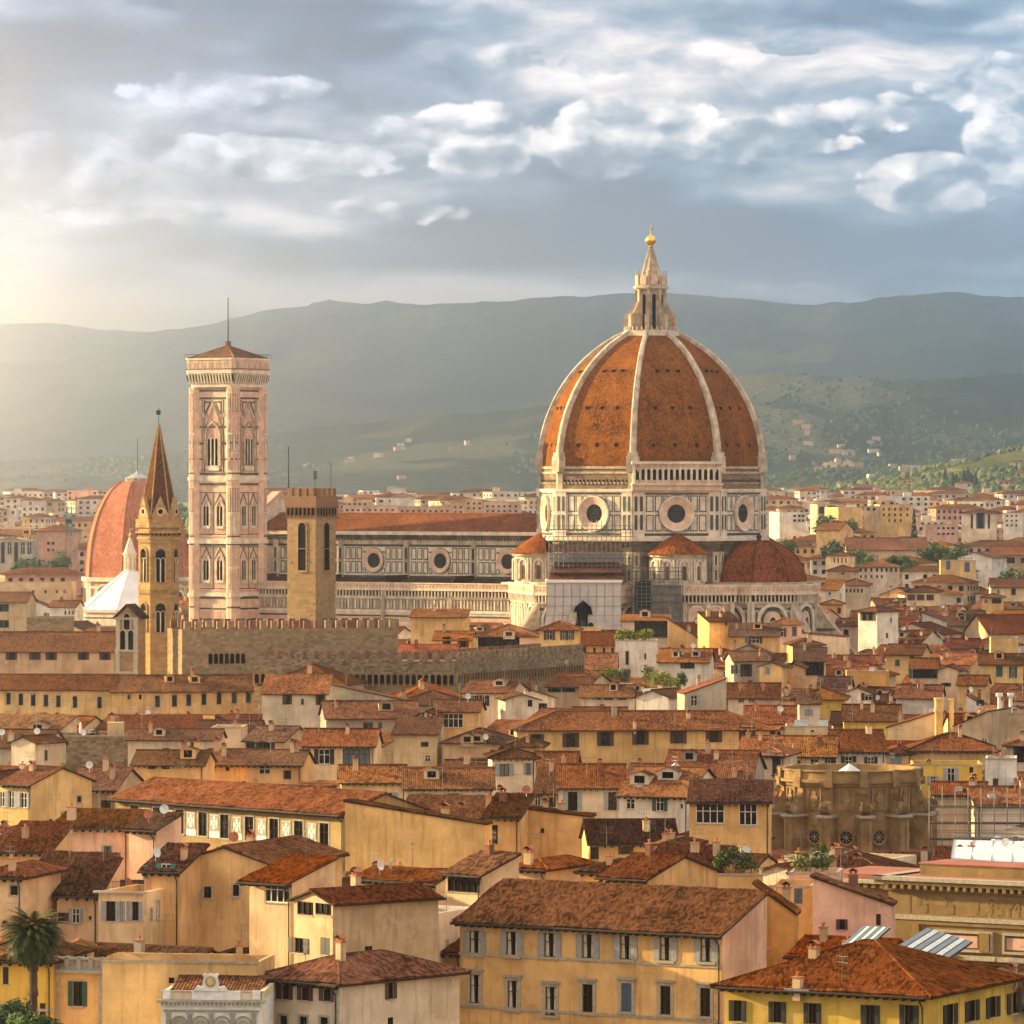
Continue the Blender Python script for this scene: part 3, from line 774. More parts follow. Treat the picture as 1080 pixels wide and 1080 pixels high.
        d = MB('dome_tile_brown'); d.T = b.T
        n = 20
        for i in range(n):
            q0, q1 = R(-90 + 180 * i / n), R(-90 + 180 * (i + 1) / n)
            for (r0, h0, r1, h1) in ((7.7, 37.9, 3.8, 40.9), (3.8, 40.9, .15, 43.0)):
                d.poly([(r0 * math.cos(q0), r0 * math.sin(q0), h0), (r0 * math.cos(q1), r0 * math.sin(q1), h0), (r1 * math.cos(q1), r1 * math.sin(q1), h1), (r1 * math.cos(q0), r1 * math.sin(q0), h1)], 0,
                       [(i * 1.2, h0), (i * 1.2 + 1.2, h0), (i * 1.2 + .9, h1 + 2), (i * 1.2 + .3, h1 + 2)])
        d.build('exedra_roof', ex)
    # nave and aisles
    b = MB(MM)
    b.box(-113, -10.5, 0, -22, 10.5, 42.2, W_); b.box(-113, -21, 0, -22, -10.3, 28.4, W_); b.box(-113, 10.3, 0, -22, 21, 28.4, OLD)
    f = Face(b, (0, -10.5, 0), (1, 0, 0), (0, -1, 0))
    xs = [-35.5 - 20.3 * i for i in range(4)]
    f.rect(-113, 31, -24, 31.7, GR, .06); f.rect(-113, 39.0, -24, 39.6, GR, .06); f.rect(-113, 39.6, -24, 41.2, OLD, .3); f.rect(-113, 41.2, -24, 42.0, DK, .9); f.rect(-113, 42.0, -24, 42.9, W_, 1.3)
    for j in range(92): f.rect(-113 + j * .97, 40.7, -113 + j * .97 + .4, 41.4, DK, .7)
    for x in xs:
        for s in (-1, 1):
            for a in (4.4, 6.2, 8.0):
                for z in (32.2, 35.7): f.panel(x + s * a - .75, z, x + s * a + .75, z + 3.1, .26, GR, W_, .05)
            f.panel(x + s * 2.9 - .5, 32.2, x + s * 2.9 + .5, 33.6, .2, GR, W_, .04); f.panel(x + s * 2.9 - .5, 37.4, x + s * 2.9 + .5, 37.85, .2, GR, W_, .04)
        for q in (-1, 1):
            xp = x + q * 10.15
            f.rect(xp - .75, 28, xp + .75, 41, W_, .4)
            for z in (32.2, 35.7): f.panel(xp - .45, z, xp + .45, z + 3.1, .15, W_, GR, .44)
    f = Face(b, (0, -21, 0), (1, 0, 0), (0, -1, 0))
    f.rect(-113, 28.2, -24, 28.6, W_, .9); f.rect(-113, 28.6, -24, 29.9, RS, .75); f.rect(-113, 29.9, -24, 30.2, W_, .95)
    for j in range(89):
        x = -112.5 + j
        f.rect(x - .2, 28.95, x + .2, 29.55, OLD, .82); f.arch(x, 26.9, .55, 1.2, VO, .3, False); f.rect(x + .38, 26.7, x + .62, 28.2, W_, .7)
        f.panel(x - .36, 23.4, x + .36, 26.0, .14, DK, OLD if j % 2 else W_, .12)
        if j % 2 == 0: f.panel(x - .75, 12.6, x + .75, 16.6, .25, GR, W_, .08)
    for z, mm, t in ((22.6, W_, .6), (21.6, GR, .4), (20.6, PK, .9), (19.6, W_, .7), (17.85, GR, .35), (17.6, PK, .8), (16.9, GR, .3), (11.8, GR, .4), (10.6, PK, .8), (26.2, W_, .45)): f.rect(-113, z, -24, z + t, mm, .2)
    for x in xs:
        for q in (-1, 1): f.rect(x + q * 10.15 - .6, 0, x + q * 10.15 + .6, 28.2, W_, .5)
    # west front rising behind
    b.box(-115, -21.5, 0, -113, 21.5, 31, W_)
    b.extrude([(-115, -13, 31), (-115, 13, 31), (-115, 13, 45), (-115, 0, 52.0), (-115, -13, 45)], (2.0, 0, 0), W_); b.extrude([(-113, -13, 31), (-113, 13, 31), (-113, 13, 45), (-113, 0, 52.0), (-113, -13, 45)], (-2.0, 0, 0), W_)
    for s in (-1, 1): b.extrude([(-115.3, s * 13.6, 44.6), (-115.3, s * 13.6, 45.6), (-115.3, 0, 53.0), (-115.3, 0, 52.0)], (2.6, 0, 0), PK)
    b.build('nave', root)
    for x in xs:
        w = MB(['rose_marble', 'white_marble', 'green_marble']); f = Face(w, (x, -10.5, 0), (1, 0, 0), (0, -1, 0))
        f.disc(0, 35.5, 3.3, 2, .06, 30); f.ring(0, 35.5, 1.9, 3.1, .1, .5, 0, 30); o = w.build('round_window', root)
        w = MB('dark_glass'); f = Face(w, (x, -10.5, 0), (1, 0, 0), (0, -1, 0)); f.disc(0, 35.5, 1.95, 0, .1, 26); w.build('pane', o)
    b = MB('roof_tile_0'); L = 91
    for s in (-1, 1):
        b.poly([(-113, s * 11.7, 42.7), (-22, s * 11.7, 42.7), (-22, 0, 47.3), (-113, 0, 47.3)], 0, [(0, 0), (L, 0), (L, 12.6), (0, 12.6)])
    b.tube((-113, 0, 47.3), (-22, 0, 47.3), .25, 6)
    b.build('nave_roof', root)
    b = MB('roof_tile_3')
    for s in (-1, 1):
        b.poly([(-113, s * 20.5, 28.9), (-22, s * 20.5, 28.9), (-22, s * 10.4, 31.2), (-113, s * 10.4, 31.2)], 0, [(0, 0), (L, 0), (L, 10), (0, 10)])
    for x in xs:
        for q in (-1, 1): b.box(x + q * 10.15 - .5, -20.4, 28.9, x + q * 10.15 + .5, -10.5, 31.9)
    b.build('aisle_roof', root)
    return root
CATH = cathedral()

# ------------------------------------------------------------------ scaffolding and sheeting on the south tribune
def scaffolding(x0, x1, z0, z1, y, name, label, dx=2.0, dz=2.1, deep=2.2, ang=-33, origin=None, pr=.075):
    root = empty(name, origin, R(ang)); tag(root, label, 'scaffolding')
    b = MB(['steel_tube', 'wood'])
    nx = int((x1 - x0) / dx); nz = int((z1 - z0) / dz)
    for i in range(nx + 1):
        for yy in (y, y - deep): b.tube((x0 + i * dx, yy, 0 if z0 < 12 else z0), (x0 + i * dx, yy, z1 + .8), pr, 5)
    for j in range(nz + 1):
        z = z0 + j * dz
        for yy in (y, y - deep):
            b.tube((x0, yy, z), (x1, yy, z), pr * .87, 5); b.tube((x0, yy, z + 1.0), (x1, yy, z + 1.0), pr * .67, 5)
        for i in range(nx + 1): b.tube((x0 + i * dx, y, z), (x0 + i * dx, y - deep, z), .06, 5)
    b.build('pole_frame', root)
    d = MB('wood')
    for j in range(nz + 1): d.box(x0, y - deep + .2, z0 + j * dz + .06, x1, y - .2, z0 + j * dz + .14)
    d.build('deck', root)
    return root
TC = DOME + Vector((31 * math.sin(R(-33)), -31 * math.cos(R(-33)), 0))
def tribune_works():
    o = TC
    r1 = scaffolding(-8.6, 11.6, 31.6, 45.4, -8.0, 'scaffolding', 'tall grey pole scaffolding climbing the drum above the white sheeted tribune', origin=o, ang=0, dx=1.15, dz=1.75, deep=1.6)
    b = MB(['red_roofing_dark', 'pale_panel', 'wood'])
    for z0, z1, x0, x1, yf in ((31.4, 33.3, -9.0, 9.6, -12), (33.6, 35.6, -8.2, 9.0, -10.8)):
        b.poly([(x0, yf, z0), (x1, yf, z0), (x1 - .6, yf + 3.5, z1), (x0 + .6, yf + 3.5, z1)], 0); b.poly([(x0, yf, z0 - .25), (x1, yf, z0 - .25), (x1, yf, z0), (x0, yf, z0)], 2); b.box(x0 + .8, yf + 3.5, z0 - .5, x1 - .8, 4, z1 + .3, 2)
    b.build('temporary_roof', r1)
    b = MB(['sheeting', 'temp_brown'])
    b.box(-9.0, -6.4, 36.0, 9.4, -6.1, 38.3, 0); b.box(-8.2, -6.0, 38.4, 9.0, -5.8, 40.2, 1); b.build('weather_screen', r1)
    r2 = scaffolding(11.4, 23.6, 14, 34.2, -12.4, 'scaffolding', 'dark netted pole scaffolding on the wall right of the white sheeting', origin=o, dx=1.1, dz=1.8, deep=1.5, ang=0)
    b = MB(['netting_dark', 'netting']); b.box(12.0, -13.1, 16, 16.0, -13.0, 31.6, 0); b.box(16.1, -13.1, 16, 23.2, -13.0, 30.6, 1); b.build('debris_net', r2)
    root = empty('sheeted_hoarding', o, R(0)); tag(root, 'white sheeting wrapped round the south tribune with a dark cut-out gable shape', 'hoarding')
    s = MB(['sheeting', 'steel_tube'])
    pts = [(-9.2, -15.0), (8.7, -15.0), (8.7, 2), (-9.2, 2)]; low = [(-13.0, -16.0), (8.7, -15.0), (8.7, 2), (-13.0, 2)]
    s.prism(low, 0, 25.0, 0, pts2=pts, cap=False); s.prism(pts, 25.0, 31.2, 0)
    for i in range(10):
        x = -9.2 + i * 17.9 / 9; xl = -13 + i * 21.7 / 9; yl = -16.0 + i / 9
        s.tube((x, -15.06, 25), (x, -15.06, 31.2), .06, 4, 1); s.tube((xl, yl - .06, 0), (x, -15.06, 25), .06, 4, 1)
    for z in (21, 23.3, 25.6, 27.9): s.tube((-9.6, -15.1, z), (8.7, -15.06, z), .05, 4, 1)
    s.build('sheet', root)
    c = MB('white_paint'); c.prism([(x * 1.03, y * 1.03) for x, y in pts], 31.2, 31.8, 0); c.build('coping', root)
    k = MB(['void', 'terracotta', 'shutter_green']); f = Face(k, (-.6, -15.25, 0), (1, 0, 0), (0, -1, 0))
    f.loop([(-1.2, 16), (1.2, 16), (1.2, 23.6), (2.4, 23.6), (2.0, 25.4), (.1, 27.0), (-1.9, 25.2), (-2.3, 23.4), (-1.2, 23.4)], 0, .5, 0); f.rect(-.8, 14, .8, 25.6, 1, .75); f.loop([(-.9, 25.2), (.9, 25.2), (.2, 26.8)], 2, .8)
    for z in (18.0, 21.0):
        for sx in (-1.9, 2.0): f.disc(sx, z, .65, 0, .6, 10)
        k.build('cut_out', root)
simple('red_roofing_dark', (.20, .07, .04), .85, 0, .3, .4); simple('temp_brown', (.30, .16, .09), .85, 0, .3, .4); simple('netting_dark', (.012, .016, .02), .8, 0, .3, .5)
tribune_works()

# ------------------------------------------------------------------ campanile
def campanile():
    Yd = 1346; p = at(240.5, HY, Yd); p.z = 0
    root = empty('bell_tower', p, R(-33)); tag(root, 'tall square bell tower of pink, white and green marble left of the cathedral', 'bell tower')
    MM = ['rose_marble', 'green_marble', 'pink_marble', 'white_marble', 'void', 'old_marble']
    RS, GR, PK, WH, VO, OLD = range(6)
    h = 6.35; rb = 1.75
    b = MB(MM)
    b.box(-h, -h, 0, h, h, 79.5, RS)
    for sx in (-1, 1):
        for sy in (-1, 1):
            b.prism(ngon(8, rb, R(22.5), (sx * (h - .45), sy * (h - .45))), 0, 79.5, RS)
            for q in range(8):
                aa = R(45 * q); cc = (sx * (h - .45), sy * (h - .45)); ap = rb * math.cos(R(22.5)); nn = (math.cos(aa), math.sin(aa), 0)
                if nn[0] * sx < -.1 or nn[1] * sy < -.1 or sx < 0 and nn[0] > .9: continue
                ff = Face(b, (cc[0] + ap * nn[0], cc[1] + ap * nn[1], 0), (-nn[1], nn[0], 0), nn)
                for z0, z1 in ((14.2, 19.6), (28.0, 33.4), (34.0, 38.9), (42.0, 47.2), (47.8, 53.8), (58.6, 62.6), (63.2, 67.4), (68.0, 71.6), (73.2, 77.8)): ff.panel(-.42, z0, .42, z1, .13, GR if int(z0) % 2 else OLD, PK if int(z0) % 3 else WH, .05)
                for z0 in (20.4, 23.4, 26.0, 39.4, 41.4, 54.6, 57.4, 61.0, 65.2, 72.3, 76.6, 78.5): ff.rect(-.72, z0, .72, z0 + .4, GR if int(z0) % 2 else PK, .06)
            for z in (13.5, 26.6, 40.2, 56.3): b.prism(ngon(8, rb + .35, R(22.5), (sx * (h - .45), sy * (h - .45))), z - .5, z + .5, WH)
    belts = [(12.8, .8, WH), (20.2, .5, GR), (23.0, .4, GR), (25.7, .6, GR), (26.3, 1.0, WH), (27.6, .35, PK), (39.2, .5, GR), (39.7, 1.2, WH), (41.3, .35, PK), (54.6, .4, GR), (55.3, 1.6, WH), (57.2, .5, GR), (58.2, .4, GR), (61.0, .3, GR), (65.0, .35, GR), (69.2, .35, GR), (72.0, .9, OLD), (76.5, .45, GR), (78.4, .4, GR)]
    faces = [((0, -h, 0), (1, 0, 0), (0, -1, 0)), ((h, 0, 0), (0, 1, 0), (1, 0, 0)), ((-h, 0, 0), (0, -1, 0), (-1, 0, 0)), ((0, h, 0), (-1, 0, 0), (0, 1, 0))]
    for fi, (o, u, n) in enumerate(faces):
        f = Face(b, o, u, n)
        for z, t, m in belts: f.rect(-h - .4, z, h + .4, z + t, m, .14 if m != WH else .38)
        if fi > 1: continue
        # plinth panels
        for x in (-3.6, -1.2, 1.2, 3.6):
            f.panel(x - .8, 14.2, x + .8, 19.6, .18, GR, WH if int(x * 5) % 2 else PK, .06); f.rect(x - 1.0, 21.0, x + 1.0, 22.6, PK, .08)
        # two storeys with paired windows
        for z0 in (28.2, 42.0):
            top = z0 + 10.8
            f.frame(-4.75, z0, 4.75, top, .2, GR, .1); f.rect(-.1, z0, .1, top, GR, .1)
            for s in (-1, 1):
                cxw = s * 2.15
                f.panel(s * 4.2 - .38, z0 + 1.6, s * 4.2 + .38, z0 + 7.4, .12, GR, PK, .07); f.panel(s * 4.2 - .38, z0 + 8.0, s * 4.2 + .38, z0 + 10.4, .12, GR, WH, .07)
                # gable over each window
                f.loop([(cxw - 1.75, z0 + 7.6), (cxw - 1.45, z0 + 7.6), (cxw, z0 + 10.2), (cxw + 1.45, z0 + 7.6), (cxw + 1.75, z0 + 7.6), (cxw, z0 + 10.7)], GR, .12)
                f.rect(cxw - 1.5, z0 + .5, cxw + 1.5, z0 + 1.2, PK, .08)
        # upper storey
        for s in (-1, 1):
            for (a0, a1) in ((2.75, 3.35), (3.6, 4.4)):
                for zz in ((57.85, 60.8), (61.5, 64.8), (65.5, 69.0), (69.7, 71.8), (73.2, 76.3)): f.panel(s * (a0 + a1) / 2 - (a1 - a0) / 2, zz[0], s * (a0 + a1) / 2 + (a1 - a0) / 2, zz[1], .13, GR if a0 < 3 else PK, PK if a0 < 3 else WH, .17)
            f.loop([(s * 2.6, 75.9), (s * .55, 75.9), (s * 2.6, 72.2)], GR, .2); f.loop([(s * 2.4, 75.5), (s * 1.1, 75.5), (s * 2.4, 73.3)], WH, .24)
        f.loop([(-2.75, 69.6), (-2.2, 69.6), (0, 74.6), (2.2, 69.6), (2.75, 69.6), (0, 76.0)], OLD, .35); f.loop([(-2.0, 70.0), (2.0, 70.0), (0, 74.4)], PK, .16)
        for s in (-1, 1):
            for q in range(6): f.rect(s * 5.6 - .28, 58.6 + q * 3.2, s * 5.6 + .28, 60.9 + q * 3.2, PK, 1.42)
    # corbelled crown
    for z in np.arange(0, 1, .2):
        pass
    def sq(r): return [(-r, -r + 1.2), (-r + 1.2, -r), (r - 1.2, -r), (r, -r + 1.2), (r, r - 1.2), (r - 1.2, r), (-r + 1.2, r), (-r, r - 1.2)]
    b.prism(sq(7.2), 79.5, 80.3, WH); b.prism(sq(7.2), 80.3, 83.0, OLD, pts2=sq(7.9)); b.prism(sq(8.05), 83.0, 83.6, WH); b.prism(sq(7.9), 83.6, 86.4, RS); b.prism(sq(8.15), 86.4, 86.9, WH)
    for fi, (o, u, n) in enumerate(faces):
        f = Face(b, [c * 1.0 for c in o], u, n)
        for j in range(15):
            x = -6.6 + j * .94
            f.mb.extrude([f.p(x - .22, 80.4, .75), f.p(x + .22, 80.4, .75), f.p(x + .22, 82.9, 1.45), f.p(x - .22, 82.9, 1.45)], f.n * .35, WH)
            f.mb.extrude([f.p(x + .28, 80.9, .95), f.p(x + .72, 80.9, .95), f.p(x + .72, 82.6, 1.45), f.p(x + .28, 82.6, 1.45)], f.n * .1, VO)
        for j in range(12): f.rect(-6.9 + j * 1.19, 84.3, -6.9 + j * 1.19 + .8, 85.9, PK if j % 2 else OLD, 1.62)
        f.rect(-7.4, 84.0, 7.4, 84.2, GR, 1.62)
    b.build('shaft', root)
    for fi in (0, 1):
        o, u, n = faces[fi]
        w = MB(MM); f = Face(w, o, u, n)
        f.archring(0, 59.4, 4.0, 11.0, .55, OLD, .5); f.arch(0, 59.4, 4.0, 11.0, PK, .12)
        f.rect(-2.0, 58.3, 2.0, 59.5, WH, .4)
        for q in (-1.0, 0, 1.0): f.disc(q * .8, 68.1 - abs(q) * .7, .32, WH, .18, 10)
        win = w.build('window', root)
        for q in (-1.18, 0, 1.18):
            v = MB('void'); f = Face(v, o, u, n); f.arch(q, 59.6, .86, 7.0, 0, .16); v.build('opening', win)
            v = MB('white_marble'); f = Face(v, o, u, n)
            f.archring(q, 59.6, .86, 7.0, .17, 0, .34); v.build('colonnette', win)
        for z0 in (28.2, 42.0):
            for s in (-1, 1):
                w = MB(MM); f = Face(w, o, u, n); c = s * 2.15
                f.archring(c, z0 + 2.2, 1.9, 6.3, .38, WH, .32); f.arch(c, z0 + 2.2, 1.9, 6.3, RS, .1); f.rect(c - 1.2, z0 + 1.5, c + 1.2, z0 + 2.2, WH, .4)
                win = w.build('window', root)
                for q in (-.45, .45):
                    v = MB('void'); f = Face(v, o, u, n); f.arch(c + q, z0 + 2.3, .68, 5.0, 0, .14); v.build('opening', win)
                v = MB('white_marble'); f = Face(v, o, u, n); f.rect(c - .09, z0 + 2.2, c + .09, z0 + 6.8, 0, .28); v.build('colonnette', win)
    b = MB(['roof_tile_1', 'iron'])
    q = 7.3
    for k in range(4):
        a, c = ((-q, -q), (q, -q), (q, q), (-q, q))[k], ((q, -q), (q, q), (-q, q), (-q, -q))[k]
        b.poly([(a[0], a[1], 86.9), (c[0], c[1], 86.9), (0, 0, 90.2)], 0, [(0, 0), (16, 0), (8, 8.6)])
    for k in range(4):
        a = ((-q, -q), (q, -q), (q, q), (-q, q))[k]; b.tube((a[0], a[1], 86.9), (0, 0, 90.2), .2, 6)
    b.prism(ngon(8, .75), 89.7, 91.4, 0)
    b.build('roof', root)
    b = MB('iron')
    for k in range(4):
        A, B = Vector((*((-7.85, -7.85), (7.85, -7.85), (7.85, 7.85), (-7.85, 7.85))[k], 87.9)), Vector((*((7.85, -7.85), (7.85, 7.85), (-7.85, 7.85), (-7.85, -7.85))[k], 87.9))
        b.tube(A, B, .05, 4)
        for i in range(13): P_ = A.lerp(B, i / 12); b.tube(P_, P_ - Vector((0, 0, 1.1)), .04, 4)
    b.build('railing', root)
    b = MB('iron'); b.tube((0, 0, 91), (0, 0, 102.5), .2, 6, 0, .1); b.build('lightning_rod', root)
campanile()

# ------------------------------------------------------------------ church spire tower (hexagonal), palace tower, crenellated palace
def spire_tower():
    Yd = 1020; p = at(167.5, HY, Yd); p.z = 0
    root = empty('spire_tower', p, R(9)); tag(root, 'slim golden stone bell tower with a pointed brown spire before the red dome', 'bell tower')
    MM = ['golden_stone', 'white_marble', 'void', 'ashlar', 'roof_tile_1']
    b = MB(MM); r = 3.95; z_top = 46.5
    hx = lambda rr: ngon(6, rr, R(0))
    b.prism(hx(r), 0, z_top, 0)
    for z, k, t in ((25.2, .15, .35), (32.9, .15, .3), (34.4, .22, .4), (44.2, .3, .5), (45.4, .6, .5)): b.prism(hx(r + k), z, z + t, 0)
    b.prism(hx(r + .55), z_top, z_top + 1.6, 0)
    def hf(mb, k, rr=r):
        a = R(-90 + 60 * k); n = (math.cos(a), math.sin(a), 0); ap = rr * math.cos(R(30))
        return Face(mb, (ap * n[0], ap * n[1], 0), (-n[1], n[0], 0), n)
    for k in range(6):
        f = hf(b, k, r + .5)
        for j in range(5): f.arch(-1.6 + j * .8, 45.0, .45, .9, 2, .02, False)
        f = hf(b, k)
        for z in (33.5, 43.3): 
            for j in range(6): f.rect(-1.7 + j * .62, z, -1.7 + j * .62 + .34, z + .5, 3, .1)
    b.build('shaft', root)
    for k in range(6):
        for z0, hh in ((26.3, 5.6), (36.0, 6.4)):
            w = MB(MM); f = hf(w, k); f.archring(0, z0, 1.9, hh, .28, 0, .3, False); f.arch(0, z0, 1.9, hh, 2, .06, False)
            win = w.build('window', root)
            v = MB('white_marble'); f = hf(v, k); f.rect(-.11, z0, .11, z0 + hh * .62, 0, .26); f.archring(-.47, z0, .72, hh * .72, .1, 0, .2, False); f.archring(.47, z0, .72, hh * .72, .1, 0, .2, False); v.build('colonnette', win)
    b = MB(['roof_tile_1', 'golden_stone', 'white_marble', 'iron'])
    zb = z_top + 1.6; rs = r - .2
    for k in range(6):
        a0, a1 = R(60 * k), R(60 * k + 60)
        b.poly([(rs * math.cos(a0), rs * math.sin(a0), zb), (rs * math.cos(a1), rs * math.sin(a1), zb), (.12 * math.cos(a1), .12 * math.sin(a1), zb + 18.4), (.12 * math.cos(a0), .12 * math.sin(a0), zb + 18.4)], 0, [(0, 0), (4, 0), (2.1, 18), (1.9, 18)])
        b.tube((rs * math.cos(a0), rs * math.sin(a0), zb), (.1 * math.cos(a0), .1 * math.sin(a0), zb + 18.4), .14, 5, 1)
    b.build('spire', root)
    for k in range(6):
        g2 = MB(['golden_stone', 'white_marble', 'void']); f = hf(g2, k, r + .25)
        f.mb.extrude([f.p(-1.6, zb, -.7), f.p(1.6, zb, -.7), f.p(1.6, zb + .8, -.7), f.p(0, zb + 4.4, -.7), f.p(-1.6, zb + .8, -.7)], f.n * .75, 0)
        f.disc(0, zb + 1.5, .75, 1, .1, 14); f.disc(0, zb + 1.5, .5, 2, .14, 14)
        g2.build('gable', root)
    b = MB('iron'); b.tube((0, 0, zb + 18.3), (0, 0, zb + 21.6), .07, 5); b.box(-.5, -.05, zb + 20.2, .35, .05, zb + 21.1); b.lathe([(0, -.3), (.3, 0), (0, .3)], 8, (0, 0, zb + 17.85)); b.build('weathervane', root)
spire_tower()

def merlons(b, p0, p1, z, w=1.2, gap=.95, hh=1.7, t=.7, m=0, mback=None):
    p0, p1 = Vector(p0), Vector(p1); L = (p1 - p0).length; n = max(1, round(L / (w + gap))); st = L / n; d = (p1 - p0).normalized()
    ang = math.atan2(d.y, d.x); old = b.T
    for i in range(n):
        c = p0 + d * (i * st + st / 2)
        T = Matrix.Translation((c.x, c.y, z)) @ Matrix.Rotation(ang, 4, 'Z')
        b.T = (old @ T) if old is not None else T
        b.box(-w / 2, -t / 2, 0, w / 2, t / 2, hh, mback if mback is not None and rnd.random() < .45 else m)
    b.T = old

def corbels(b, p0, p1, z, n, m_stone, m_shade, deep=.7, hh=1.3):
    """row of little arches under a projecting parapet, p0->p1 seen left to right from outside"""
    p0, p1 = Vector(p0), Vector(p1); d = (p1 - p0); L = d.length; d.normalize(); nn = Vector((d.y, -d.x, 0))
    f = Face(b, (p0.x, p0.y, 0), d, nn)
    for i in range(n):
        c = (i + .5) * L / n; w = L / n
        f.arch(c, z - hh, w * .7, hh, m_shade, deep * .45, False)  # near-black fill paints the shade inside each little arch
        f.rect(i * w - w * .14, z - hh * 1.25, i * w + w * .14, z, m_stone, deep * .8)
        f.archring(c, z - hh, w * .7, hh, w * .13, m_stone, deep * .8, False)

def palace_tower():
    Yd = 1000; p = at(328.5, HY, Yd); p.z = 0
    root = empty('palace_tower', p, R(-33)); tag(root, 'square brown stone tower with a crenellated red brick top before the nave', 'tower')
    b = MB(['ashlar', 'brick', 'void', 'rubble']); h = 3.3
    b.box(-h, -h, 0, h, h, 48.2, 0)
    q = h + .32
    for k in range(4):
        cs = [(-h, -h), (h, -h), (h, h), (-h, h)]; A, B = cs[k], cs[(k + 1) % 4]
        corbels(b, (*A, 0), (*B, 0), 50.6, 7, 1, 2, .4, 1.6)
    b.box(-q, -q, 50.4, q, q, 52.6, 1)
    for k in range(4):
        cs = [(-q + .3, -q + .3), (q - .3, -q + .3), (q - .3, q - .3), (-q + .3, q - .3)]; merlons(b, (*cs[k], 0), (*cs[(k + 1) % 4], 0), 52.6, 1.05, .75, 1.5, .6, 1)
    b.box(-h, -h, 48.2, h, h, 50.5, 0)
    f = Face(b, (0, -h, 0), (1, 0, 0), (0, -1, 0))
    for s in (-1, 1):
        for z in (30, 26, 40, 46.4): f.rect(s * 2.2 - .1, z, s * 2.2 + .12, z + .25, 2, .02)
    f.rect(-h, 32.4, h, 32.5, 3, .05)
    b.build('shaft', root)
    for o, u, n in (((0, -h, 0), (1, 0, 0), (0, -1, 0)), ((h, 0, 0), (0, 1, 0), (1, 0, 0))):
        w = MB(['void', 'ashlar']); f = Face(w, o, u, n); f.arch(.2, 38.6, 1.75, 9.0, 0, .05, False); f.archring(.2, 38.6, 1.75, 9.0, .28, 1, .15, False); f.rect(-.9, 38.2, 1.4, 38.6, 1, .3); f.rect(-.68, 42.6, 1.0, 42.75, 1, .3); w.build('window', root)
    b = MB('iron'); b.tube((-3.2, -3, 52), (-3.2, -3, 62), .1, 5); b.tube((3.1, 2, 52), (3.1, 2, 59), .05, 5); b.tube((.5, .5, 52), (.5, .5, 57), .05, 5); b.box(.1, .45, 55.8, .9, .55, 57.4); b.build('mast', root)
palace_tower()

simple('old_brick', (.22, .10, .06), .9, 0, .35, .8)
def crenellated_palace():
    MM = ['rubble', 'rough_stone', 'brick', 'void', 'ashlar', 'roof_tile_3', 'old_brick']
    # upper rear range
    A = at(192, 676, 978); A.z = 0; B = at(420, 676, 990); B.z = 0
    root = empty('crenellated_palace', (A + B) / 2); tag(root, 'old brown stone palace range with battlements at the foot of the square tower', 'palace')
    T = Matrix.Translation(-(A + B) / 2)
    b = MB(MM); b.T = T
    z = CZ - (666 - HY) * 965 / F
    nrm = Vector((-(B - A).y, (B - A).x, 0)).normalized()
    pts = [A, B, B + nrm * 12, A + nrm * 12]
    b.prism([(p.x, p.y) for p in pts], 0, z, 0, 5)
    m1, m2 = A.lerp(B, .0), B
    merlons(b, A + nrm * .4, B + nrm * .4, z, 1.15, .95, 1.5, .8, 0, 6); merlons(b, B + nrm * .4, B + nrm * 11.6, z, 1.15, .95, 1.6, .8, 0); merlons(b, A + nrm * 11.6, B + nrm * 11.6, z, 1.15, .95, 1.6, .8, 6)
    f = Face(b, A, B - A, -nrm)
    L = (B - A).length
    for i in range(7): f.arch(L * (.13 + .025 * i), z - 6.4, .75, 1.9, 3, .06, False)
    b.build('battlement_wall', root)
    # lower front range
    C = at(268, 700, 955); D = at(480, 700, 950); E = at(613, 700, 1000); C.z = D.z = E.z = 0
    root2 = empty('battlement_range', D); tag(root2, 'long low dark stone wall with battlements over a row of little arches', 'palace')
    b = MB(MM); b.T = Matrix.Translation(-D); z2 = CZ - (696.5 - HY) * 955 / F
    for P0, P1, zz in ((C, D, z2), (D, E, CZ - (692 - HY) * 975 / F)):
        nr = Vector((-(P1 - P0).y, (P1 - P0).x, 0)).normalized()
        L = (P1 - P0).length; n = int(L / 1.15)
        ps = [P0, P1, P1 + nr * 9, P0 + nr * 9]
        b.prism([(p.x, p.y) for p in ps], 0, zz - 2.5, 0, 5)
        po = [P0 - nr * .7, P1 - nr * .7, P1 + nr * .3, P0 + nr * .3]
        b.prism([(p.x, p.y) for p in po], zz - 2.4, zz, 1)
        merlons(b, P0 - nr * .3, P1 - nr * .3, zz, 1.25, 1.0, 1.5, .75, 1)
        merlons(b, P0 + nr * 8.6, P1 + nr * 8.6, zz, 1.25, 1.0, 1.5, .75, 6)
        corbels(b, P0, P1, zz - 2.4, n, 4, 3, .75, 1.7)
    b.build('battlement_wall', root2)
crenellated_palace()

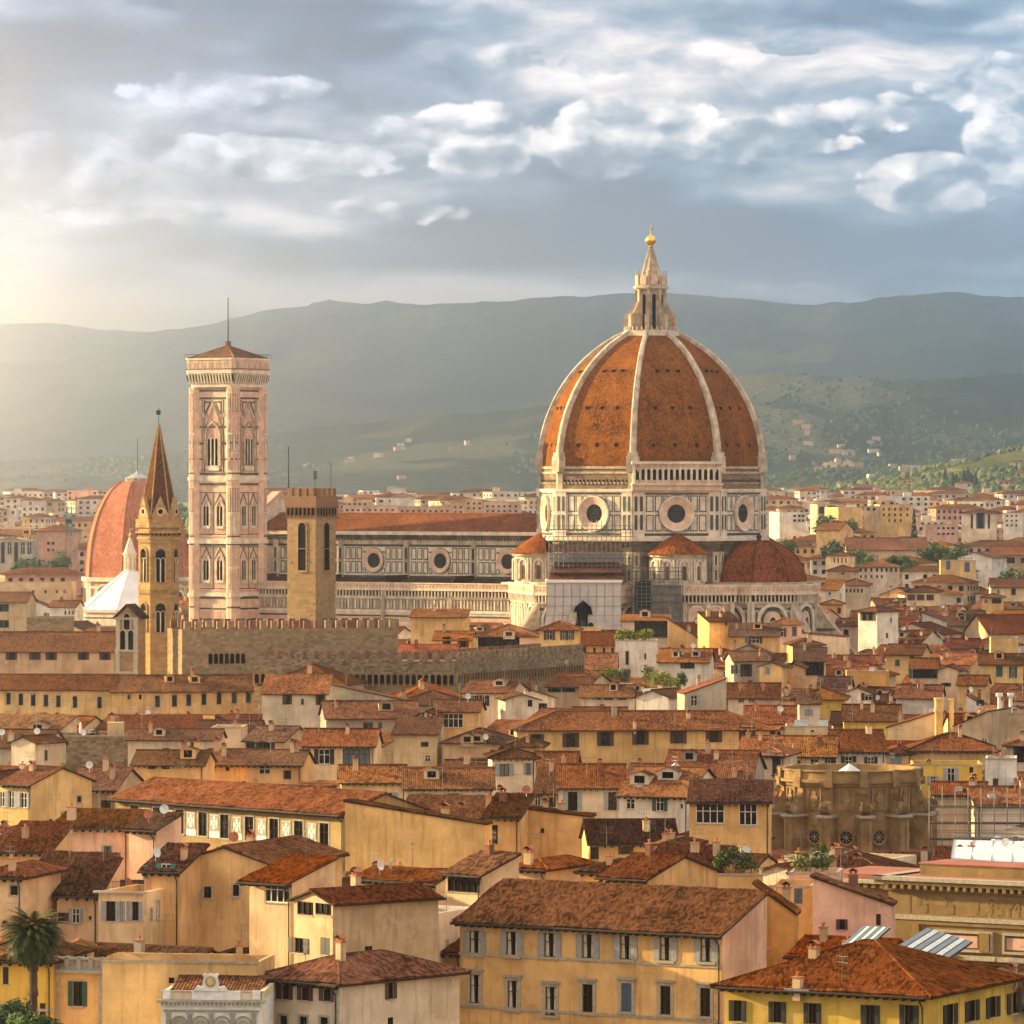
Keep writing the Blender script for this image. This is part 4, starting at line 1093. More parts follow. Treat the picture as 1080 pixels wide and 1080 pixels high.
def bell_gable():
    Yd = 985; p = at(134, HY, Yd); p.z = 0; root = empty('bell_gable', p, R(-24)); tag(root, 'small stone bell gable with arched openings and pitched cap beside the spire tower', 'bell gable')
    zt = CZ - (640 - HY) * Yd / F; w = 2.3
    b = MB(['grey_plasterstone' if False else 'ashlar', 'void', 'roof_tile_1', 'stone_trim'])
    b.box(-w, 0, 0, w, 3.0, zt - 2.0, 0)
    b.extrude([(-w, 0, zt - 2), (w, 0, zt - 2), (0, 0, zt)], (0, 3, 0), 0); b.extrude([(-w, 3, zt - 2), (w, 3, zt - 2), (0, 3, zt)], (0, -3, 0), 0)
    f = Face(b, (0, 0, 0), (1, 0, 0), (0, -1, 0))
    for zz in (zt - 2.4, zt - 8.4, zt - 12.5): f.rect(-w - .2, zz, w + .2, zz + .4, 3, .25)
    for s in (-1, 1): f.rect(s * (w - .4) - .4, 0, s * (w - .4) + .4, zt - 2.4, 3, .18)
    b.build('wall', root)
    for c, z0, ww, hh in ((0, zt - 4.2, 1.3, 2.9), (-.85, zt - 8.0, 1.15, 3.6), (.85, zt - 8.0, 1.15, 3.6)):
        v = MB(['void', 'stone_trim']); f = Face(v, (0, 0, 0), (1, 0, 0), (0, -1, 0)); f.arch(c, z0, ww, hh, 0, .05, False); f.archring(c, z0, ww, hh, .22, 1, .2, False); v.build('opening', root)
    r = MB('roof_tile_1')
    for s in (-1, 1): r.extrude([(s * (w + .5), -.4, zt - 2.25), (0, -.4, zt + .25), (0, -.4, zt + .55), (s * (w + .5), -.4, zt - 1.95)], (0, 3.8, 0)); r.extrude([(s * (w + .5), 3.4, zt - 2.25), (0, 3.4, zt + .25), (0, 3.4, zt + .55), (s * (w + .5), 3.4, zt - 1.95)], (0, -3.8, 0))
    r.build('roof', root)
bell_gable()

# ------------------------------------------------------------------ red chapel dome and white baptistery roof on the left
def chapel():
    Yd = 1560; p = at(145, HY, Yd); p.z = 0; root = empty('domed_chapel', p, R(10)); tag(root, 'ochre drum chapel under a large smooth red dome behind the spire tower', 'chapel')
    MM = ['tan_stone' if False else 'plaster_tan', 'white_marble', 'dark_glass', 'old_marble']
    b = MB(MM); r = 16.6
    b.prism(oct_pts(r), 0, 27.2, 0); b.prism(oct_pts(r + .7), 26.2, 27.4, 1); b.prism(oct_pts(r + .3), 24.2, 24.8, 1)
    for k in range(8):
        f, hw = oface(b, r, k * 45)
        for s in (-1, 1): f.rect(s * hw - 1.4 * (s > 0), 0, s * hw + 1.4 * (s < 0), 26.2, 1, .3); f.rect(s * (hw - 3.2) - .5, 14, s * (hw - 3.2) + .5, 24.2, 1, .15)
    b.build('drum', root)
    for k in (5, 6, 7):
        w = MB(MM); f, hw = oface(w, r, k * 45); f.archring(0, 15, 3.0, 8.2, .9, 1, .5, False); f.rect(-2.4, 13.6, 2.4, 15, 1, .6); f.arch(0, 15, 3.0, 8.2, 2, .1, False); f.archring(0, 21.5, 5.5, 3.4, .5, 1, .5, False); w.build('window', root)
    d = MB(['dome_tile_smooth', 'ridge_mortar']); n = 16
    Rb = 16.0
    prof = [(Rb * math.cos(R(75) * i / n) ** .85, 27.2 + 28.4 * math.sin(R(75) * i / n) / math.sin(R(75))) for i in range(n + 1)]
    for k in range(8):
        for i in range(n):
            (r0, h0), (r1, h1) = prof[i], prof[i + 1]; a0, a1 = R(k * 45 - 22.5), R(k * 45 + 22.5); w0, w1 = r0 * .383, r1 * .383
            d.poly([(r0 * math.cos(a0), r0 * math.sin(a0), h0), (r0 * math.cos(a1), r0 * math.sin(a1), h0), (r1 * math.cos(a1), r1 * math.sin(a1), h1), (r1 * math.cos(a0), r1 * math.sin(a0), h1)], 0, [(-w0 + k * 40, h0), (w0 + k * 40, h0), (w1 + k * 40, h1), (-w1 + k * 40, h1)])
        a0 = R(k * 45 + 22.5)
        for i in range(n): d.tube((prof[i][0] * math.cos(a0), prof[i][0] * math.sin(a0), prof[i][1]), (prof[i + 1][0] * math.cos(a0), prof[i + 1][0] * math.sin(a0), prof[i + 1][1]), .3, 5, 0)
    d.build('dome', root)
    zt = prof[-1][1]
    l = MB(['roofing_lead', 'old_marble', 'iron']); l.prism(oct_pts(3.7), zt - .4, zt + .7, 1); l.prism(oct_pts(3.9), zt + .7, zt + 1.0, 1); l.lathe([(3.6, 1.0), (1.8, 1.9), (.5, 2.5), (.3, 3.2), (0, 3.3)], 16, (0, 0, zt)); l.tube((0, 0, zt + 3), (0, 0, zt + 13), .09, 5, 2); l.build('lantern', root)
    print('chapel dome top', zt)
chapel()

def baptistery():
    Yd = 1415; p = at(137, HY, Yd); p.z = 0; root = empty('baptistery', p, R(-33)); tag(root, 'white marble pyramid roof with a little lantern behind the spire tower', 'baptistery')
    r = 13.8
    b = MB(['white_marble', 'green_marble', 'rose_marble']); b.prism(oct_pts(r), 0, 21.3, 0); b.prism(oct_pts(r + .5), 20.6, 21.4, 0)
    for k in range(8):
        f, hw = oface(b, r, k * 45)
        for z in (6, 12, 16, 19): f.rect(-hw, z, hw, z + .4, 1, .05)
    b.build('wall', root)
    d = MB('tarpaulin'); d.prism(oct_pts(r + .2), 21.4, 31.6, 0, pts2=oct_pts(1.5))
    for a in C8: d.tube(((r + .2) * math.cos(R(a)), (r + .2) * math.sin(R(a)), 21.4), (1.5 * math.cos(R(a)), 1.5 * math.sin(R(a)), 31.6), .2, 5)
    d.build('roof', root)
    l = MB(['white_marble', 'gold', 'old_marble']); l.prism(oct_pts(1.7), 31.2, 36.0, 0); l.prism(oct_pts(2.0), 35.8, 36.4, 0)
    for k in range(8): f, hw = oface(l, 1.7, k * 45); f.rect(-.3, 32, .3, 35.2, 2, .03)
    l.lathe([(1.7, 36.4), (.25, 40.6), (.3, 40.8)], 8, (0, 0, 0)); l.lathe([(0.1, 40.6), (.5, 41.2), (.1, 41.8), (.08, 43)], 10, m=1); l.build('lantern', root)
baptistery()
# ------------------------------------------------------------------ coarse depth buffer: what stands before what (used only to choose where infill houses go)
ZW = 540
ZB = np.full((ZW, ZW), 1e9); ZI = np.zeros((ZW, ZW), dtype=np.int32); PROT = np.zeros((ZW, ZW), dtype=bool)
def proj(p): return ((CX + F * p[0] / p[1]) * .5, (HY + F * (CZ - p[2]) / p[1]) * .5)
def raster(poly):
    """rows, columns covered by a convex polygon of world points and its mean depth"""
    pts = [proj(p) for p in poly]; d = sum(p[1] for p in poly) / len(poly)
    ys = [p[1] for p in pts]; y0, y1 = max(0, int(math.floor(min(ys)))), min(ZW - 1, int(math.ceil(max(ys))))
    rr, cc = [], []
    n = len(pts)
    for y in range(y0, y1 + 1):
        yc = y + .5; xsx = []
        for i in range(n):
            (xa, ya), (xb, yb) = pts[i], pts[(i + 1) % n]
            if (ya <= yc) != (yb <= yc): xsx.append(xa + (yc - ya) * (xb - xa) / (yb - ya))
        if len(xsx) >= 2:
            a, b = max(0, int(math.ceil(min(xsx) - .5))), min(ZW - 1, int(math.floor(max(xsx) - .5)))
            if b >= a: cc.append(np.arange(a, b + 1)); rr.append(np.full(b - a + 1, y))
    if not rr: return None
    return np.concatenate(rr), np.concatenate(cc), d
def zpaint(polys, ident, yb=None):
    for P_ in polys:
        q = raster(P_)
        if q is None: continue
        r, c, d = q; k = ZB[r, c] > d
        r, c = r[k], c[k]
        ZB[r, c] = d; ZI[r, c] = ident; PROT[r, c] = (r * 2 <= yb) if yb is not None else False
def zbox_polys(x0, x1, y, z0, z1): return [[(x0, y, z0), (x1, y, z0), (x1, y, z1), (x0, y, z1)]]

# ------------------------------------------------------------------ roofs
def roof_plane(mb, o, u, v, L, Sl, il, ir, near, m, pw=.26, ph=.42):
    """sloping plane: o = left end of the eave, u along the eave, v up the slope; il / ir = how far the ridge ends are set in"""
    o, u, v = Vector(o), Vector(u).normalized(), Vector(v).normalized()
    nrm = u.cross(v).normalized()
    off = rnd.uniform(0, 50)
    pts = [(0, 0), (L, 0), (L - ir, Sl), (il, Sl)]
    if il + ir >= L - .01: pts = [(0, 0), (L, 0), (il, Sl)]
    mb.poly([o + u * a + v * b for a, b in pts], m, [(a + off, b) for a, b in pts])
    if not near: return
    prof = np.array([(0, 0.0), (.16, .055), (.34, .10), (.5, .115), (.66, .10), (.84, .055), (1.0, 0.0)]); prof[:, 0] *= pw
    npf = len(prof); ncol = int(L / pw); nrow = max(1, int(Sl / ph))
    U = np.array(u); Vv = np.array(v); N = np.array(nrm); O = np.array(o)
    rs = np.random.RandomState(int(off * 1000))
    for i in range(ncol):
        a = i * pw; ac = a + pw / 2
        vm = Sl
        if il > .01: vm = min(vm, Sl * ac / il)
        if ir > .01: vm = min(vm, Sl * (L - ac) / ir)
        k = int(math.ceil(vm / ph))
        if k < 1: continue
        b0 = np.arange(k) * ph; b1 = np.minimum(b0 + ph, vm)
        bb = np.stack([b0, b1], 1).ravel()
        lift = np.tile([.05, .012], k) + np.repeat(rs.uniform(-.012, .012, k), 2)
        jx = np.repeat(rs.uniform(-.015, .015, k), 2)
        A = a + prof[None, :, 0] + jx[:, None]; H = prof[None, :, 1] + lift[:, None]; B = np.broadcast_to(bb[:, None], A.shape)
        H = H + .05 * (np.sin(A * .55 + off) * np.cos(B * .8 + off * 1.7)) + .03 * np.sin(A * 1.7 + B * 1.1 + off)
        V = O + A[..., None] * U + B[..., None] * Vv + H[..., None] * N
        idx = np.arange(2 * k * npf).reshape(2 * k, npf)
        Fq = np.stack([idx[:-1, :-1], idx[:-1, 1:], idx[1:, 1:], idx[1:, :-1]], -1).reshape(-1, 4)
        cu = np.full(A.shape, (i + .5) * pw + off); bm = np.repeat((b0 + ph * .5), 2)
        UVv = np.stack([cu, np.broadcast_to(bm[:, None], A.shape)], -1)
        UVf = UVv.reshape(-1, 2)[Fq.ravel()].reshape(-1, 4, 2)
        UVf[:] = UVf[:, :1, :]
        mb.chunks.append((V.reshape(-1, 3).astype(np.float32), Fq, UVf, m))

def cap_row(mb, p, q, m, r=.17, step=.45):
    """row of ridge tiles"""
    p, q = Vector(p), Vector(q); L = (q - p).length; n = max(1, int(L / step)); d = (q - p) / n
    for i in range(n):
        a = p + d * i; b = a + d * 1.08
        mb.tube(a - Vector((0, 0, .03)), b - Vector((0, 0, .03)), r, 5, m, r * .82)

# ------------------------------------------------------------------ windows
SH = {'g': 'shutter_green', 't': 'shutter_teal', 'b': 'shutter_brown', 'k': 'shutter_black', 'r': 'shutter_grey', 'u': 'shutter_blue'}
WCACHE = {}
def window_meshes(style, w, h, depth, simple_):
    """style: letters.  S stone surround with a hat, s plain surround; g/t/b/k/r/u colour of shutters: lower case = open leaves at the sides, 'C'+letter = closed;
    W white glazed frame, D dark glazing only, A arched"""
    key = (style, round(w * 10), round(h * 10), simple_)
    if key in WCACHE: return WCACHE[key]
    out = []
    b = MB(['stone_trim', 'white_paint', 'wood'])
    f = Face(b, (0, 0, 0), (1, 0, 0), (0, -1, 0))
    if 'S' in style:
        f.rect(-w / 2 - .26, 0, -w / 2, h, 0, .10); f.rect(w / 2, 0, w / 2 + .26, h, 0, .10); f.rect(-w / 2 - .26, h, w / 2 + .26, h + .30, 0, .10)
        f.rect(-w / 2 - .42, h + .30, w / 2 + .42, h + .50, 0, .26); f.rect(-w / 2 - .34, -.22, w / 2 + .34, 0, 0, .20)
    elif 's' in style:
        f.rect(-w / 2 - .16, -.05, -w / 2, h + .05, 0, .06); f.rect(w / 2, -.05, w / 2 + .16, h + .05, 0, .06); f.rect(-w / 2 - .16, h, w / 2 + .16, h + .16, 0, .06); f.rect(-w / 2 - .2, -.16, w / 2 + .2, 0, 0, .14)
    else:
        f.rect(-w / 2 - .08, -.1, w / 2 + .08, 0, 0, .10)
    fm = 1 if 'W' in style else 2
    t = .07 if w < 1.6 else .09
    dd = -depth + .03
    def bar(a0, b0, a1, b1): b.extrude([f.p(a0, b0, dd), f.p(a1, b0, dd), f.p(a1, b1, dd), f.p(a0, b1, dd)], f.n * .07, fm)
    bar(-w / 2, 0, -w / 2 + t, h); bar(w / 2 - t, 0, w / 2, h); bar(-w / 2, h - t, w / 2, h); bar(-w / 2, 0, w / 2, t)
    nm = max(1, int(round(w / .75)) - 1)
    for i in range(nm): c = -w / 2 + (i + 1) * w / (nm + 1); bar(c - t * .5, 0, c + t * .5, h)
    if 'W' in style or h > 1.8: bar(-w / 2, h * .62 - t * .4, w / 2, h * .62 + t * .4)
    out.append(('window', b))
    p = MB(['dark_glass', 'curtain', 'sky_glass']); p.poly([(-w / 2, depth, 0), (w / 2, depth, 0), (w / 2, depth, h), (-w / 2, depth, h)], 2 if 'B' in style else 0)
    if 'c' in style: p.poly([(-w / 2, depth - .012, 0), (-w * .12, depth - .012, 0), (-w * .2, depth - .012, h), (-w / 2, depth - .012, h)], 1); p.poly([(w * .2, depth - .012, 0), (w / 2, depth - .012, 0), (w / 2, depth - .012, h), (w * .25, depth - .012, h)], 1)
    out.append(('pane', p))
    sc = [ch for ch in style if ch in SH]
    if sc:
        m = SH[sc[0]]
        if 'C' in style:
            sh = MB(m)
            for s in (-1, 1):
                x0, x1 = (-w / 2, -.015) if s < 0 else (.015, w / 2)
                sh.box(x0, .02, .02, x1, .07, h - .02)
                for i in range(int(h / .14)): sh.box(x0 + .07, -.005, .05 + i * .14, x1 - .07, .03, .10 + i * .14)
            out.append(('shutter', sh))
        else:
            for s in (-1, 1):
                sh = MB(m); x0 = w / 2 * s; x1 = x0 + s * min(w * .5, .62)
                sh.box(x0, -.09, 0, x1, -.03, h)
                for i in range(int(h / .16)): sh.box(x0 + s * .06, -.11, .05 + i * .16, x1 - s * .06, -.085, .12 + i * .16)
                out.append(('shutter', sh))
    if simple_:   # one mesh for far houses: materials joined
        mats = []; jb = MB([]); 
        for _, bb in out:
            base = len(mats); mats += bb.mats; nb = len(jb.v)
            jb.v += bb.v; jb.f += [tuple(i + nb for i in f_) for f_ in bb.f]; jb.mi += [i + base for i in bb.mi]; jb.uv += bb.uv
        jb.mats = mats; out = [('window', jb)]
    res = []
    for nm_, bb in out:
        o = bb.build(nm_); me = o.data; bpy.data.objects.remove(o); res.append((nm_, me))
    WCACHE[key] = res
    return res

def put_window(parent, T, style, w, h, depth, simple_):
    ms = window_meshes(style, w, h, depth, simple_)
    top = None
    for nm, me in ms:
        o = bpy.data.objects.new(nm, me); COL.objects.link(o)
        if top is None: o.parent = parent; o.matrix_local = T; top = o
        else: o.parent = top
    return top

simple('brick_dark', (.20, .085, .05), .9, 0, .3, 3)
# ------------------------------------------------------------------ houses
HOUSES = []       # dicts: desc, x, y, polys
FOOT = []         # footprints for spacing
IDN = [10]
def wall_face(mb, o, u, n, L, z0, z1, holes, depth, m=0, mr=0):
    """rectangle of wall with real window openings cut through it"""
    f = Face(mb, o, u, n)
    hs = [(max(.05, a), max(z0 + .05, b), min(L - .05, c), min(z1 - .05, d)) for a, b, c, d in holes]
    hs = [q for q in hs if q[2] > q[0] + .1 and q[3] > q[1] + .1]
    if not hs:
        mb.poly([f.p(0, z0), f.p(L, z0), f.p(L, z1), f.p(0, z1)], m); return hs
    xs = sorted({0, L} | {q[0] for q in hs} | {q[2] for q in hs}); zs = sorted({z0, z1} | {q[1] for q in hs} | {q[3] for q in hs})
    for i in range(len(xs) - 1):
        for j in range(len(zs) - 1):
            cx, cz = (xs[i] + xs[i + 1]) / 2, (zs[j] + zs[j + 1]) / 2
            if any(q[0] < cx < q[2] and q[1] < cz < q[3] for q in hs): continue
            mb.poly([f.p(xs[i], zs[j]), f.p(xs[i + 1], zs[j]), f.p(xs[i + 1], zs[j + 1]), f.p(xs[i], zs[j + 1])], m)
    for a, b, c, d in hs:
        for p, q in (((a, b), (a, d)), ((c, d), (c, b)), ((a, d), (c, d)), ((c, b), (a, b))):
            mb.poly([f.p(*p, 0), f.p(*q, 0), f.p(*q, -depth - .02), f.p(*p, -depth - .02)], mr)
    return hs

def column_hit(px, p, d):
    """distance along the horizontal line p + s d at which it crosses picture column px, and the depth there"""
    k = (px - CX) / F
    s = (k * p[1] - p[0]) / (d[0] - k * d[1])
    return s, p[1] + s * d[1]

def house(desc, x0, x1, ye, h=17.0, D=11.0, yaw=None, roof='gable', p=.34, wall='cream', tile=None, win=(), rwin=(), lwin=(), yb=None, Y=None, cat='house', name='house',
          chim=1, ant=1, dish=0, over=.65, label=None, group=None, auto=False, hr=None, trim=False, near=None, wall2=None, hrp=None, world=None, loggia=(), sky=0, belt=()):
    """x0,x1: picture columns of the front's two ends; ye: picture row of its eave (one value, or left/right); h eave height in metres"""
    if world is None:
        yl, yr = ye if isinstance(ye, tuple) else (ye, ye)
        if Y is None: Y = (CZ - h) * F / (yl - HY)
        else: h = CZ - (yl - HY) * Y / F
        A = Vector(((x0 - CX) * Y / F, Y, 0))
        if isinstance(ye, tuple) and yaw is None:
            Y2 = (CZ - h) * F / (yr - HY); B = Vector(((x1 - CX) * Y2 / F, Y2, 0))
        else:
            a = R(yaw if yaw is not None else -28); d = Vector((math.cos(a), math.sin(a), 0))
            s, _ = column_hit(x1, A, d); B = A + d * s
    else:
        A, B = world
        Y = A.y
    W = (B - A).length; u = (B - A).normalized(); a = math.atan2(u.y, u.x)
    nf = Vector((u.y, -u.x, 0)); bk = -nf
    mid = (A + B) / 2
    if near is None: near = mid.y < 640
    vnear = mid.y < 760
    root = empty(name, (mid.x, mid.y, 0), a)
    tag(root, label or desc, cat, group)
    IDN[0] += 1
    hid = IDN[0]
    if tile is None: tile = rnd.randrange(5)
    rm = ('roof_tile_round_%d' if near else 'roof_tile_%d') % tile
    # local frame: x along the front centred, y into the house
    x_l, x_r = -W / 2, W / 2
    depth = .16
    zbot = 0.0
    # windows from picture coordinates
    def collect(rows, P0, d, L):
        out = []
        for row in rows:
            st, yc, xs_, wpx, hpx = row[:5]
            for i, xp in enumerate(xs_):
                s, yy = column_hit(xp, P0, d)
                if not -.5 < s < L + .5: continue
                ycc = yc if not isinstance(yc, tuple) else yc[0] + (yc[1] - yc[0]) * (i / max(1, len(xs_) - 1))
                dirx = abs(d.x - (xp - CX) / F * d.y)
                ww = wpx * yy / F / max(.25, dirx); hh = hpx * yy / F
                z = CZ - (ycc - HY) * yy / F
                out.append((st, s, z - hh / 2, ww, hh))
        return out
    fw = collect(win, A, u, W); rw = collect(rwin, B, bk, D); C_ = A + bk * D; lw = collect(lwin, C_, nf, D)
    if D > 5 and roof != 'shedx' and wall2 is None:      # small windows on the side that shows
        for side, lst in ((a < -.12, rw), (a > .12, lw)):
            if side and not lst:
                for k in range(rnd.choice([1, 2, 2, 3])):
                    lst.append((rnd.choice(['sD', 'D', 'bC', 'kC', 'rC', 'sW']), D * rnd.uniform(.2, .8), h - rnd.choice([2.6, 3.2, 5.2, 6.0, 8.2]), rnd.choice([.6, .8, .95]), rnd.choice([.8, 1.1, 1.5])))
        keep = []
        for q in rw:
            if all(abs(q[1] - o_[1]) > 1.2 or abs(q[2] - o_[2]) > 1.9 for o_ in keep): keep.append(q)
        rw[:] = keep
    wallm = 'plaster_' + wall if ('plaster_' + wall) in MATS else wall
    b = MB([wallm, 'stone_trim', 'wood', 'plaster_' + (wall2 or 'cream')])
    top_f = h; rise = 0
    def holes(ws): return [(s - w_ / 2, z, s + w_ / 2, z + hh) for st, s, z, w_, hh in ws]
    hl, hrr = h, h
    if hrp is not None: hr = CZ - (hrp - HY) * B.y / F
    if roof == 'shedx': hrr = hr if hr is not None else h - 2; top_f = min(hl, hrr)
    hfit = wall_face(b, (x_l, 0, 0), (1, 0, 0), (0, -1, 0), W, zbot, top_f, holes(fw), depth)
    wall_face(b, (x_r, 0, 0), (0, 1, 0), (1, 0, 0), D, zbot, hrr, holes(rw), depth, 3 if wall2 else 0)
    wall_face(b, (x_l, D, 0), (0, -1, 0), (-1, 0, 0), D, zbot, hl, holes(lw), depth)
    b.poly([(x_r, D, zbot), (x_l, D, zbot), (x_l, D, top_f), (x_r, D, top_f)], 0)
    r = MB([rm, 'wood', 'ridge_mortar', 'iron', 'roofing_lead'])
    o_ = over; og = .35 if roof != 'shedx' else .2
    polys = []
    def Wp(x, y, z): q = mid + u * x + bk * y; return (q.x, q.y, z)
    polys.append([Wp(x_l, 0, 0), Wp(x_r, 0, 0), Wp(x_r, 0, hrr), Wp(x_l, 0, hl)])
    for xx in (x_l, x_r): polys.append([Wp(xx, 0, 0), Wp(xx, D, 0), Wp(xx, D, h if xx == x_l else hrr), Wp(xx, 0, h if xx == x_l else hrr)])
    slope_pts = []    # (fn(s,t)->point on the front slope) for chimneys
    th = .16
    def slab(pts):    # underside and rim of a roof plane
        lo = [(q[0], q[1], q[2] - th) for q in pts]
        r.poly(list(reversed(lo)), 1)
        n = len(pts)
        for i in range(n):
            j = (i + 1) % n
            r.poly([lo[i], lo[j], pts[j], pts[i]], 1)
    def rafters(xa, xb, y, z, dirv):
        if not vnear: return
        n = int((xb - xa) / .75)
        for i in range(n + 1):
            x = xa + (xb - xa) * i / max(1, n); r.box(x - .06, y, z - th - .22, x + .06, y + dirv * (o_ - .05), z - th - .04, 1)
    if roof == 'gable':
        rise = p * D / 2; zr = h + rise
        for sgn in (0, 1):
            ze = h - p * o_
            Sl = math.hypot(D / 2 + o_, rise + p * o_)
            if sgn == 0: o0 = (x_l - og, -o_, ze + th); uu = (1, 0, 0); vv = (0, 1, p)
            else: o0 = (x_r + og, D + o_, ze + th); uu = (-1, 0, 0); vv = (0, -1, p)
            roof_plane(r, o0, uu, vv, W + 2 * og, Sl, 0, 0, near and sgn == 0, 0)
            y0, y1 = (-o_, D / 2) if sgn == 0 else (D + o_, D / 2)
            slab([(x_l - og, y0, ze + th), (x_r + og, y0, ze + th), (x_r + og, y1, zr + th), (x_l - og, y1, zr + th)])
        for xx in (x_l, x_r): b.poly([(xx, 0, h), (xx, D, h), (xx, D / 2, zr)], 0)
        cap_row(r, (x_l - og, D / 2, zr + th + .05), (x_r + og, D / 2, zr + th + .05), 0)
        rafters(x_l + .1, x_r - .1, -o_, h - p * o_ * .4, 1)
        slope = lambda s, t: (x_l + W * s, -o_ + (D / 2 + o_) * t, h - p * o_ + p * (D / 2 + o_) * t + th)
        polys += [[Wp(x_l - og, -o_, h - p * o_), Wp(x_r + og, -o_, h - p * o_), Wp(x_r + og, D / 2, zr), Wp(x_l - og, D / 2, zr)], [Wp(x_l, 0, h), Wp(x_l, D, h), Wp(x_l, D / 2, zr)], [Wp(x_r, 0, h), Wp(x_r, D, h), Wp(x_r, D / 2, zr)]]
    elif roof == 'gx':
        rise = p * W / 2; zr = h + rise
        for s in (-1, 1):
            Sl = math.hypot(W / 2 + o_, rise + p * o_); ze = h - p * o_
            if s < 0: o0 = (x_l - o_, D + og, ze + th); uu = (0, -1, 0); vv = (1, 0, p)
            else: o0 = (x_r + o_, -og, ze + th); uu = (0, 1, 0); vv = (-1, 0, p)
            roof_plane(r, o0, uu, vv, D + 2 * og, Sl, 0, 0, near, 0)
            xe = s * (W / 2 + o_)
            slab([(xe, -og, ze + th), (xe, D + og, ze + th), (0, D + og, zr + th), (0, -og, zr + th)])
            polys.append([Wp(xe, -og, ze), Wp(xe, D + og, ze), Wp(0, D + og, zr), Wp(0, -og, zr)])
        for yy in (0, D): b.poly([(x_l, yy, h), (x_r, yy, h), (0, yy, zr)], 0)
        cap_row(r, (0, -og, zr + th + .05), (0, D + og, zr + th + .05), 0)
        polys.append([Wp(x_l, 0, h), Wp(x_r, 0, h), Wp(0, 0, zr)])
        slope = lambda s, t: (W / 2 * (1 - t * .9), D * s, h + rise * t * .9 + th) if a > 0 else (-W / 2 * (1 - t * .9), D * s, h + rise * t * .9 + th)
    elif roof == 'hip':
        ins = min(D / 2, W / 2); rise = p * min(D, W) / 2; zr = h + rise; ze = h - p * o_
        E = [(x_l - o_, -o_), (x_r + o_, -o_), (x_r + o_, D + o_), (x_l - o_, D + o_)]
        LW, LD = W + 2 * o_, D + 2 * o_; q = min(LW, LD) / 2; Sl = math.hypot(q, p * q)
        ex, ey = (0, 0)
        for k in range(4):
            (ax, ay), (bx, by) = E[k], E[(k + 1) % 4]; L_ = math.hypot(bx - ax, by - ay); uu = ((bx - ax) / L_, (by - ay) / L_, 0); vv = (-uu[1], uu[0], p)
            roof_plane(r, (ax, ay, ze + th), uu, vv, L_, Sl, q, q, near and k != 2, 0)
            c1 = (ax + uu[0] * q + vv[0] * q, ay + uu[1] * q + vv[1] * q, ze + th + p * q); c2 = (bx - uu[0] * q + vv[0] * q, by - uu[1] * q + vv[1] * q, ze + th + p * q)
            pl = [(ax, ay, ze + th), (bx, by, ze + th), c2, c1] if L_ - 2 * q > .02 else [(ax, ay, ze + th), (bx, by, ze + th), c1]
            slab(pl); polys.append([Wp(*w_) for w_ in pl])
            cap_row(r, (ax, ay, ze + th + .05), (c1[0], c1[1], c1[2] + .05), 0)
            if k == 0 and L_ - 2 * q > .3: cap_row(r, (c1[0], c1[1], c1[2] + .05), (c2[0], c2[1], c2[2] + .05), 0)
            if k == 1 and L_ - 2 * q > .3: cap_row(r, (c1[0], c1[1], c1[2] + .05), (c2[0], c2[1], c2[2] + .05), 0)
        rafters(x_l + .1, x_r - .1, -o_, h - p * o_ * .4, 1)
        zr = ze + p * q
        slope = lambda s, t: (x_l + W * (.5 + (s - .5) * (1 - .8 * t)), -o_ + q * t, ze + p * q * t + th)
    elif roof == 'shed':      # one pitch falling to the front
        rise = p * D; zr = h + rise; ze = h - p * o_; Sl = math.hypot(D + o_, rise + p * o_)
        roof_plane(r, (x_l - og, -o_, ze + th), (1, 0, 0), (0, 1, p), W + 2 * og, Sl, 0, 0, near, 0)
        pl = [(x_l - og, -o_, ze + th), (x_r + og, -o_, ze + th), (x_r + og, D, zr + th), (x_l - og, D, zr + th)]; slab(pl); polys.append([Wp(*w_) for w_ in pl])
        for xx in (x_l, x_r): b.poly([(xx, 0, h), (xx, D, h), (xx, D, zr)], 3 if wall2 and xx > 0 else 0)
        b.poly([(x_l, D, h), (x_r, D, h), (x_r, D, zr), (x_l, D, zr)], 0)
        rafters(x_l + .1, x_r - .1, -o_, h - p * o_ * .4, 1)
        slope = lambda s, t: (x_l + W * s, -o_ + (D + o_) * t, ze + p * (D + o_) * t + th)
    elif roof == 'shedx':     # one pitch along the front; the front shows as a plain sloping-topped wall
        zr = max(hl, hrr); sl = (hrr - hl) / W; Sl = math.hypot(W + 2 * og, (W + 2 * og) * sl)
        if hl < hrr: b.poly([(x_l, 0, hl), (x_r, 0, hl), (x_r, 0, hrr)], 0); b.poly([(x_l, D, hl), (x_r, D, hl), (x_r, D, hrr)], 0)
        else: b.poly([(x_l, 0, hrr), (x_r, 0, hrr), (x_l, 0, hl)], 0); b.poly([(x_l, D, hrr), (x_r, D, hrr), (x_l, D, hl)], 0)
        pl = [(x_l - og, -og, hl + th - sl * og), (x_r + og, -og, hrr + th + sl * og), (x_r + og, D, hrr + th + sl * og), (x_l - og, D, hl + th - sl * og)]
        slab(pl); polys.append([Wp(*w_) for w_ in pl])
        if hl > hrr: roof_plane(r, pl[1], (0, 1, 0), (-1, 0, -sl), D + og, Sl, 0, 0, near, 0)
        else: roof_plane(r, pl[3], (0, -1, 0), (1, 0, sl), D + og, Sl, 0, 0, near, 0)
        slope = lambda s, t: (x_l + W * s, D * t, hl + (hrr - hl) * s + th)
    else:                      # flat roof with a parapet
        zr = h
        r.poly([(x_l + .3, .3, h - .7), (x_r - .3, .3, h - .7), (x_r - .3, D - .3, h - .7), (x_l + .3, D - .3, h - .7)], 0, [(0, 0), (W, 0), (W, D), (0, D)])
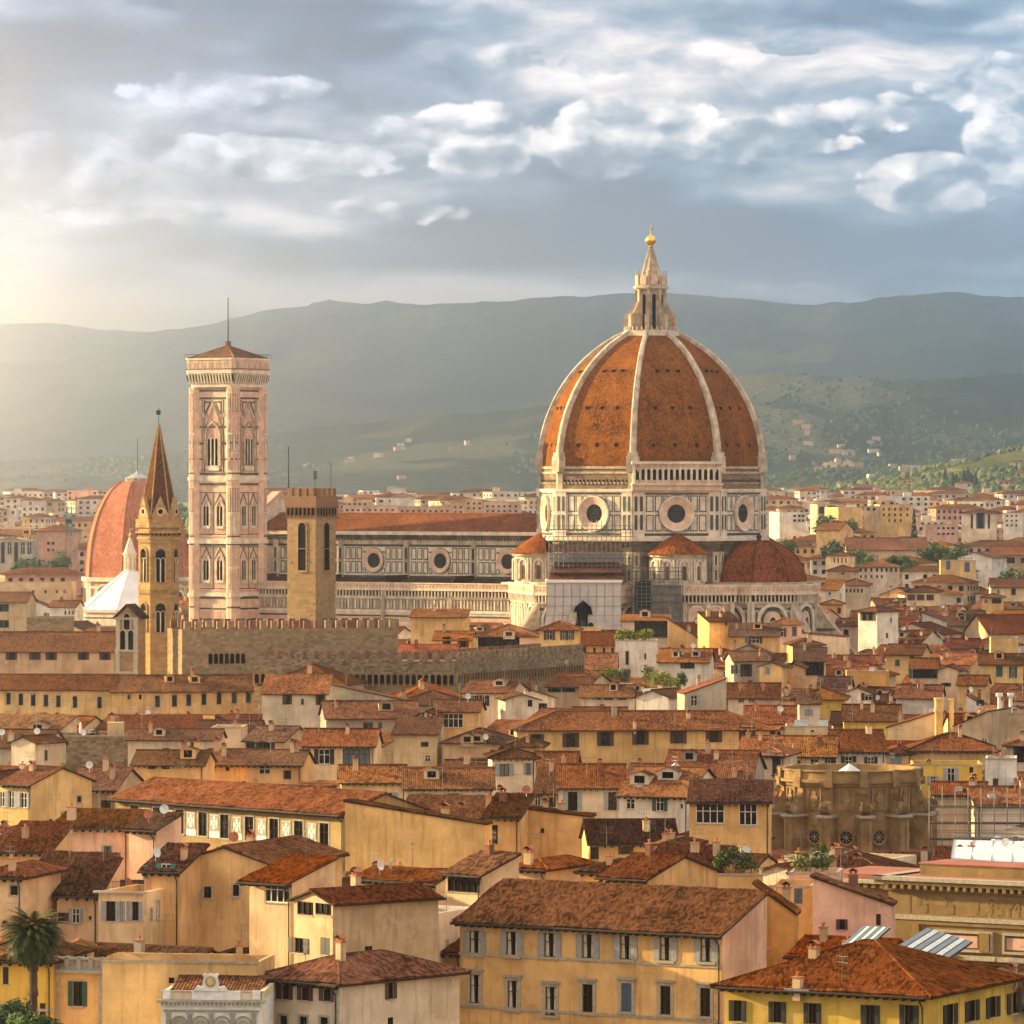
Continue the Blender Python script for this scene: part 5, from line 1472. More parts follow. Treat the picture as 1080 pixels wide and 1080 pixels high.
        for (xa, ya, xb, yb_) in ((x_l, 0, x_r, .3), (x_l, D - .3, x_r, D), (x_l, .3, x_l + .3, D - .3), (x_r - .3, .3, x_r, D - .3)):
            b.poly([(xa, ya, h), (xb, ya, h), (xb, yb_, h), (xa, yb_, h)], 0)
        for (pa, pb) in (((x_l + .3, .3), (x_r - .3, .3)), ((x_l + .3, D - .3), (x_r - .3, D - .3)), ((x_l + .3, .3), (x_l + .3, D - .3)), ((x_r - .3, .3), (x_r - .3, D - .3))):
            b.poly([(*pa, h - .7), (*pb, h - .7), (*pb, h), (*pa, h)], 0)
        f = Face(b, (x_l, 0, 0), (1, 0, 0), (0, -1, 0)); f.rect(-.08, h - .12, W + .08, h + .06, 1, .1)
        polys.append([Wp(x_l, 0, h), Wp(x_r, 0, h), Wp(x_r, D, h), Wp(x_l, D, h)])
        slope = lambda s, t: (x_l + W * s, D * (.15 + .7 * t), h - .7)
    f = Face(b, (x_l, 0, 0), (1, 0, 0), (0, -1, 0))
    for z in belt: f.rect(-.05, z, W + .05, z + .22, 1, .1)
    if trim:
        f.rect(0, 0, .55, top_f - .1, 1, .08); f.rect(W - .55, 0, W, top_f - .1, 1, .08)
    wo = b.build('wall', root); ro = r.build('roof', root)
    simple_ = mid.y > 850
    for ws, T0 in ((fw, Matrix.Translation((x_l, 0, 0))), (rw, Matrix.Translation((x_r, 0, 0)) @ Matrix.Rotation(R(90), 4, 'Z')), (lw, Matrix.Translation((x_l, D, 0)) @ Matrix.Rotation(R(-90), 4, 'Z'))):
        for st, s, z, w_, hh in ws: put_window(root, T0 @ Matrix.Translation((s, 0, z)), st, w_, hh, depth, simple_)
    # gutter and downpipe on near houses
    if vnear and roof in ('gable', 'hip', 'shed'):
        gq = MB('iron'); ze = h - p * o_
        gq.tube((x_l - og, -o_ - .08, ze + .06), (x_r + og, -o_ - .08, ze + .06), .10, 6)
        xx = x_r - .3 if a < .1 else x_l + .3
        gq.tube((xx, -o_ - .05, ze), (xx, -.10, ze - .7), .06, 6); gq.tube((xx, -.10, ze - .7), (xx, -.10, max(0, ze - 9)), .06, 6)
        gq.build('gutter', root)
    # chimneys, aerials, dishes, skylights on the front slope
    for i in range(chim):
        s, t = rnd.uniform(.1, .9), rnd.uniform(.35, .95) if roof in ('gable', 'hip') else rnd.uniform(.3, .95)
        c = slope(s, t); k = MB([rnd.choice(['plaster_cream', 'plaster_tan', 'brick_dark', 'plaster_tan', 'plaster_grey', wallm]), 'terracotta', 'void'])
        w2 = rnd.uniform(.22, .42); hh = rnd.uniform(.6, 1.4)
        k.box(c[0] - w2, c[1] - .3, c[2] - .9, c[0] + w2, c[1] + .3, c[2] + hh, 0); k.box(c[0] - w2 - .08, c[1] - .38, c[2] + hh, c[0] + w2 + .08, c[1] + .38, c[2] + hh + .09, 1)
        sty = rnd.random()
        if sty < .5:
            for q in (-1, 1): k.box(c[0] + q * w2 * .55 - .1, c[1] - .2, c[2] + hh + .09, c[0] + q * w2 * .55 + .1, c[1] + .2, c[2] + hh + .35, 1)
            k.extrude([(c[0] - w2 - .1, c[1] - .42, c[2] + hh + .35), (c[0] + w2 + .1, c[1] - .42, c[2] + hh + .35), (c[0], c[1] - .42, c[2] + hh + .62)], (0, .84, 0), 1)
        else:
            k.tube((c[0], c[1], c[2] + hh), (c[0], c[1], c[2] + hh + .35), .11, 8, 1); k.tube((c[0], c[1], c[2] + hh + .35), (c[0], c[1], c[2] + hh + .45), .16, 8, 1)
        k.build('chimney', ro)
    # dormers and roof hatches on some roofs
    if roof in ('gable', 'hip', 'shed') and W > 8.5 and D > 7 and rnd.random() < .34 and name == 'house' and mid.y < 1500:
        for q in range(rnd.choice([1, 1, 2])):
            c = slope(rnd.uniform(.2, .8), rnd.uniform(.35, .6)); k = MB([wallm, rm if not near else 'roof_tile_%d' % tile, 'void', 'wood']); dw, dh, dd = rnd.uniform(.7, 1.3), rnd.uniform(.9, 1.3), 2.4
            x, y, z = c
            k.box(x - dw, y, z - .5, x + dw, y + dd, z + dh, 0)
            k.box(x - dw * .55, y - .03, z + .2, x + dw * .55, y - .005, z + dh - .12, 2); k.box(x - .03, y - .05, z + .2, x + .03, y - .03, z + dh - .12, 3)
            for s in (-1, 1): k.poly([(x + s * (dw + .25), y - .3, z + dh - .08), (x, y - .3, z + dh + dw * .4), (x, y + dd, z + dh + dw * .4), (x + s * (dw + .25), y + dd, z + dh - .08)], 1, [(0, 0), (0, 1.2), (dd, 1.2), (dd, 0)])
            k.poly([(x - dw, y - .01, z + dh), (x + dw, y - .01, z + dh), (x, y - .01, z + dh + dw * .36)], 0)
            k.build('dormer', ro)
    for i in range(ant):
        s, t = rnd.uniform(.1, .9), rnd.uniform(.5, 1)
        c = slope(s, t); k = MB('steel_tube'); H_ = rnd.uniform(1.8, 3.6); q = .014 + mid.y * .000022
        k.tube((c[0], c[1], c[2] - .3), (c[0], c[1], c[2] + H_), q, 5)
        dirx = rnd.uniform(-.5, .5)
        for lv in (H_, H_ - .45):
            k.tube((c[0] - .6, c[1] - dirx, c[2] + lv), (c[0] + .6, c[1] + dirx, c[2] + lv), q * .7, 4)
            for e in range(5): x = -.55 + e * .27; k.tube((c[0] + x, c[1] + dirx * x / .6, c[2] + lv - .22), (c[0] + x, c[1] + dirx * x / .6, c[2] + lv + .22), q * .5, 4)
        k.build('aerial', ro)
    for i in range(dish):
        s, t = rnd.uniform(.08, .92), rnd.uniform(.2, .9); c = slope(s, t)
        k = MB([rnd.choice(['white_paint', 'pale_panel', 'terracotta']), 'metal'])
        k.tube((c[0], c[1], c[2] - .3), (c[0], c[1], c[2] + .8), .04, 5, 1)
        k.T = Matrix.Translation((c[0], c[1], c[2] + .95)) @ Matrix.Rotation(R(rnd.uniform(-20, 50)) - a, 4, 'Z') @ Matrix.Rotation(R(75), 4, 'X')
        k.lathe([(0.01, -.02), (.2, 0.01), (.38, .08), (.48, .15)], 14); k.lathe([(.48, .15), (.36, .05), (.2, -.03), (.01, -.06)], 14); k.tube((0, 0, 0), (0, 0, .45), .025, 4, 1)
        k.build('satellite_dish', ro)
    for i in range(sky):
        s, t = rnd.uniform(.15, .85), rnd.uniform(.25, .7); c = Vector(slope(s, t)); c2 = Vector(slope(min(1, s + .9 / W), min(1, t + .16)))
        k = MB(['sky_glass', 'metal']); ux = Vector((.45, 0, 0)); dv = (Vector(slope(s, min(1, t + .12))) - c); dv = dv.normalized() * .6 if dv.length > .01 else Vector((0, .5, 0)); up = Vector((0, 0, .16))
        k.extrude([c - ux - dv, c + ux - dv, c + ux + dv, c - ux + dv], up, 1); k.poly([c - ux * .85 - dv * .85 + up * 1.06, c + ux * .85 - dv * .85 + up * 1.06, c + ux * .85 + dv * .85 + up * 1.06, c - ux * .85 + dv * .85 + up * 1.06], 0); k.build('skylight', ro)
    cen = mid + bk * (D / 2)
    FOOT.append((cen.x, cen.y, math.hypot(W, D) / 2 * .8))
    if yb is None and not auto:
        lowest = [HY + (CZ - z) * F / Y + 5 for st, s, z, w_, hh in fw]
        yb = max(lowest) if lowest else HY + (CZ - h + 2.0) * F / Y
    zpaint(polys, hid, None if auto else yb)
    rec = dict(desc=desc, x=CX + F * mid.x / mid.y, y=HY + F * (CZ - h) / mid.y, Y=mid.y, root=root, W=W, D=D, a=a, h=h, zr=zr, mid=mid, u=u, bk=bk, hid=hid, auto=auto, wall=wall, roof=roof, ro=ro, polys=polys, nwin=len(fw))
    HOUSES.append(rec)
    return rec
# ------------------------------------------------------------------ landmarks in the depth buffer
def paint_px(x0, x1, y0, y1, Yd, yb=None, ident=1):
    q = [at(x0, y1, Yd), at(x1, y1, Yd), at(x1, y0, Yd), at(x0, y0, Yd)]
    zpaint([[tuple(p) for p in q]], ident, yb)
paint_px(202, 280, 375, 700, 1340, 655); paint_px(278, 570, 545, 700, 1325, 655); paint_px(562, 812, 350, 700, 1290, 650); paint_px(765, 852, 570, 700, 1290, 655); paint_px(850, 872, 640, 700, 1285, 660)
paint_px(570, 660, 612, 700, 1270, 655)
paint_px(148, 187, 450, 720, 1015, 660); paint_px(120, 150, 635, 740, 980, 705); paint_px(300, 357, 514, 720, 995, 655); paint_px(192, 420, 656, 740, 966, 690); paint_px(275, 613, 686, 760, 962, 712)
paint_px(88, 202, 500, 640, 1545, 615); paint_px(88, 190, 600, 660, 1402, 640)

H = house
# ---- nearest row, at the foot of the picture
H('long ochre palace with grey stone window surrounds and pink gable end', 485, 762, (970, 984), roof='shed', h=18, D=7.6, wall='yellow', p=.37, tile=2, over=.9, yb=1080, chim=0, ant=0, belt=(15.05, 10.6), wall2='pink',
  win=[('Scr', (994, 1002), [501, 540, 580, 620, 660, 702, 745], 12, 25), ('Sc', (1043, 1056), [501, 541, 581], 11, 30), ('SuC', 1052, [661], 11, 30), ('SD', 1053, [620], 11, 30), ('SD', (1055, 1057), [702, 744], 11, 30)], name='palace')
PALACE = HOUSES[-1]
H('olive yellow house at the bottom right corner with black shutters', 764, 977, (1038, 1049), h=17, D=16, wall='olive', roof='hip', p=.36, tile=0, over=.8, yb=1080, chim=2, ant=1, sky=1,
  win=[('k', (1066, 1069), [778, 820, 857], 9, 22), ('k', 1071, [918, 959], 10, 22)], rwin=[('k', (1070, 1058), [1002, 1025, 1047, 1069], 8, 22)])
H('cream house with three brown shuttered windows under a broad eave', 274, 358, (1030, 1037), h=17, D=13.5, yaw=-42, wall='pale', roof='hip', p=.34, tile=2, yb=1080, chim=1, ant=1, trim=True,
  win=[('bC', (1045, 1048), [294], 7, 17), ('b', (1046, 1048), [301, 322, 345], 8, 16), ('sD', (1077, 1079), [299, 320, 342], 8, 12)], rwin=[('b', 1045, [412], 6, 17), ('D', 1078, [412], 6, 10)])
H('yellow corner house with grey quoins and a balustraded roof', 57, 111, (1022, 1024), h=16.5, D=11, wall='yellow', roof='flat', yb=1080, chim=0, ant=0, trim=True, yaw=-20, win=[('sg', 1048, [82], 10, 26)], belt=(8.5,))
H('long blank ochre wall with a scalloped top behind the ornate white villa', 108, 272, 1013, h=16, D=7, yaw=-8, wall='ochre', roof='flat', yb=1045, chim=0, ant=0, win=[('D', 1034, [181], 6, 6)], Y=405)
H('yellow house behind the palm with pale bands on its front', 0, 56, 1012, h=16.5, D=10, yaw=-10, wall='olive', roof='hip', yb=1080, chim=1, win=[('kC', 1029, [6], 6, 18), ('kC', 1066, [30, 45], 6, 16)], belt=(10.2, 13.2), Y=418)
# ---- second row, left
H('tall plain ochre house with two small dark windows and teal dormer shutters', 190, 284, 909, h=17.6, D=15, yaw=-24, wall='ochre', roof='gx', p=.30, tile=0, yb=985, win=[('sD', 941, [219], 8, 12), ('sD', 939, [249], 7, 12)], Y=478, chim=1, dish=1)
H('low ochre annex with teal shutters against the tall plain house', 152, 190, 918, h=14, D=6, yaw=-20, wall='ochre', roof='shed', p=.32, tile=1, yb=975, win=[('tC', 919, [153.5], 5, 14), ('tW', 917, [175], 10, 12)], Y=474, chim=1, dish=1)
H('cream house with blue grey shutters below a railed roof terrace', 104, 151, 940, h=16, D=9, yaw=-18, wall='cream', roof='flat', yb=985, win=[('r', 961, [117], 10, 21), ('rC', 961, [129, 136], 6, 21), ('r', 961, [143], 7, 20)], Y=470, chim=0)
H('cream wing with one grey shuttered window right of the palm crown', 60, 104, 944, h=15, D=9, yaw=-8, wall='cream', roof='shed', p=.30, tile=3, yb=985, win=[('rW', 966, [80], 8, 16), ('D', 968, [95], 3, 4), ('bD', 967, [64], 9, 9)], Y=480, chim=0)
H('pale pink house with a single framed window and a low tiled roof', 57, 136, (872, 869), h=17, D=11, yaw=-14, wall='pink', roof='gable', p=.24, tile=2, yb=915, win=[('sB', 898, [113], 9, 11), ('rC', 890, [48], 10, 10)], Y=540, chim=1)
H('pale pink side wing with a white framed door and dishes', 136, 165, 874, h=15.5, D=4, yaw=-35, wall='pink', roof='shed', tile=3, yb=900, win=[], Y=533, chim=0, dish=2)
H('cream house at the left edge with a red tiled hip roof', -20, 24, 924, h=17, D=10, yaw=-15, wall='cream', roof='hip', tile=0, yb=965, win=[('sD', 939, [15], 8, 10)], Y=474)
H('yellow house with a wisteria balcony left of the pink house', 0, 52, 898, h=16, D=9, yaw=-10, wall='ochre', roof='shed', p=.25, tile=1, yb=935, win=[('sD', 924, [29], 8, 17), ('W', 923, [62], 10, 17)], Y=520)
H('red roofed terrace house with a red awning below the pink house', 24, 98, 944, h=14, D=8, yaw=-12, wall='ochre', roof='shed', p=.42, tile=0, yb=950, win=[], Y=492, chim=0)
H('orange house with a blank gable wall and arched windows at the left edge', 0, 33, (826, 829), h=17, D=11, yaw=-38, wall='ochre', roof='gable', p=.32, tile=0, yb=862, win=[('rWA', 843, [2], 6, 16), ('rW', 843, [12], 6, 18), ('rW', 844, [25], 7, 16)], Y=655, chim=1)
H('long house with painted panels between its tall dark windows', 122, 363, (841, 858), h=18, D=12, wall='brown', roof='gable', p=.32, tile=2, over=1.0, yb=900, chim=0, ant=0, belt=(11.2,),
  win=[('sD', (862, 881), [142, 166, 189.5, 214, 237, 263, 289, 315, 342], 9, 25)])
PANEL_H = HOUSES[-1]
H('huge blank ochre side wall right of the painted panel house', 364, 512, 846, h=19, hrp=870, D=2.6, yaw=-14, wall='yellow', roof='shedx', yb=912, chim=2, ant=1, Y=572, tile=3)
H('bright ochre blank house with one tiny window and chimneys on its left', 548, 622, 853, h=18, hrp=862, D=3.2, yaw=-12, wall='yellow', roof='shedx', yb=920, chim=2, win=[('D', 876, [572], 4, 5)], Y=590, tile=0)
H('narrow ochre house with a tall dark window beside a red dish', 511, 548, 862, h=16.5, D=9, yaw=-10, wall='ochre', roof='shed', p=.22, tile=1, yb=905, win=[('D', 880, [522], 6, 20), ('D', 882, [513], 3, 12)], Y=585, chim=1, dish=1)
H('small cream dormer house with a wide dark window above the ochre wall', 506, 542, 851, h=17, D=6, yaw=-10, wall='pale', roof='hip', tile=1, yb=862, win=[('D', 855, [519], 20, 8)], Y=620, chim=1)
H('cream house with a bare brown slab roof and wide glazed window', 263, 308, (927, 932), h=18, D=6.0, yaw=-36, wall='cream', roof='shed', p=.26, tile=4, over=1.3, yb=1000, win=[('DW', 941, [292], 26, 22)], Y=452, chim=0)
H('cream house with a long mossy roof and crumbling plaster side wall', 310, 351, (949, 954), h=18.2, D=11, yaw=-52, wall='tan', roof='gx', p=.30, tile=0, yb=1020, win=[('D', 958, [322, 341], 17, 14), ('kD', 997, [315], 12, 16), ('kC', 998, [343], 10, 18)], Y=442, chim=1, ant=2)
H('white walled house with a striped awning over dark blue glass doors', 398, 450, (962, 966), h=15.5, D=9, yaw=-30, wall='white', roof='flat', yb=1003, win=[('DB', 968, [432], 32, 16), ('kC', 997, [402], 6, 12), ('D', 995, [418, 430], 8, 9)], Y=455, chim=0)
AWN = HOUSES[-1]
H('ochre house with a dark glazed roof loggia and pinkish side wall', 470, 508, (921, 924), h=18.3, D=5.2, yaw=-40, wall='cream', roof='shed', p=.30, tile=2, yb=975, win=[('D', 932, [489], 34, 18)], Y=478, chim=1)
H('ochre house under a red dappled roof left of the dark loggia', 378, 460, (926, 929), h=16, D=5, yaw=-40, wall='cream', roof='gable', p=.32, tile=0, yb=945, win=[('D', 958, [403], 6, 12)], Y=496, chim=0, dish=1)
H('low brick roofed house with small chimneys left of the ochre palace', 441, 487, (1003, 1008), h=17, D=4.0, yaw=-20, wall='tan', roof='shed', tile=0, yb=1030, win=[], Y=456, chim=3, ant=0)
H('small cream cottage with a hip roof behind the ochre palace', 543, 576, (915, 918), h=17.5, D=9, yaw=-30, wall='cream', roof='hip', tile=2, yb=935, win=[], Y=512, chim=1)
H('yellow cottage with an arched blue shuttered window behind the palace', 635, 683, (925, 931), h=17, D=12, yaw=-35, wall='yellow', roof='gable', p=.28, tile=2, yb=942, win=[('rWA', 936, [660], 9, 10)], Y=490, chim=1)
H('yellow cottage with a rounded corner and a rosy mottled roof', 614, 655, (919, 922), h=16.5, D=8, yaw=-20, wall='ochre', roof='hip', tile=0, yb=935, win=[], Y=505, chim=1, dish=0)
H('orange blank house with one grey shuttered window beside roof plants', 683, 758, 916, h=17, D=8, yaw=-12, wall='orange', roof='shed', p=.2, tile=0, yb=944, win=[('rC', 938, [739], 10, 10)], Y=510, chim=2)
H('low house under a long dark weathered roof below the green balcony', 622, 714, (889, 888), h=16.5, D=10, yaw=4, wall='yellow', roof='gable', p=.40, tile=3, yb=908, win=[('D', 900, [627], 9, 13), ('bD', 897, [660], 8, 8)], Y=565, chim=1)
H('cream cottage with a small blue grey window and curved roof edge', 686, 722, 893, h=16, D=8, yaw=-15, wall='cream', roof='gx', p=.18, tile=1, yb=910, win=[('rC', 899, [707], 6, 8)], Y=540, chim=2)
H('bright yellow house with two large white framed windows', 727, 812, 846, h=17.5, D=9, yaw=-4, wall='yellow', roof='shed', p=.22, tile=1, yb=893, win=[('W', 858, [749], 30, 21), ('W', 859, [789], 19, 23)], Y=612, chim=0)
H('peach house with a long sloping roofline beside the stone museum', 857, 940, 926, h=17.6, hrp=955, D=3.2, yaw=-10, wall='pink', roof='shedx', yb=985, win=[('D', 970, [926.5], 5, 12), ('bD', 975, [888], 6, 11)], Y=452, chim=1, tile=2)
H('ochre annex with a blue shutter under a corrugated awning', 812, 857, 934, h=15, D=8, yaw=-8, wall='yellow', roof='flat', yb=955, win=[('uC', 945, [842], 9, 16)], Y=458, chim=0)
H('orange patched house at the foot of the peach gable', 796, 838, 934, h=15.5, hrp=964, D=3.0, yaw=-10, wall='orange', roof='shedx', yb=985, win=[], Y=446, chim=1, tile=0)
# ---- middle distance, left
H('long cream range with a row of narrow dark windows at the far left', -60, 118, (727, 730), h=17, D=14, yaw=-4, wall='ochre', roof='gable', p=.34, tile=2, yb=751, Y=969, win=[('sD', (737, 741), [9, 22, 35, 48.5, 61.5, 79, 105], 4.5, 12)], chim=1)
H('long ochre range with a bent roofline and ten small windows', 118, 276, (729.5, 726), h=17, D=15, yaw=8, wall='ochre', roof='gable', p=.34, tile=2, yb=751, Y=966, win=[('D', 735, [136, 148], 3, 5), ('sD', (740, 735), [166, 184, 199, 215, 231, 247, 262], 5, 12)], chim=1, sky=1)
H('cream building with five square windows under a broad red roof', -60, 120, 687, h=20, D=20, yaw=-2, wall='cream', roof='gable', p=.34, tile=0, yb=716, win=[('bD', 692, [12, 37, 54, 88, 111], 6, 8)], chim=0, Y=1040)
H('rough brown stone block with a roof terrace and parasol', 53, 134, 776, h=17.5, D=10, yaw=3, wall='rough_stone', roof='flat', yb=822, win=[], Y=790, chim=0, ant=1, dish=1)
TERR = HOUSES[-1]
H('pale house with a shallow dark roof right of the stone block', 135, 231, 780, h=17, D=8, yaw=-3, wall='pale', roof='gable', p=.30, tile=3, yb=795, Y=770, win=[('B', 787, [203], 4, 9), ('bD', 792, [175], 4, 6)], chim=1, ant=1)
H('plain cream wall block beside the dark ribbed roof', 222, 254, 767, h=18, D=10, yaw=-3, wall='cream', roof='flat', yb=794, win=[], Y=800, chim=0)
H('dark ribbed roof house with deep shadowed eaves', 206, 272, 776, h=17, D=11, yaw=-4, wall='tan', roof='gable', p=.36, tile=3, yb=786, win=[], Y=815, chim=1)
H('house with a dark mottled roof at the left edge', -20, 50, 788, h=17, D=12, yaw=-8, wall='grey', roof='gable', p=.36, tile=3, yb=800, win=[('D', 793, [38], 8, 8)], Y=768, chim=1, dish=1, ant=2)
H('small white gabled house with a satellite dish by the stone block', 12, 37, 783, h=15.8, D=7, yaw=-30, wall='pale', roof='gx', p=.36, tile=1, yb=805, win=[], Y=752, chim=0, dish=1)
H('low roof cluster with a yellow lean-to below the pale house', 140, 215, 806, h=15.5, D=9, yaw=-6, wall='yellow', roof='gable', p=.34, tile=3, yb=818, win=[('kD', 809, [160, 175], 4, 4)], Y=715, chim=2, dish=1)
H('dark tiled house with a white box stair head', 215, 275, 806, h=16, D=10, yaw=-6, wall='ochre', roof='gable', p=.34, tile=1, yb=818, win=[('D', 811, [225, 240], 4, 4)], Y=732, chim=2, ant=1)
H('mottled low roof behind the orange gable wall', 72, 122, 832, h=16, D=13, yaw=-12, wall='tan', roof='gable', p=.34, tile=1, yb=850, win=[('kD', 850, [112], 5, 12)], Y=668, chim=2, dish=1)
# ---- middle distance, centre
H('big red hip roofed house below the battlements', 276, 362, 722, h=18.5, D=18, yaw=-10, wall='pale', roof='hip', p=.42, tile=0, yb=724, win=[], Y=935, chim=1)
H('cream house with a drainpipe and two dark windows under the red roof', 277, 345, 731.5, h=16.5, D=8, yaw=-3, wall='pale', roof='shed', p=.34, tile=2, yb=765, win=[('bD', 738, [303], 5, 10), ('B', 740, [319], 3, 6), ('bD', 738, [338], 5, 11)], Y=868, chim=0)
H('long weathered grey wall with a small window below the battlements', 346, 437, 722, h=19, hrp=741, D=5, yaw=-4, wall='grey', roof='shedx', yb=745, win=[('D', 736, [394], 5, 10)], Y=880, chim=1)
H('wide dark red roof with a row of small windows under it', 344, 442, 757.5, h=17, D=14, yaw=6, wall='grey', roof='gable', p=.33, tile=1, yb=770, win=[('kD', 766, [388], 5, 9), ('B', 765, [401], 4, 6)], Y=845, chim=1)
H('brown roofed house squeezed under the battlements at centre', 415, 486, 743, h=17.5, D=14, yaw=-5, wall='tan', roof='hip', p=.34, tile=3, yb=744, win=[], Y=885, chim=0)
H('pale house with two small windows and a grey gable end', 488, 538, 730, h=17.2, D=10, yaw=-18, wall='pale', roof='gable', p=.34, tile=2, yb=750, win=[('kW', 739, [500, 511], 5, 11)], Y=905, chim=0)
H('little pale gable house with a dark pole in front', 533, 568, 738, h=15.5, D=9, yaw=8, wall='pale', roof='gx', p=.30, tile=3, yb=750, win=[('D', 740, [559], 5, 10)], Y=890, chim=1)
H('yellow house with a wide glazed loggia window and white dish', 458, 505, 750, h=17.6, D=8, yaw=-6, wall='yellow', roof='gable', p=.36, tile=1, yb=774, win=[('W', 760, [475.5], 26, 15)], Y=832, chim=0, dish=1)
H('small yellow gable next to the wide loggia window', 440, 460, 755, h=16.6, D=8, yaw=-8, wall='cream', roof='gx', p=.42, tile=1, yb=765, win=[('bD', 755, [444, 454], 3, 6)], Y=826, chim=0)
H('beige house under a curved grey metal roof', 415, 461, 774, h=16.5, D=8, yaw=-6, wall='tan', roof='shed', p=.26, tile=3, yb=806, win=[('kD', 785, [448], 4, 5), ('W', 800, [451], 6, 7)], Y=795, chim=0)
H('cream house with dark shutters and a wide blue glazed loggia', 319, 395, 786, h=17.2, D=10, yaw=-4, wall='cream', roof='gable', p=.40, tile=2, yb=818, win=[('kW', 798, [342], 12, 16), ('DB', 798, [376], 29, 17)], rwin=[('kD', 798, [406], 6, 16)], Y=758, chim=1)
H('dark roofed house with shadowed windows and a bright side gable', 258, 300, 781, h=17.2, D=10, yaw=-22, wall='tan', roof='gable', p=.36, tile=3, yb=792, win=[('kD', 787, [268, 282], 8, 7)], Y=775, chim=1, ant=2)
H('yellow house with a broad triple chimney and white windows', 262, 318, 806, h=16.8, D=9, yaw=-8, wall='yellow', roof='gable', p=.36, tile=3, yb=822, win=[('W', 812, [279], 12, 9), ('kD', 817, [303], 4, 9)], Y=722, chim=2, dish=1)
H('house with a long red roof behind the grey metal vault', 360, 428, 825, h=16.6, D=10, yaw=3, wall='cream', roof='gable', p=.36, tile=2, yb=842, win=[('rW', 840, [409], 11, 9)], Y=684, chim=1, ant=1)
H('pale house with grey shutters and a wide reddish roof', 427, 520, 831, h=16.8, D=11, yaw=1, wall='pale', roof='gable', p=.38, tile=2, yb=848, win=[('r', 842, [447], 9, 10), ('r', 842, [478], 11, 10), ('rC', 842, [506], 9, 9)], Y=660, chim=0)
H('cream tower house with two framed windows and a small hip roof', 519, 565, 799, h=18.5, D=8, yaw=4, wall='pale', roof='hip', p=.30, tile=1, yb=850, win=[('rB', 812, [532], 10, 13), ('rB', 811, [557], 5, 12)], Y=690, chim=0)
H('red mottled roof with a cream end below the ochre range', 420, 520, 862, h=16, D=12, yaw=-14, wall='ochre', roof='gable', p=.34, tile=0, yb=858, win=[], Y=612, chim=1)
H('cream house tucked behind the yellow end gable', 533, 570, 787, h=16, D=9, yaw=-5, wall='yellow', roof='hip', p=.34, tile=1, yb=800, win=[('kD', 793, [522, 530], 5, 9)], Y=770, chim=1)
H('cream house right of the yellow loggia with a brown hip roof', 468, 536, 783, h=15.6, D=11, yaw=-6, wall='tan', roof='hip', p=.36, tile=3, yb=797, win=[('D', 795, [521], 9, 8)], Y=790, chim=1, dish=1)
# ---- houses before the cathedral
H('yellow house with a porch roof and arched opening below the nave', 457, 497, 675, h=19.5, D=10, yaw=-6, wall='yellow', roof='gable', p=.32, tile=2, yb=690, win=[('bDA', 678, [488.5], 6, 10), ('D', 678, [471], 9, 13)], Y=1115, chim=1)
H('ochre house with a flat brown roof right below the nave', 433, 492, 651, h=25, D=8, yaw=-4, wall='yellow', roof='shed', p=.20, tile=2, yb=663, win=[], Y=1180, chim=1)
H('low house with red roof and small white gable behind the battlements', 420, 480, 690, h=18, D=10, yaw=-6, wall='pale', roof='gable', p=.34, tile=4, yb=692, win=[('D', 689, [430, 443], 6, 4)], Y=1078, chim=1)
H('house with a planted glass loggia under a red hip roof', 503, 566, 671, h=20, D=12, yaw=-4, wall='pale', roof='hip', p=.36, tile=2, yb=690, win=[('D', 678, [526], 44, 12), ('D', 681, [561], 2, 5)], Y=1105, chim=0)
H('pale yellow tower house with a pyramid roof and three windows', 569, 610, 664, h=21, D=7.5, yaw=-4, wall='yellow', roof='hip', p=.40, tile=2, yb=694, win=[('bW', 670, [579.5], 6, 10), ('bW', 670, [595, 601.5], 4, 10)], Y=1090, chim=0)
H('low yellow wing with slit windows and a red roof', 608, 650, 680, h=19, D=12, yaw=-2, wall='yellow', roof='gable', p=.40, tile=2, yb=694, win=[('bDA', 686, [610, 616], 2.5, 8), ('D', 687, [627, 637, 646], 2.5, 8)], Y=1100, chim=0)
H('small yellow house behind the pyramid roofed tower', 607, 632, 662, h=24, D=8, yaw=-4, wall='yellow', roof='flat', yb=668, win=[], Y=1170, chim=0)
H('plain white block with one arched window and a hedge on top', 649, 693, 675.5, h=22, D=8, yaw=-2, wall='white', roof='flat', yb=708, win=[('sDA', 694, [661.5], 3, 14), ('D', 692, [680.5], 2, 6)], Y=1050, chim=0, ant=0)
HEDGE_H = HOUSES[-1]
H('modern roof pavilion with black glass behind the hedge', 656, 706, 655, h=23, D=9, yaw=-2, wall='pale', roof='shed', p=.12, tile=2, yb=676, win=[('D', 664, [687], 36, 17)], Y=1110, chim=0, ant=0)
H('blank cream gable wall with a sloping top right of the black glass', 704, 736, 653, h=24.6, hrp=673, D=3.5, yaw=-2, wall='yellow', roof='shedx', yb=690, win=[('D', 685, [697, 706], 2.5, 5)], Y=1096, chim=1)
H('yellow house with white chimneys in front of the tribune arches', 748, 780, 656, h=23, D=9, yaw=14, wall='yellow', roof='shed', p=.22, tile=3, yb=676, win=[('D', 657, [766, 774], 2, 6)], Y=1140, chim=3)
H('low wide house with a dark brown flat roof by the tribune', 769, 822, 671, h=19.5, D=9, yaw=-4, wall='yellow', roof='shed', p=.28, tile=3, yb=680, win=[('bW', 675, [795], 12, 7)], Y=1130, chim=1)
H('pink house with a hip roof below the tribune arches', 811, 845, 658.5, h=22.3, D=9, yaw=-4, wall='pink', roof='hip', p=.34, tile=2, yb=680, win=[('bW', 667, [822], 9, 9), ('B', 666, [838], 5, 10)], Y=1210, chim=0)
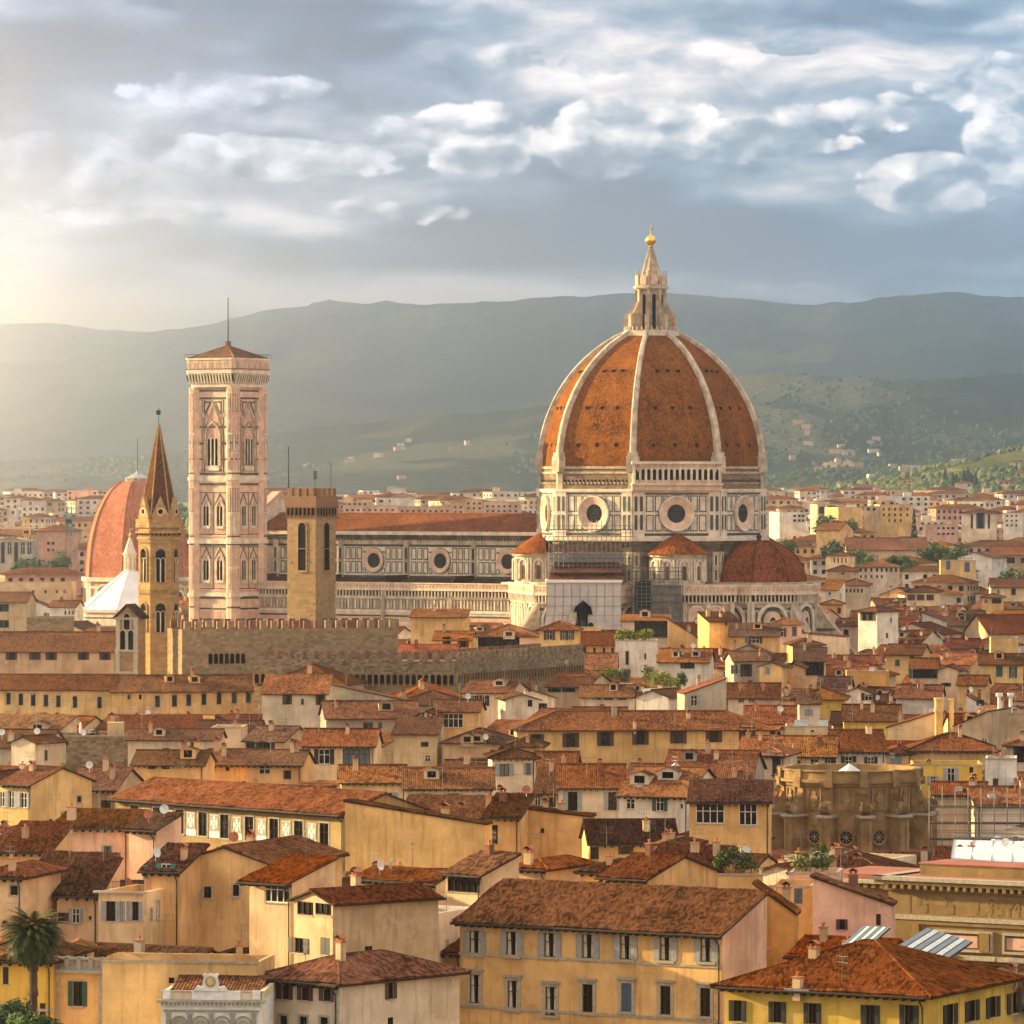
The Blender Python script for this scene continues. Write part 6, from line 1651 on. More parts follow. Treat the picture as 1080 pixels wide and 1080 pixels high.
H('long low pink wing with a stepped wall right of the tribune', 845, 892, 668, h=19.5, hrp=672, D=8, yaw=-10, wall='pale', roof='shedx', yb=678, win=[], Y=1220, chim=0)
H('square cream tower with two arched windows and rosy side wall', 905, 925, 644.5, h=24, D=8.5, yaw=-38, wall='white', roof='hip', p=.30, tile=3, yb=672, win=[('bDA', 650, [912, 918.5], 4.5, 9)], Y=1180, chim=0)
H('red roof range with a cream gable right of the white hedge block', 694, 748, 698, h=18, D=13, yaw=-6, wall='white', roof='gable', p=.34, tile=2, yb=703, win=[('kD', 702, [725], 8, 6)], Y=1010, chim=2, dish=1)
H('grey gable house with three dark windows and a low red annex', 774, 810, 697, h=17.5, D=9, yaw=8, wall='grey', roof='gable', p=.34, tile=1, yb=716, win=[('bW', 706, [774, 779], 3, 9), ('kD', 707, [787], 6, 13)], Y=985, chim=1)
H('large grey gable behind the dark window house', 766, 812, 690, h=20, D=12, yaw=-4, wall='grey', roof='gx', p=.42, tile=1, yb=697, win=[], Y=1030, chim=1)
H('yellow gable house with a tall slit window', 801, 825, 703, h=18.8, D=9, yaw=-8, wall='yellow', roof='gx', p=.36, tile=1, yb=722, win=[('rW', 705, [809.5], 3, 12)], Y=965, chim=0)
H('ochre gable house with one arched slit next to the yellow gable', 825, 847, 704, h=18.2, D=9, yaw=-6, wall='ochre', roof='gx', p=.38, tile=1, yb=716, win=[('kDA', 702, [833.5], 2.5, 6), ('D', 706, [826], 2, 2)], Y=975, chim=0)
H('house with a deep dark loggia under a wide brown roof', 838, 871, 697, h=18.5, D=11, yaw=-3, wall='tan', roof='gable', p=.40, tile=3, yb=714, win=[('D', 705, [858], 22, 15)], Y=1000, chim=1)
H('low yellow house with a grey window strip below the tribune', 836, 868, 680, h=19, D=10, yaw=4, wall='yellow', roof='hip', p=.34, tile=3, yb=690, win=[('rW', 684, [844, 853], 7, 5)], Y=1080, chim=1)
H('yellow house with two dark green shutters and a brown roof', 934, 972, 690, h=19, D=10, yaw=-14, wall='yellow', roof='gable', p=.34, tile=3, yb=708, win=[('gC', 699, [946.5], 5, 7), ('gC', 697, [962], 5, 11)], Y=1050, chim=1)
H('long ochre parapet wall house with dishes above it', 893, 938, 708, h=17.8, D=8, yaw=-2, wall='orange', roof='flat', yb=718, win=[], Y=985, chim=1, dish=2)
H('house with a plant filled dark loggia under a low brown roof', 960, 989, 705, h=18, D=9, yaw=-6, wall='cream', roof='gable', p=.36, tile=1, yb=716, win=[('gD', 711, [975], 26, 9)], Y=990, chim=0)
H('yellow gable house with an arched niche and small brown window', 989, 1011, 707, h=18.4, D=9, yaw=-12, wall='cream', roof='gx', p=.36, tile=1, yb=728, win=[('bD', 722, [998], 5, 4)], Y=968, chim=0)
H('yellow house with green shutters and a long brown roof at the right edge', 1033, 1079, 700.5, h=19, D=9, yaw=-5, wall='yellow', roof='gable', p=.40, tile=3, yb=718, win=[('gC', 708, [1054], 7, 11), ('kW', 709, [1068.5], 4, 12)], Y=1045, chim=0)
H('flat topped yellow block with a low wall at the right edge', 1045, 1074, 672.5, h=23, D=8, yaw=-3, wall='yellow', roof='flat', yb=688, win=[], Y=1160, chim=0)
H('smooth orange roofed hall at the right edge', 1043, 1110, 668, h=20, D=22, yaw=10, wall='tan', roof='gable', p=.36, tile=4, yb=669, win=[], Y=1240, chim=0, ant=0)
H('cream house behind the two green shutters with an ochre annex', 1010, 1040, 722, h=16.8, D=8, yaw=-10, wall='yellow', roof='gable', p=.34, tile=1, yb=738, win=[('D', 730, [1022], 4, 6)], Y=940, chim=1)
H('pale house with a low red roof and blue grey windows', 945, 992, 736, h=17, D=11, yaw=-8, wall='white', roof='gable', p=.34, tile=0, yb=750, win=[('rW', 742, [941], 7, 8)], Y=912, chim=1, dish=1)
H('white gabled house with a red dish on its side', 1020, 1040, 734, h=17.6, hrp=746, D=9, yaw=-8, wall='white', roof='shedx', yb=745, win=[('kD', 741, [1034], 4, 6)], Y=918, chim=1, dish=1)
# ---- right middle
H('white house with two pairs of dark shutters beside the stone drum', 881, 934, 792, h=17.2, D=12, yaw=2, wall='white', roof='gable', p=.42, tile=1, yb=815, win=[('kW', 804, [895], 8, 13), ('kW', 804, [918.5], 7, 12)], Y=735, chim=1)
H('pale house with a row of glazed windows left of the dark shutters', 827, 881, 797, h=17, D=12, yaw=-5, wall='pale', roof='gable', p=.38, tile=2, yb=815, win=[('W', 806, [841], 8, 9), ('W', 805, [859], 9, 9), ('bW', 803, [876], 6, 12)], Y=726, chim=1, dish=1)
H('grey shuttered corner house behind the left of the stone drum', 796, 828, 796, h=16.4, D=10, yaw=-12, wall='pale', roof='hip', p=.34, tile=2, yb=818, win=[('kC', 808, [819], 9, 18)], Y=715, chim=1)
H('cream rooftop tower with one small square window and railings', 843, 865, 742, h=20.5, D=5, yaw=0, wall='pale', roof='shed', p=.25, tile=3, yb=764, win=[('rC', 751, [853], 9, 6)], Y=830, chim=1)
H('long roof below the rooftop tower with a deep black opening', 828, 873, 766, h=17, D=9, yaw=-3, wall='cream', roof='flat', yb=782, win=[('D', 780, [860], 14, 5), ('D', 771, [857], 3, 2)], Y=800, chim=0)
H('wide rusty roof left of the rooftop tower', 786, 844, 763, h=16.8, D=14, yaw=-3, wall='yellow', roof='gable', p=.34, tile=0, yb=768, win=[], Y=840, chim=1, dish=2)
H('olive house with a faceted roof behind the rooftop tower', 838, 890, 737, h=17, D=12, yaw=-6, wall='olive', roof='hip', p=.34, tile=2, yb=748, win=[], Y=905, chim=0)
H('house with a small round topped dormer window', 862, 895, 727, h=16.8, D=11, yaw=-8, wall='tan', roof='gable', p=.36, tile=1, yb=735, win=[], Y=960, chim=0, dish=0)
H('white triangular gable house with glazed front', 889, 920, 732, h=17.5, D=10, yaw=-6, wall='white', roof='gx', p=.42, tile=1, yb=740, win=[('kW', 735, [916], 8, 8)], Y=935, chim=1)
H('wide brown roof house with shadowed eaves right of the olive house', 890, 950, 760, h=16.6, D=13, yaw=-3, wall='olive', roof='gable', p=.34, tile=0, yb=764, win=[], Y=862, chim=2)
H('low mottled roof house with a stepped wall left of the tall chimneys', 935, 990, 768, h=17.2, hrp=751, D=10, yaw=-8, wall='cream', roof='shedx', yb=778, win=[], Y=825, chim=1)
H('large bare beige block with a rounded top and air conditioners', 1031, 1082, 752, h=19, D=10, yaw=-6, wall='tan', roof='flat', yb=788, win=[('kD', 781, [1045], 4, 9)], Y=818, chim=0)
H('beige house with a steep red roof left of the bare block', 1006, 1042, 766, h=17.4, hrp=751, D=14, yaw=-20, wall='tan', roof='shedx', yb=780, win=[('W', 781, [1038], 6, 5)], Y=808, chim=0)
H('ochre house with a dark hip roof and a white garage door', 934, 962, 794, h=16.6, D=9, yaw=-4, wall='ochre', roof='hip', p=.3, tile=1, yb=810, win=[('WrC', 802, [945], 12, 14)], Y=742, chim=0)
H('yellow house with grey shutters under a flat ochre terrace', 962, 1036, 806, h=16, D=10, yaw=-3, wall='olive', roof='flat', yb=828, win=[('rW', 818, [1003], 8, 16), ('D', 812, [1024.5], 4, 6), ('rW', 823, [984], 6, 9)], Y=705, chim=1)
H('ochre terrace house with a dark faceted roof behind the yellow house', 960, 1050, 791, h=16.8, D=11, yaw=-2, wall='ochre', roof='hip', p=.36, tile=1, yb=804, win=[], Y=742, chim=1, ant=1)
H('white cube house with one brown window at the right', 1039, 1072, 800, h=16.8, D=8, yaw=-6, wall='white', roof='flat', yb=829, win=[('bC', 825, [1050], 6, 8)], Y=700, chim=2)
H('white house with a dark doorway at the right edge', 1062, 1100, 786, h=17, D=9, yaw=-6, wall='pale', roof='hip', p=.3, tile=1, yb=810, win=[('kD', 796, [1076], 7, 16)], Y=748, chim=1)
H('low white house with red roofs and skylights right of the drum', 985, 1040, 838, h=15.6, D=9, yaw=-4, wall='pale', roof='gable', p=.26, tile=0, yb=858, win=[('W', 853, [1025], 5, 6)], Y=655, chim=2, sky=2)
H('pale house with a red dish and broad roof above the scaffold', 1030, 1095, 848, h=15.4, D=11, yaw=6, wall='pale', roof='gable', p=.30, tile=2, yb=862, win=[], Y=650, chim=1, dish=1, sky=1)
# ---- centre right
H('long yellow house with seven dark windows under a wide brown roof', 545, 812, (769, 764), h=17.2, D=13, yaw=2, wall='yellow', roof='hip', p=.36, tile=1, over=.9, yb=800, Y=812, win=[('sb', (782, 774), [565, 602, 638.5, 675.5, 715.5, 753, 788], 9, 15)], chim=3, sky=0)
H('pale house with tall grey shutters and a brown hip roof', 589, 658, 830, h=17, D=12, yaw=-1, wall='pale', roof='gable', p=.40, tile=2, yb=858, win=[('r', 845, [604], 10, 20), ('r', 845, [646], 9, 19)], Y=662, chim=1)
H('white house with a bright gable and a glass roof lantern', 653, 726, 838, h=17, D=14, yaw=-20, wall='white', roof='gable', p=.42, tile=2, yb=866, win=[('W', 848, [665], 9, 11), ('gW', 848, [696], 8, 15), ('D', 850, [719], 2.5, 4)], Y=642, chim=0, sky=1)
LANT_H = HOUSES[-1]
H('dark roofed house behind the glass lantern', 700, 792, 815, h=16.8, D=14, yaw=-10, wall='grey', roof='gable', p=.36, tile=1, yb=822, win=[], Y=700, chim=2, ant=2)
H('cream house with red and blue laundry on its upper wall', 756, 792, 826, h=16, D=8, yaw=-6, wall='yellow', roof='shed', p=.3, tile=1, yb=842, win=[('D', 824, [761], 4, 6), ('bD', 825, [775], 6, 8)], Y=668, chim=2)
LAUN = HOUSES[-1]
H('small reddish roof left of the grey shuttered house', 563, 606, 815, h=16.6, D=13, yaw=-4, wall='pale', roof='gable', p=.36, tile=2, yb=818, win=[], Y=705, chim=1)
H('cream stair block beside the cream tower house', 564, 592, 836, h=14.5, D=8, yaw=-6, wall='pale', roof='shed', p=.34, tile=1, yb=852, win=[('kD', 846, [581], 5, 10), ('rW', 844, [567], 6, 12)], Y=672, chim=1)
H('white roof terrace house with a hipped red roof and dormers', 780, 822, 792, h=16.6, D=10, yaw=-10, wall='pale', roof='gable', p=.36, tile=2, yb=812, win=[('kW', 803, [812], 3, 8)], Y=752, chim=2)
H('low red roof house among bushes in front of the white block', 612, 668, 735, h=17.2, D=10, yaw=-3, wall='pale', roof='gable', p=.36, tile=2, yb=742, win=[('D', 736, [629, 642, 656], 9, 4)], Y=935, chim=1)
H('white gable wall house right of the low red roof', 671, 705, 735, h=18.4, D=10, yaw=-28, wall='white', roof='gx', p=.36, tile=2, yb=752, win=[], Y=905, chim=1)
H('grey stone house with a sloping red roof and barred window', 722, 766, 732, h=18, hrp=716, D=9, yaw=6, wall='grey', roof='shedx', yb=748, win=[('rW', 739, [732], 7, 12)], Y=880, chim=1)
H('low red roofed house with dishes right of the barred window', 768, 822, 736, h=17.4, D=12, yaw=-3, wall='pale', roof='gable', p=.36, tile=0, yb=742, win=[('W', 739, [782, 793], 7, 4)], Y=905, chim=0, dish=2)
H('brown roofs with a bright gable end under the battlement corner', 576, 620, 724, h=18, D=12, yaw=-24, wall='cream', roof='gable', p=.36, tile=1, yb=732, win=[('kD', 728, [585, 600], 7, 4)], Y=960, chim=1)
H('rust red roof left of the white block below the slit window wing', 608, 650, 706, h=18.4, D=14, yaw=-2, wall='cream', roof='gable', p=.40, tile=4, yb=708, win=[], Y=1035, chim=0)
# ---- far right, beyond the tribune
H('tall beige block with navy roof bands and dark vertical strips', 1014, 1051, 541, h=41, D=26, yaw=-6, wall='pale', roof='hip', p=.18, tile=3, over=1.2, yb=560, Y=2250, win=[('D', 550, [1025, 1043], 2.3, 15), ('uD', 549, [1034], 6, 17)], chim=0, ant=0, name='office_block', cat='office block')
H('bright yellow apartment block beside a brown one', 884, 910, 535, h=44, D=20, yaw=14, wall='yellow', roof='flat', yb=556, Y=2350, win=[], chim=0, ant=0, name='apartment_block', cat='apartment block')
H('brown apartment block right of the bright yellow one', 911, 928, 534, h=44, D=20, yaw=-12, wall='tan', roof='flat', yb=552, Y=2380, win=[('D', 537, [916, 922], 3, 3)], chim=0, ant=0, name='apartment_block', cat='apartment block')
H('orange barn like house with a plain gable far to the right', 861, 886, 559, h=32, D=18, yaw=-20, wall='ochre', roof='gable', p=.3, tile=2, yb=568, Y=2050, win=[], chim=0, ant=0)
H('white apartment block with balconies and a pale flat roof', 822, 850, 540, h=42, D=20, yaw=10, wall='white', roof='flat', yb=553, Y=2300, win=[('D', (544, 544), [838, 843, 847], 3, 2.5), ('D', 549, [838, 843, 847], 3, 2.5)], chim=0, ant=0, name='apartment_block', cat='apartment block')
H('cream apartment block with brown balconies and red end', 862, 890, 532, h=46, D=20, yaw=6, wall='cream', roof='flat', yb=546, Y=2420, win=[('bD', (538, 537), [867, 876], 4, 8), ('bC', 539, [881], 3, 11)], chim=0, ant=0, name='apartment_block', cat='apartment block')
H('cream apartment slab with many yellow lit balconies', 928, 962, 532, h=45, D=18, yaw=4, wall='yellow', roof='flat', yb=553, Y=2380, win=[('D', 537, [932, 938, 944, 950, 957], 2, 3), ('D', 543, [932, 938, 944, 950, 957], 2, 3), ('D', 549, [938, 944, 950], 2, 3)], chim=0, ant=0, name='apartment_block', cat='apartment block')
H('white block with three rows of small windows at the right edge', 1058, 1078, 541, h=40, D=18, yaw=-8, wall='white', roof='flat', yb=557, Y=2250, win=[('D', 544, [1062, 1067, 1072], 2, 2), ('D', 549, [1062, 1067, 1072], 2, 2), ('D', 554, [1062, 1067, 1072], 2, 2)], chim=0, ant=0, name='apartment_block', cat='apartment block')
H('pinkish long building with two rows of tiny windows', 976, 1009, 553, h=36, D=14, yaw=-8, wall='pink', roof='flat', yb=567, Y=2120, win=[('D', 557, [990, 995, 1000, 1005], 3, 2), ('D', 563, [990, 995, 1000, 1005], 3, 2)], chim=0, ant=0)
H('very long red roofed convent range among green trees', 893, 978, 580, h=24, D=24, yaw=-2, wall='tan', roof='gable', p=.36, tile=0, yb=584, Y=2000, win=[], chim=0, ant=0)
H('long red roof over dark balconies at the right edge', 1046, 1110, 585, h=23, D=16, yaw=-3, wall='tan', roof='gable', p=.34, tile=0, yb=598, Y=1900, win=[('D', 591, [1062, 1085], 17, 6)], chim=0, ant=0)
H('ochre hall with two tall dark window bays', 992, 1029, 591, h=26, D=13, yaw=-3, wall='ochre', roof='flat', yb=609, Y=1720, win=[('sB', 596, [1000], 4, 9), ('sB', 598, [1020], 5, 10)], chim=0, ant=0)
H('white gable house behind the ochre hall', 1010, 1046, 588, h=25, D=20, yaw=-20, wall='white', roof='gx', p=.28, tile=2, yb=600, Y=1790, win=[('D', 588, [1013, 1017, 1021, 1025], 1.5, 2)], chim=0, ant=0)
H('pale house with a row of eleven small windows under a red roof', 903, 948, 598, h=24, D=14, yaw=-5, wall='pale', roof='hip', p=.30, tile=2, yb=612, Y=1720, win=[('D', 601, [908, 913, 919, 925, 930, 935, 940, 945], 2.2, 4), ('D', 608, [908, 913, 919, 925, 930], 2, 3)], chim=0, ant=0)
H('cream house with a pale roof light and tall slit windows', 871, 895, 586, h=27, D=12, yaw=-14, wall='cream', roof='hip', p=.25, tile=3, yb=598, Y=1760, win=[('D', 591, [880, 884, 888, 892], 1.4, 5)], chim=0, ant=0)
H('low red house below the cream house with slit windows', 872, 904, 602, h=21, D=14, yaw=-6, wall='tan', roof='hip', p=.32, tile=3, yb=608, Y=1690, win=[('D', 605, [889], 3, 2)], chim=0, ant=0)
H('house with brown louvred loggias under a slate toned roof', 956, 990, 624, h=21, D=13, yaw=-8, wall='cream', roof='hip', p=.32, tile=3, yb=634, Y=1480, win=[('bC', 630, [961, 971, 981], 8, 6)], chim=0)
H('long cream house with a white stair tower at the right edge', 1045, 1110, 619, h=21, D=13, yaw=-3, wall='cream', roof='gable', p=.34, tile=0, yb=632, Y=1520, win=[('D', 624, [1053], 2, 4), ('bD', 624, [1069], 2.5, 7)], chim=0)
H('small yellow house with twin dark windows by the long cream house', 1036, 1058, 630, h=20.5, D=9, yaw=-6, wall='yellow', roof='hip', p=.3, tile=3, yb=642, Y=1440, win=[('kD', 634, [1049, 1053], 3, 5), ('W', 634, [1040], 4, 4)], chim=0)
H('dark red roofed house with a row of grey openings right of the tribune', 884, 916, 617, h=22, D=16, yaw=-6, wall='grey', roof='hip', p=.34, tile=1, yb=627, Y=1500, win=[('D', 623, [889, 893, 897, 901, 905, 909], 2, 4)], chim=0)
H('white stair head house with one porthole window', 866, 884, 622, h=22, D=9, yaw=-16, wall='white', roof='shed', p=.3, tile=2, yb=632, Y=1460, win=[('D', 626, [875], 2, 3)], chim=0)
H('low house with a curved ochre bay and yellow windows', 866, 887, 637, h=18.5, D=10, yaw=-8, wall='yellow', roof='hip', p=.34, tile=2, yb=650, Y=1430, win=[('W', 644, [870], 7, 5), ('bD', 644, [885], 2, 6)], chim=0)
H('flat dark red roof patch with a bright cream gable', 1000, 1036, 660, h=20, D=20, yaw=-8, wall='tan', roof='gable', p=.34, tile=3, yb=662, Y=1330, win=[], chim=1)
# ---- far left
H('brown house with four dark windows under a red roof at the left edge', -30, 28, 635, h=26, D=14, yaw=-4, wall='tan', roof='gable', p=.30, tile=1, yb=665, Y=1270, win=[('kD', 641, [-6, 1, 6.5], 2.8, 8), ('kD', 658, [1, 6.5], 2.8, 8)], chim=0)
H('low brown stone wall building right of the four window house', 28, 72, 651, h=23, D=10, yaw=-3, wall='rubble', roof='flat', yb=672, Y=1220, win=[], chim=0, ant=0)
H('ochre long house with tiny windows under a pale flat roof', 0, 75, 614, h=26, D=12, yaw=-2, wall='cream', roof='flat', yb=628, Y=1560, win=[('D', 624, [35, 48, 60, 68], 2.5, 3)], chim=1, ant=0)
H('white house with small windows below the red chapel dome', 52, 80, 640, h=22, D=9, yaw=-8, wall='white', roof='gable', p=.30, tile=1, yb=652, Y=1330, win=[('D', 646, [69, 73, 77], 1.8, 4)], chim=1)
H('long grey apartment block with pale vertical bays at the left edge', -20, 34, 570, h=34, D=16, yaw=-3, wall='grey', roof='flat', yb=600, Y=1960, win=[('D', 583, [3, 17], 4, 22), ('W', 578, [10, 24, 31], 5, 14)], chim=0, ant=0, name='apartment_block', cat='apartment block')
H('rose pink apartment block with balconies left of the red dome', 47, 68, 566, h=35, D=16, yaw=-14, wall='rose', roof='flat', yb=588, Y=1980, win=[('D', 573, [51, 56], 3, 3), ('D', 580, [51, 56], 3, 3)], chim=0, ant=0, name='apartment_block', cat='apartment block')
H('red roofed long block below the golden haze at the left', 38, 68, 560, h=36, D=26, yaw=-10, wall='rose', roof='hip', p=.34, tile=4, yb=566, Y=2100, win=[], chim=0, ant=0)
# ---- beyond the nave
for i, (xa, xb, ye_, hh, Yy, wl, ds) in enumerate([(362, 420, 533, 46, 2600, 'pink', 'long pinkish apartment slab just above the nave roof'), (420, 474, 534, 45, 2560, 'rose', 'hazy rose apartment slab behind the nave ridge'), (476, 490, 530, 48, 2700, 'rose', 'narrow taller rose block behind the nave ridge'),
                                           (490, 508, 526, 50, 2650, 'tan', 'brown tower block behind the nave near the dome'), (510, 549, 529, 48, 2620, 'pink', 'pink apartment block with dark bays left of the dome'), (412, 436, 524, 52, 3100, 'white', 'pale flat hall with a small tower far beyond the nave')]):
    H(ds, xa, xb, ye_, h=hh, D=16, yaw=-2, wall=wl, roof='flat' if i != 5 else 'hip', yb=545, Y=Yy, win=[('D', ye_ + 5, [xa + 4 + 6 * k for k in range(int((xb - xa) / 6))], 2.4, 2.2), ('D', ye_ + 10, [xa + 4 + 6 * k for k in range(int((xb - xa) / 6))], 2.4, 2.2)] if i != 5 else [], chim=0, ant=0, name='apartment_block', cat='apartment block')
# ------------------------------------------------------------------ the other buildings and things
def loc_T(rec): return (Matrix.Translation((rec['mid'].x, rec['mid'].y, 0)) @ Matrix.Rotation(rec['a'], 4, 'Z')).inverted()
def find(word): return next(r for r in HOUSES if word in r['desc'])

def museum():
    A = at(937, 923, 480); h = A.z; a = R(-33)
    root = empty('museum', (A.x, A.y, 0), a); tag(root, 'dark ochre stone museum with a deep bracketed cornice and pink frieze panels', 'museum')
    MM = ['golden_dark', 'stone_trim', 'void', 'pink_marble', 'red_roofing', 'wood', 'old_marble']
    stone('golden_dark', (.25, .165, .072), .8, 1.8, .22)
    b = MB(MM); W = 26; D = 18
    b.box(0, 0, 0, W, D, h - .5, 0)
    f = Face(b, (0, 0, 0), (1, 0, 0), (0, -1, 0)); fs = Face(b, (0, D, 0), (0, -1, 0), (-1, 0, 0))
    for ff, L in ((f, W), (fs, D)):
        ff.rect(-1.2, h - .35, L + 1.2, h, 1, 1.2); ff.rect(-1.0, h - .7, L + 1.0, h - .35, 0, .95); ff.rect(-.3, h - 1.3, L + .3, h - 1.1, 0, .35); ff.rect(-.2, h - 3.9, L + .2, h - 3.5, 1, .3); ff.rect(-.2, h - 4.3, L + .2, h - 3.9, 0, .18)
        n = int(L / .8)
        for i in range(n): ff.rect(i * .8 + .1, h - 1.1, i * .8 + .45, h - .7, 0, .9); ff.rect(i * .8 + .5, h - 1.05, i * .8 + .75, h - .75, 2, .06)
    for i in range(3):
        x = 4.2 + i * 7.6
        f.frame(x, h - 6.6, x + 6.6, h - 4.7, .22, 1, .3); f.rect(x + .35, h - 6.2, x + 5.0, h - 5.15, 3, .12); f.rect(x + 5.3, h - 6.5, x + 6.3, h - 4.8, 0, .4)
        f.rect(x - .4, h - 7.3, x + 7.0, h - 6.9, 1, .55)
        for k in range(4): f.archring(x + .8 + k * 1.65, h - 11, 1.15, 3.1, .2, 1, .3, False); f.arch(x + .8 + k * 1.65, h - 11, 1.15, 3.1, 2, .04, False)
    f.rect(0, h - 14, 3.3, h - 4.3, 0, .35)
    # worn inscription in the frieze: only some letters remain legible
    def letter(ch, x, z, s=1.35):
        st = {'I': [(0, 0, 0, 1)], 'S': [(0, 0, .5, 0), (.5, 0, .5, .5), (.5, .5, 0, .5), (0, .5, 0, 1), (0, 1, .5, 1)], 'L': [(0, 0, 0, 1), (0, 0, .5, 0)], 'E': [(0, 0, 0, 1), (0, 0, .5, 0), (0, .5, .4, .5), (0, 1, .5, 1)],
              'M': [(0, 0, 0, 1), (0, 1, .35, .4), (.35, .4, .7, 1), (.7, 1, .7, 0)], 'B': [(0, 0, 0, 1), (0, 0, .5, 0), (.5, 0, .5, .5), (0, .5, .5, .5), (.45, .5, .45, 1), (0, 1, .45, 1)], 'U': [(0, 1, 0, 0), (0, 0, .5, 0), (.5, 0, .5, 1)]}[ch]
        for (xa, za, xb, zb) in st:
            xa, xb, za, zb = x + min(xa, xb) * s, x + max(xa, xb) * s, z + min(za, zb) * s, z + max(za, zb) * s
            f.rect(xa - .09, za - .09, xb + .09, zb + .09, 5, .03) if abs(xb - xa) < .01 or abs(zb - za) < .01 else f.loop([(xa - .09, za), (xa + .09, za), (xb + .09, zb), (xb - .09, zb)] if True else [], 5, .03)
    b.build('wall', root)
    simple('museum_lettering', (.235, .15, .072), .95)
    for ch, x in (('I', 2.2), ('S', 3.3), ('S', 6.0), ('L', 9.2), ('E', 10.6), ('M', 12.4), ('B', 14.6), ('U', 16.2)):
        t = MB(['museum_lettering'] * 6); f.mb = t; letter(ch, x, h - 3.2); t.build('carved_letter', root)
    r = MB(MM); r.box(.5, .5, h - .5, W - .5, D, h - .1, 4); r.box(1.5, 3.2, h - .1, W - 1, 8.5, h + .9, 0); r.box(1.4, 3.1, h + .9, W - .9, 8.6, h + 1.02, 4)
    r.build('roof', root)
    b2 = MB(MM); b2.box(-11, 5, 0, -.01, 16, h - 1.2, 0)
    f = Face(b2, (-11, 5, 0), (1, 0, 0), (0, -1, 0)); f.rect(-.6, h - 1.2, 11, h - .9, 1, .9)
    for i in range(13): f.rect(i * .84 + .1, h - 1.6, i * .84 + .5, h - 1.2, 0, .7); f.rect(i * .84 + .55, h - 1.6, i * .84 + .8, h - 1.25, 2, .05)
    b2.box(-10.5, 6, h - 1.2, -.2, 15.5, h - .5, 4)
    b2.build('side_wing', root)
    paint_px(870, 1085, 905, 1080, 470, 1006)
    FOOT.append((A.x + 8, A.y + 2, 13))
museum()

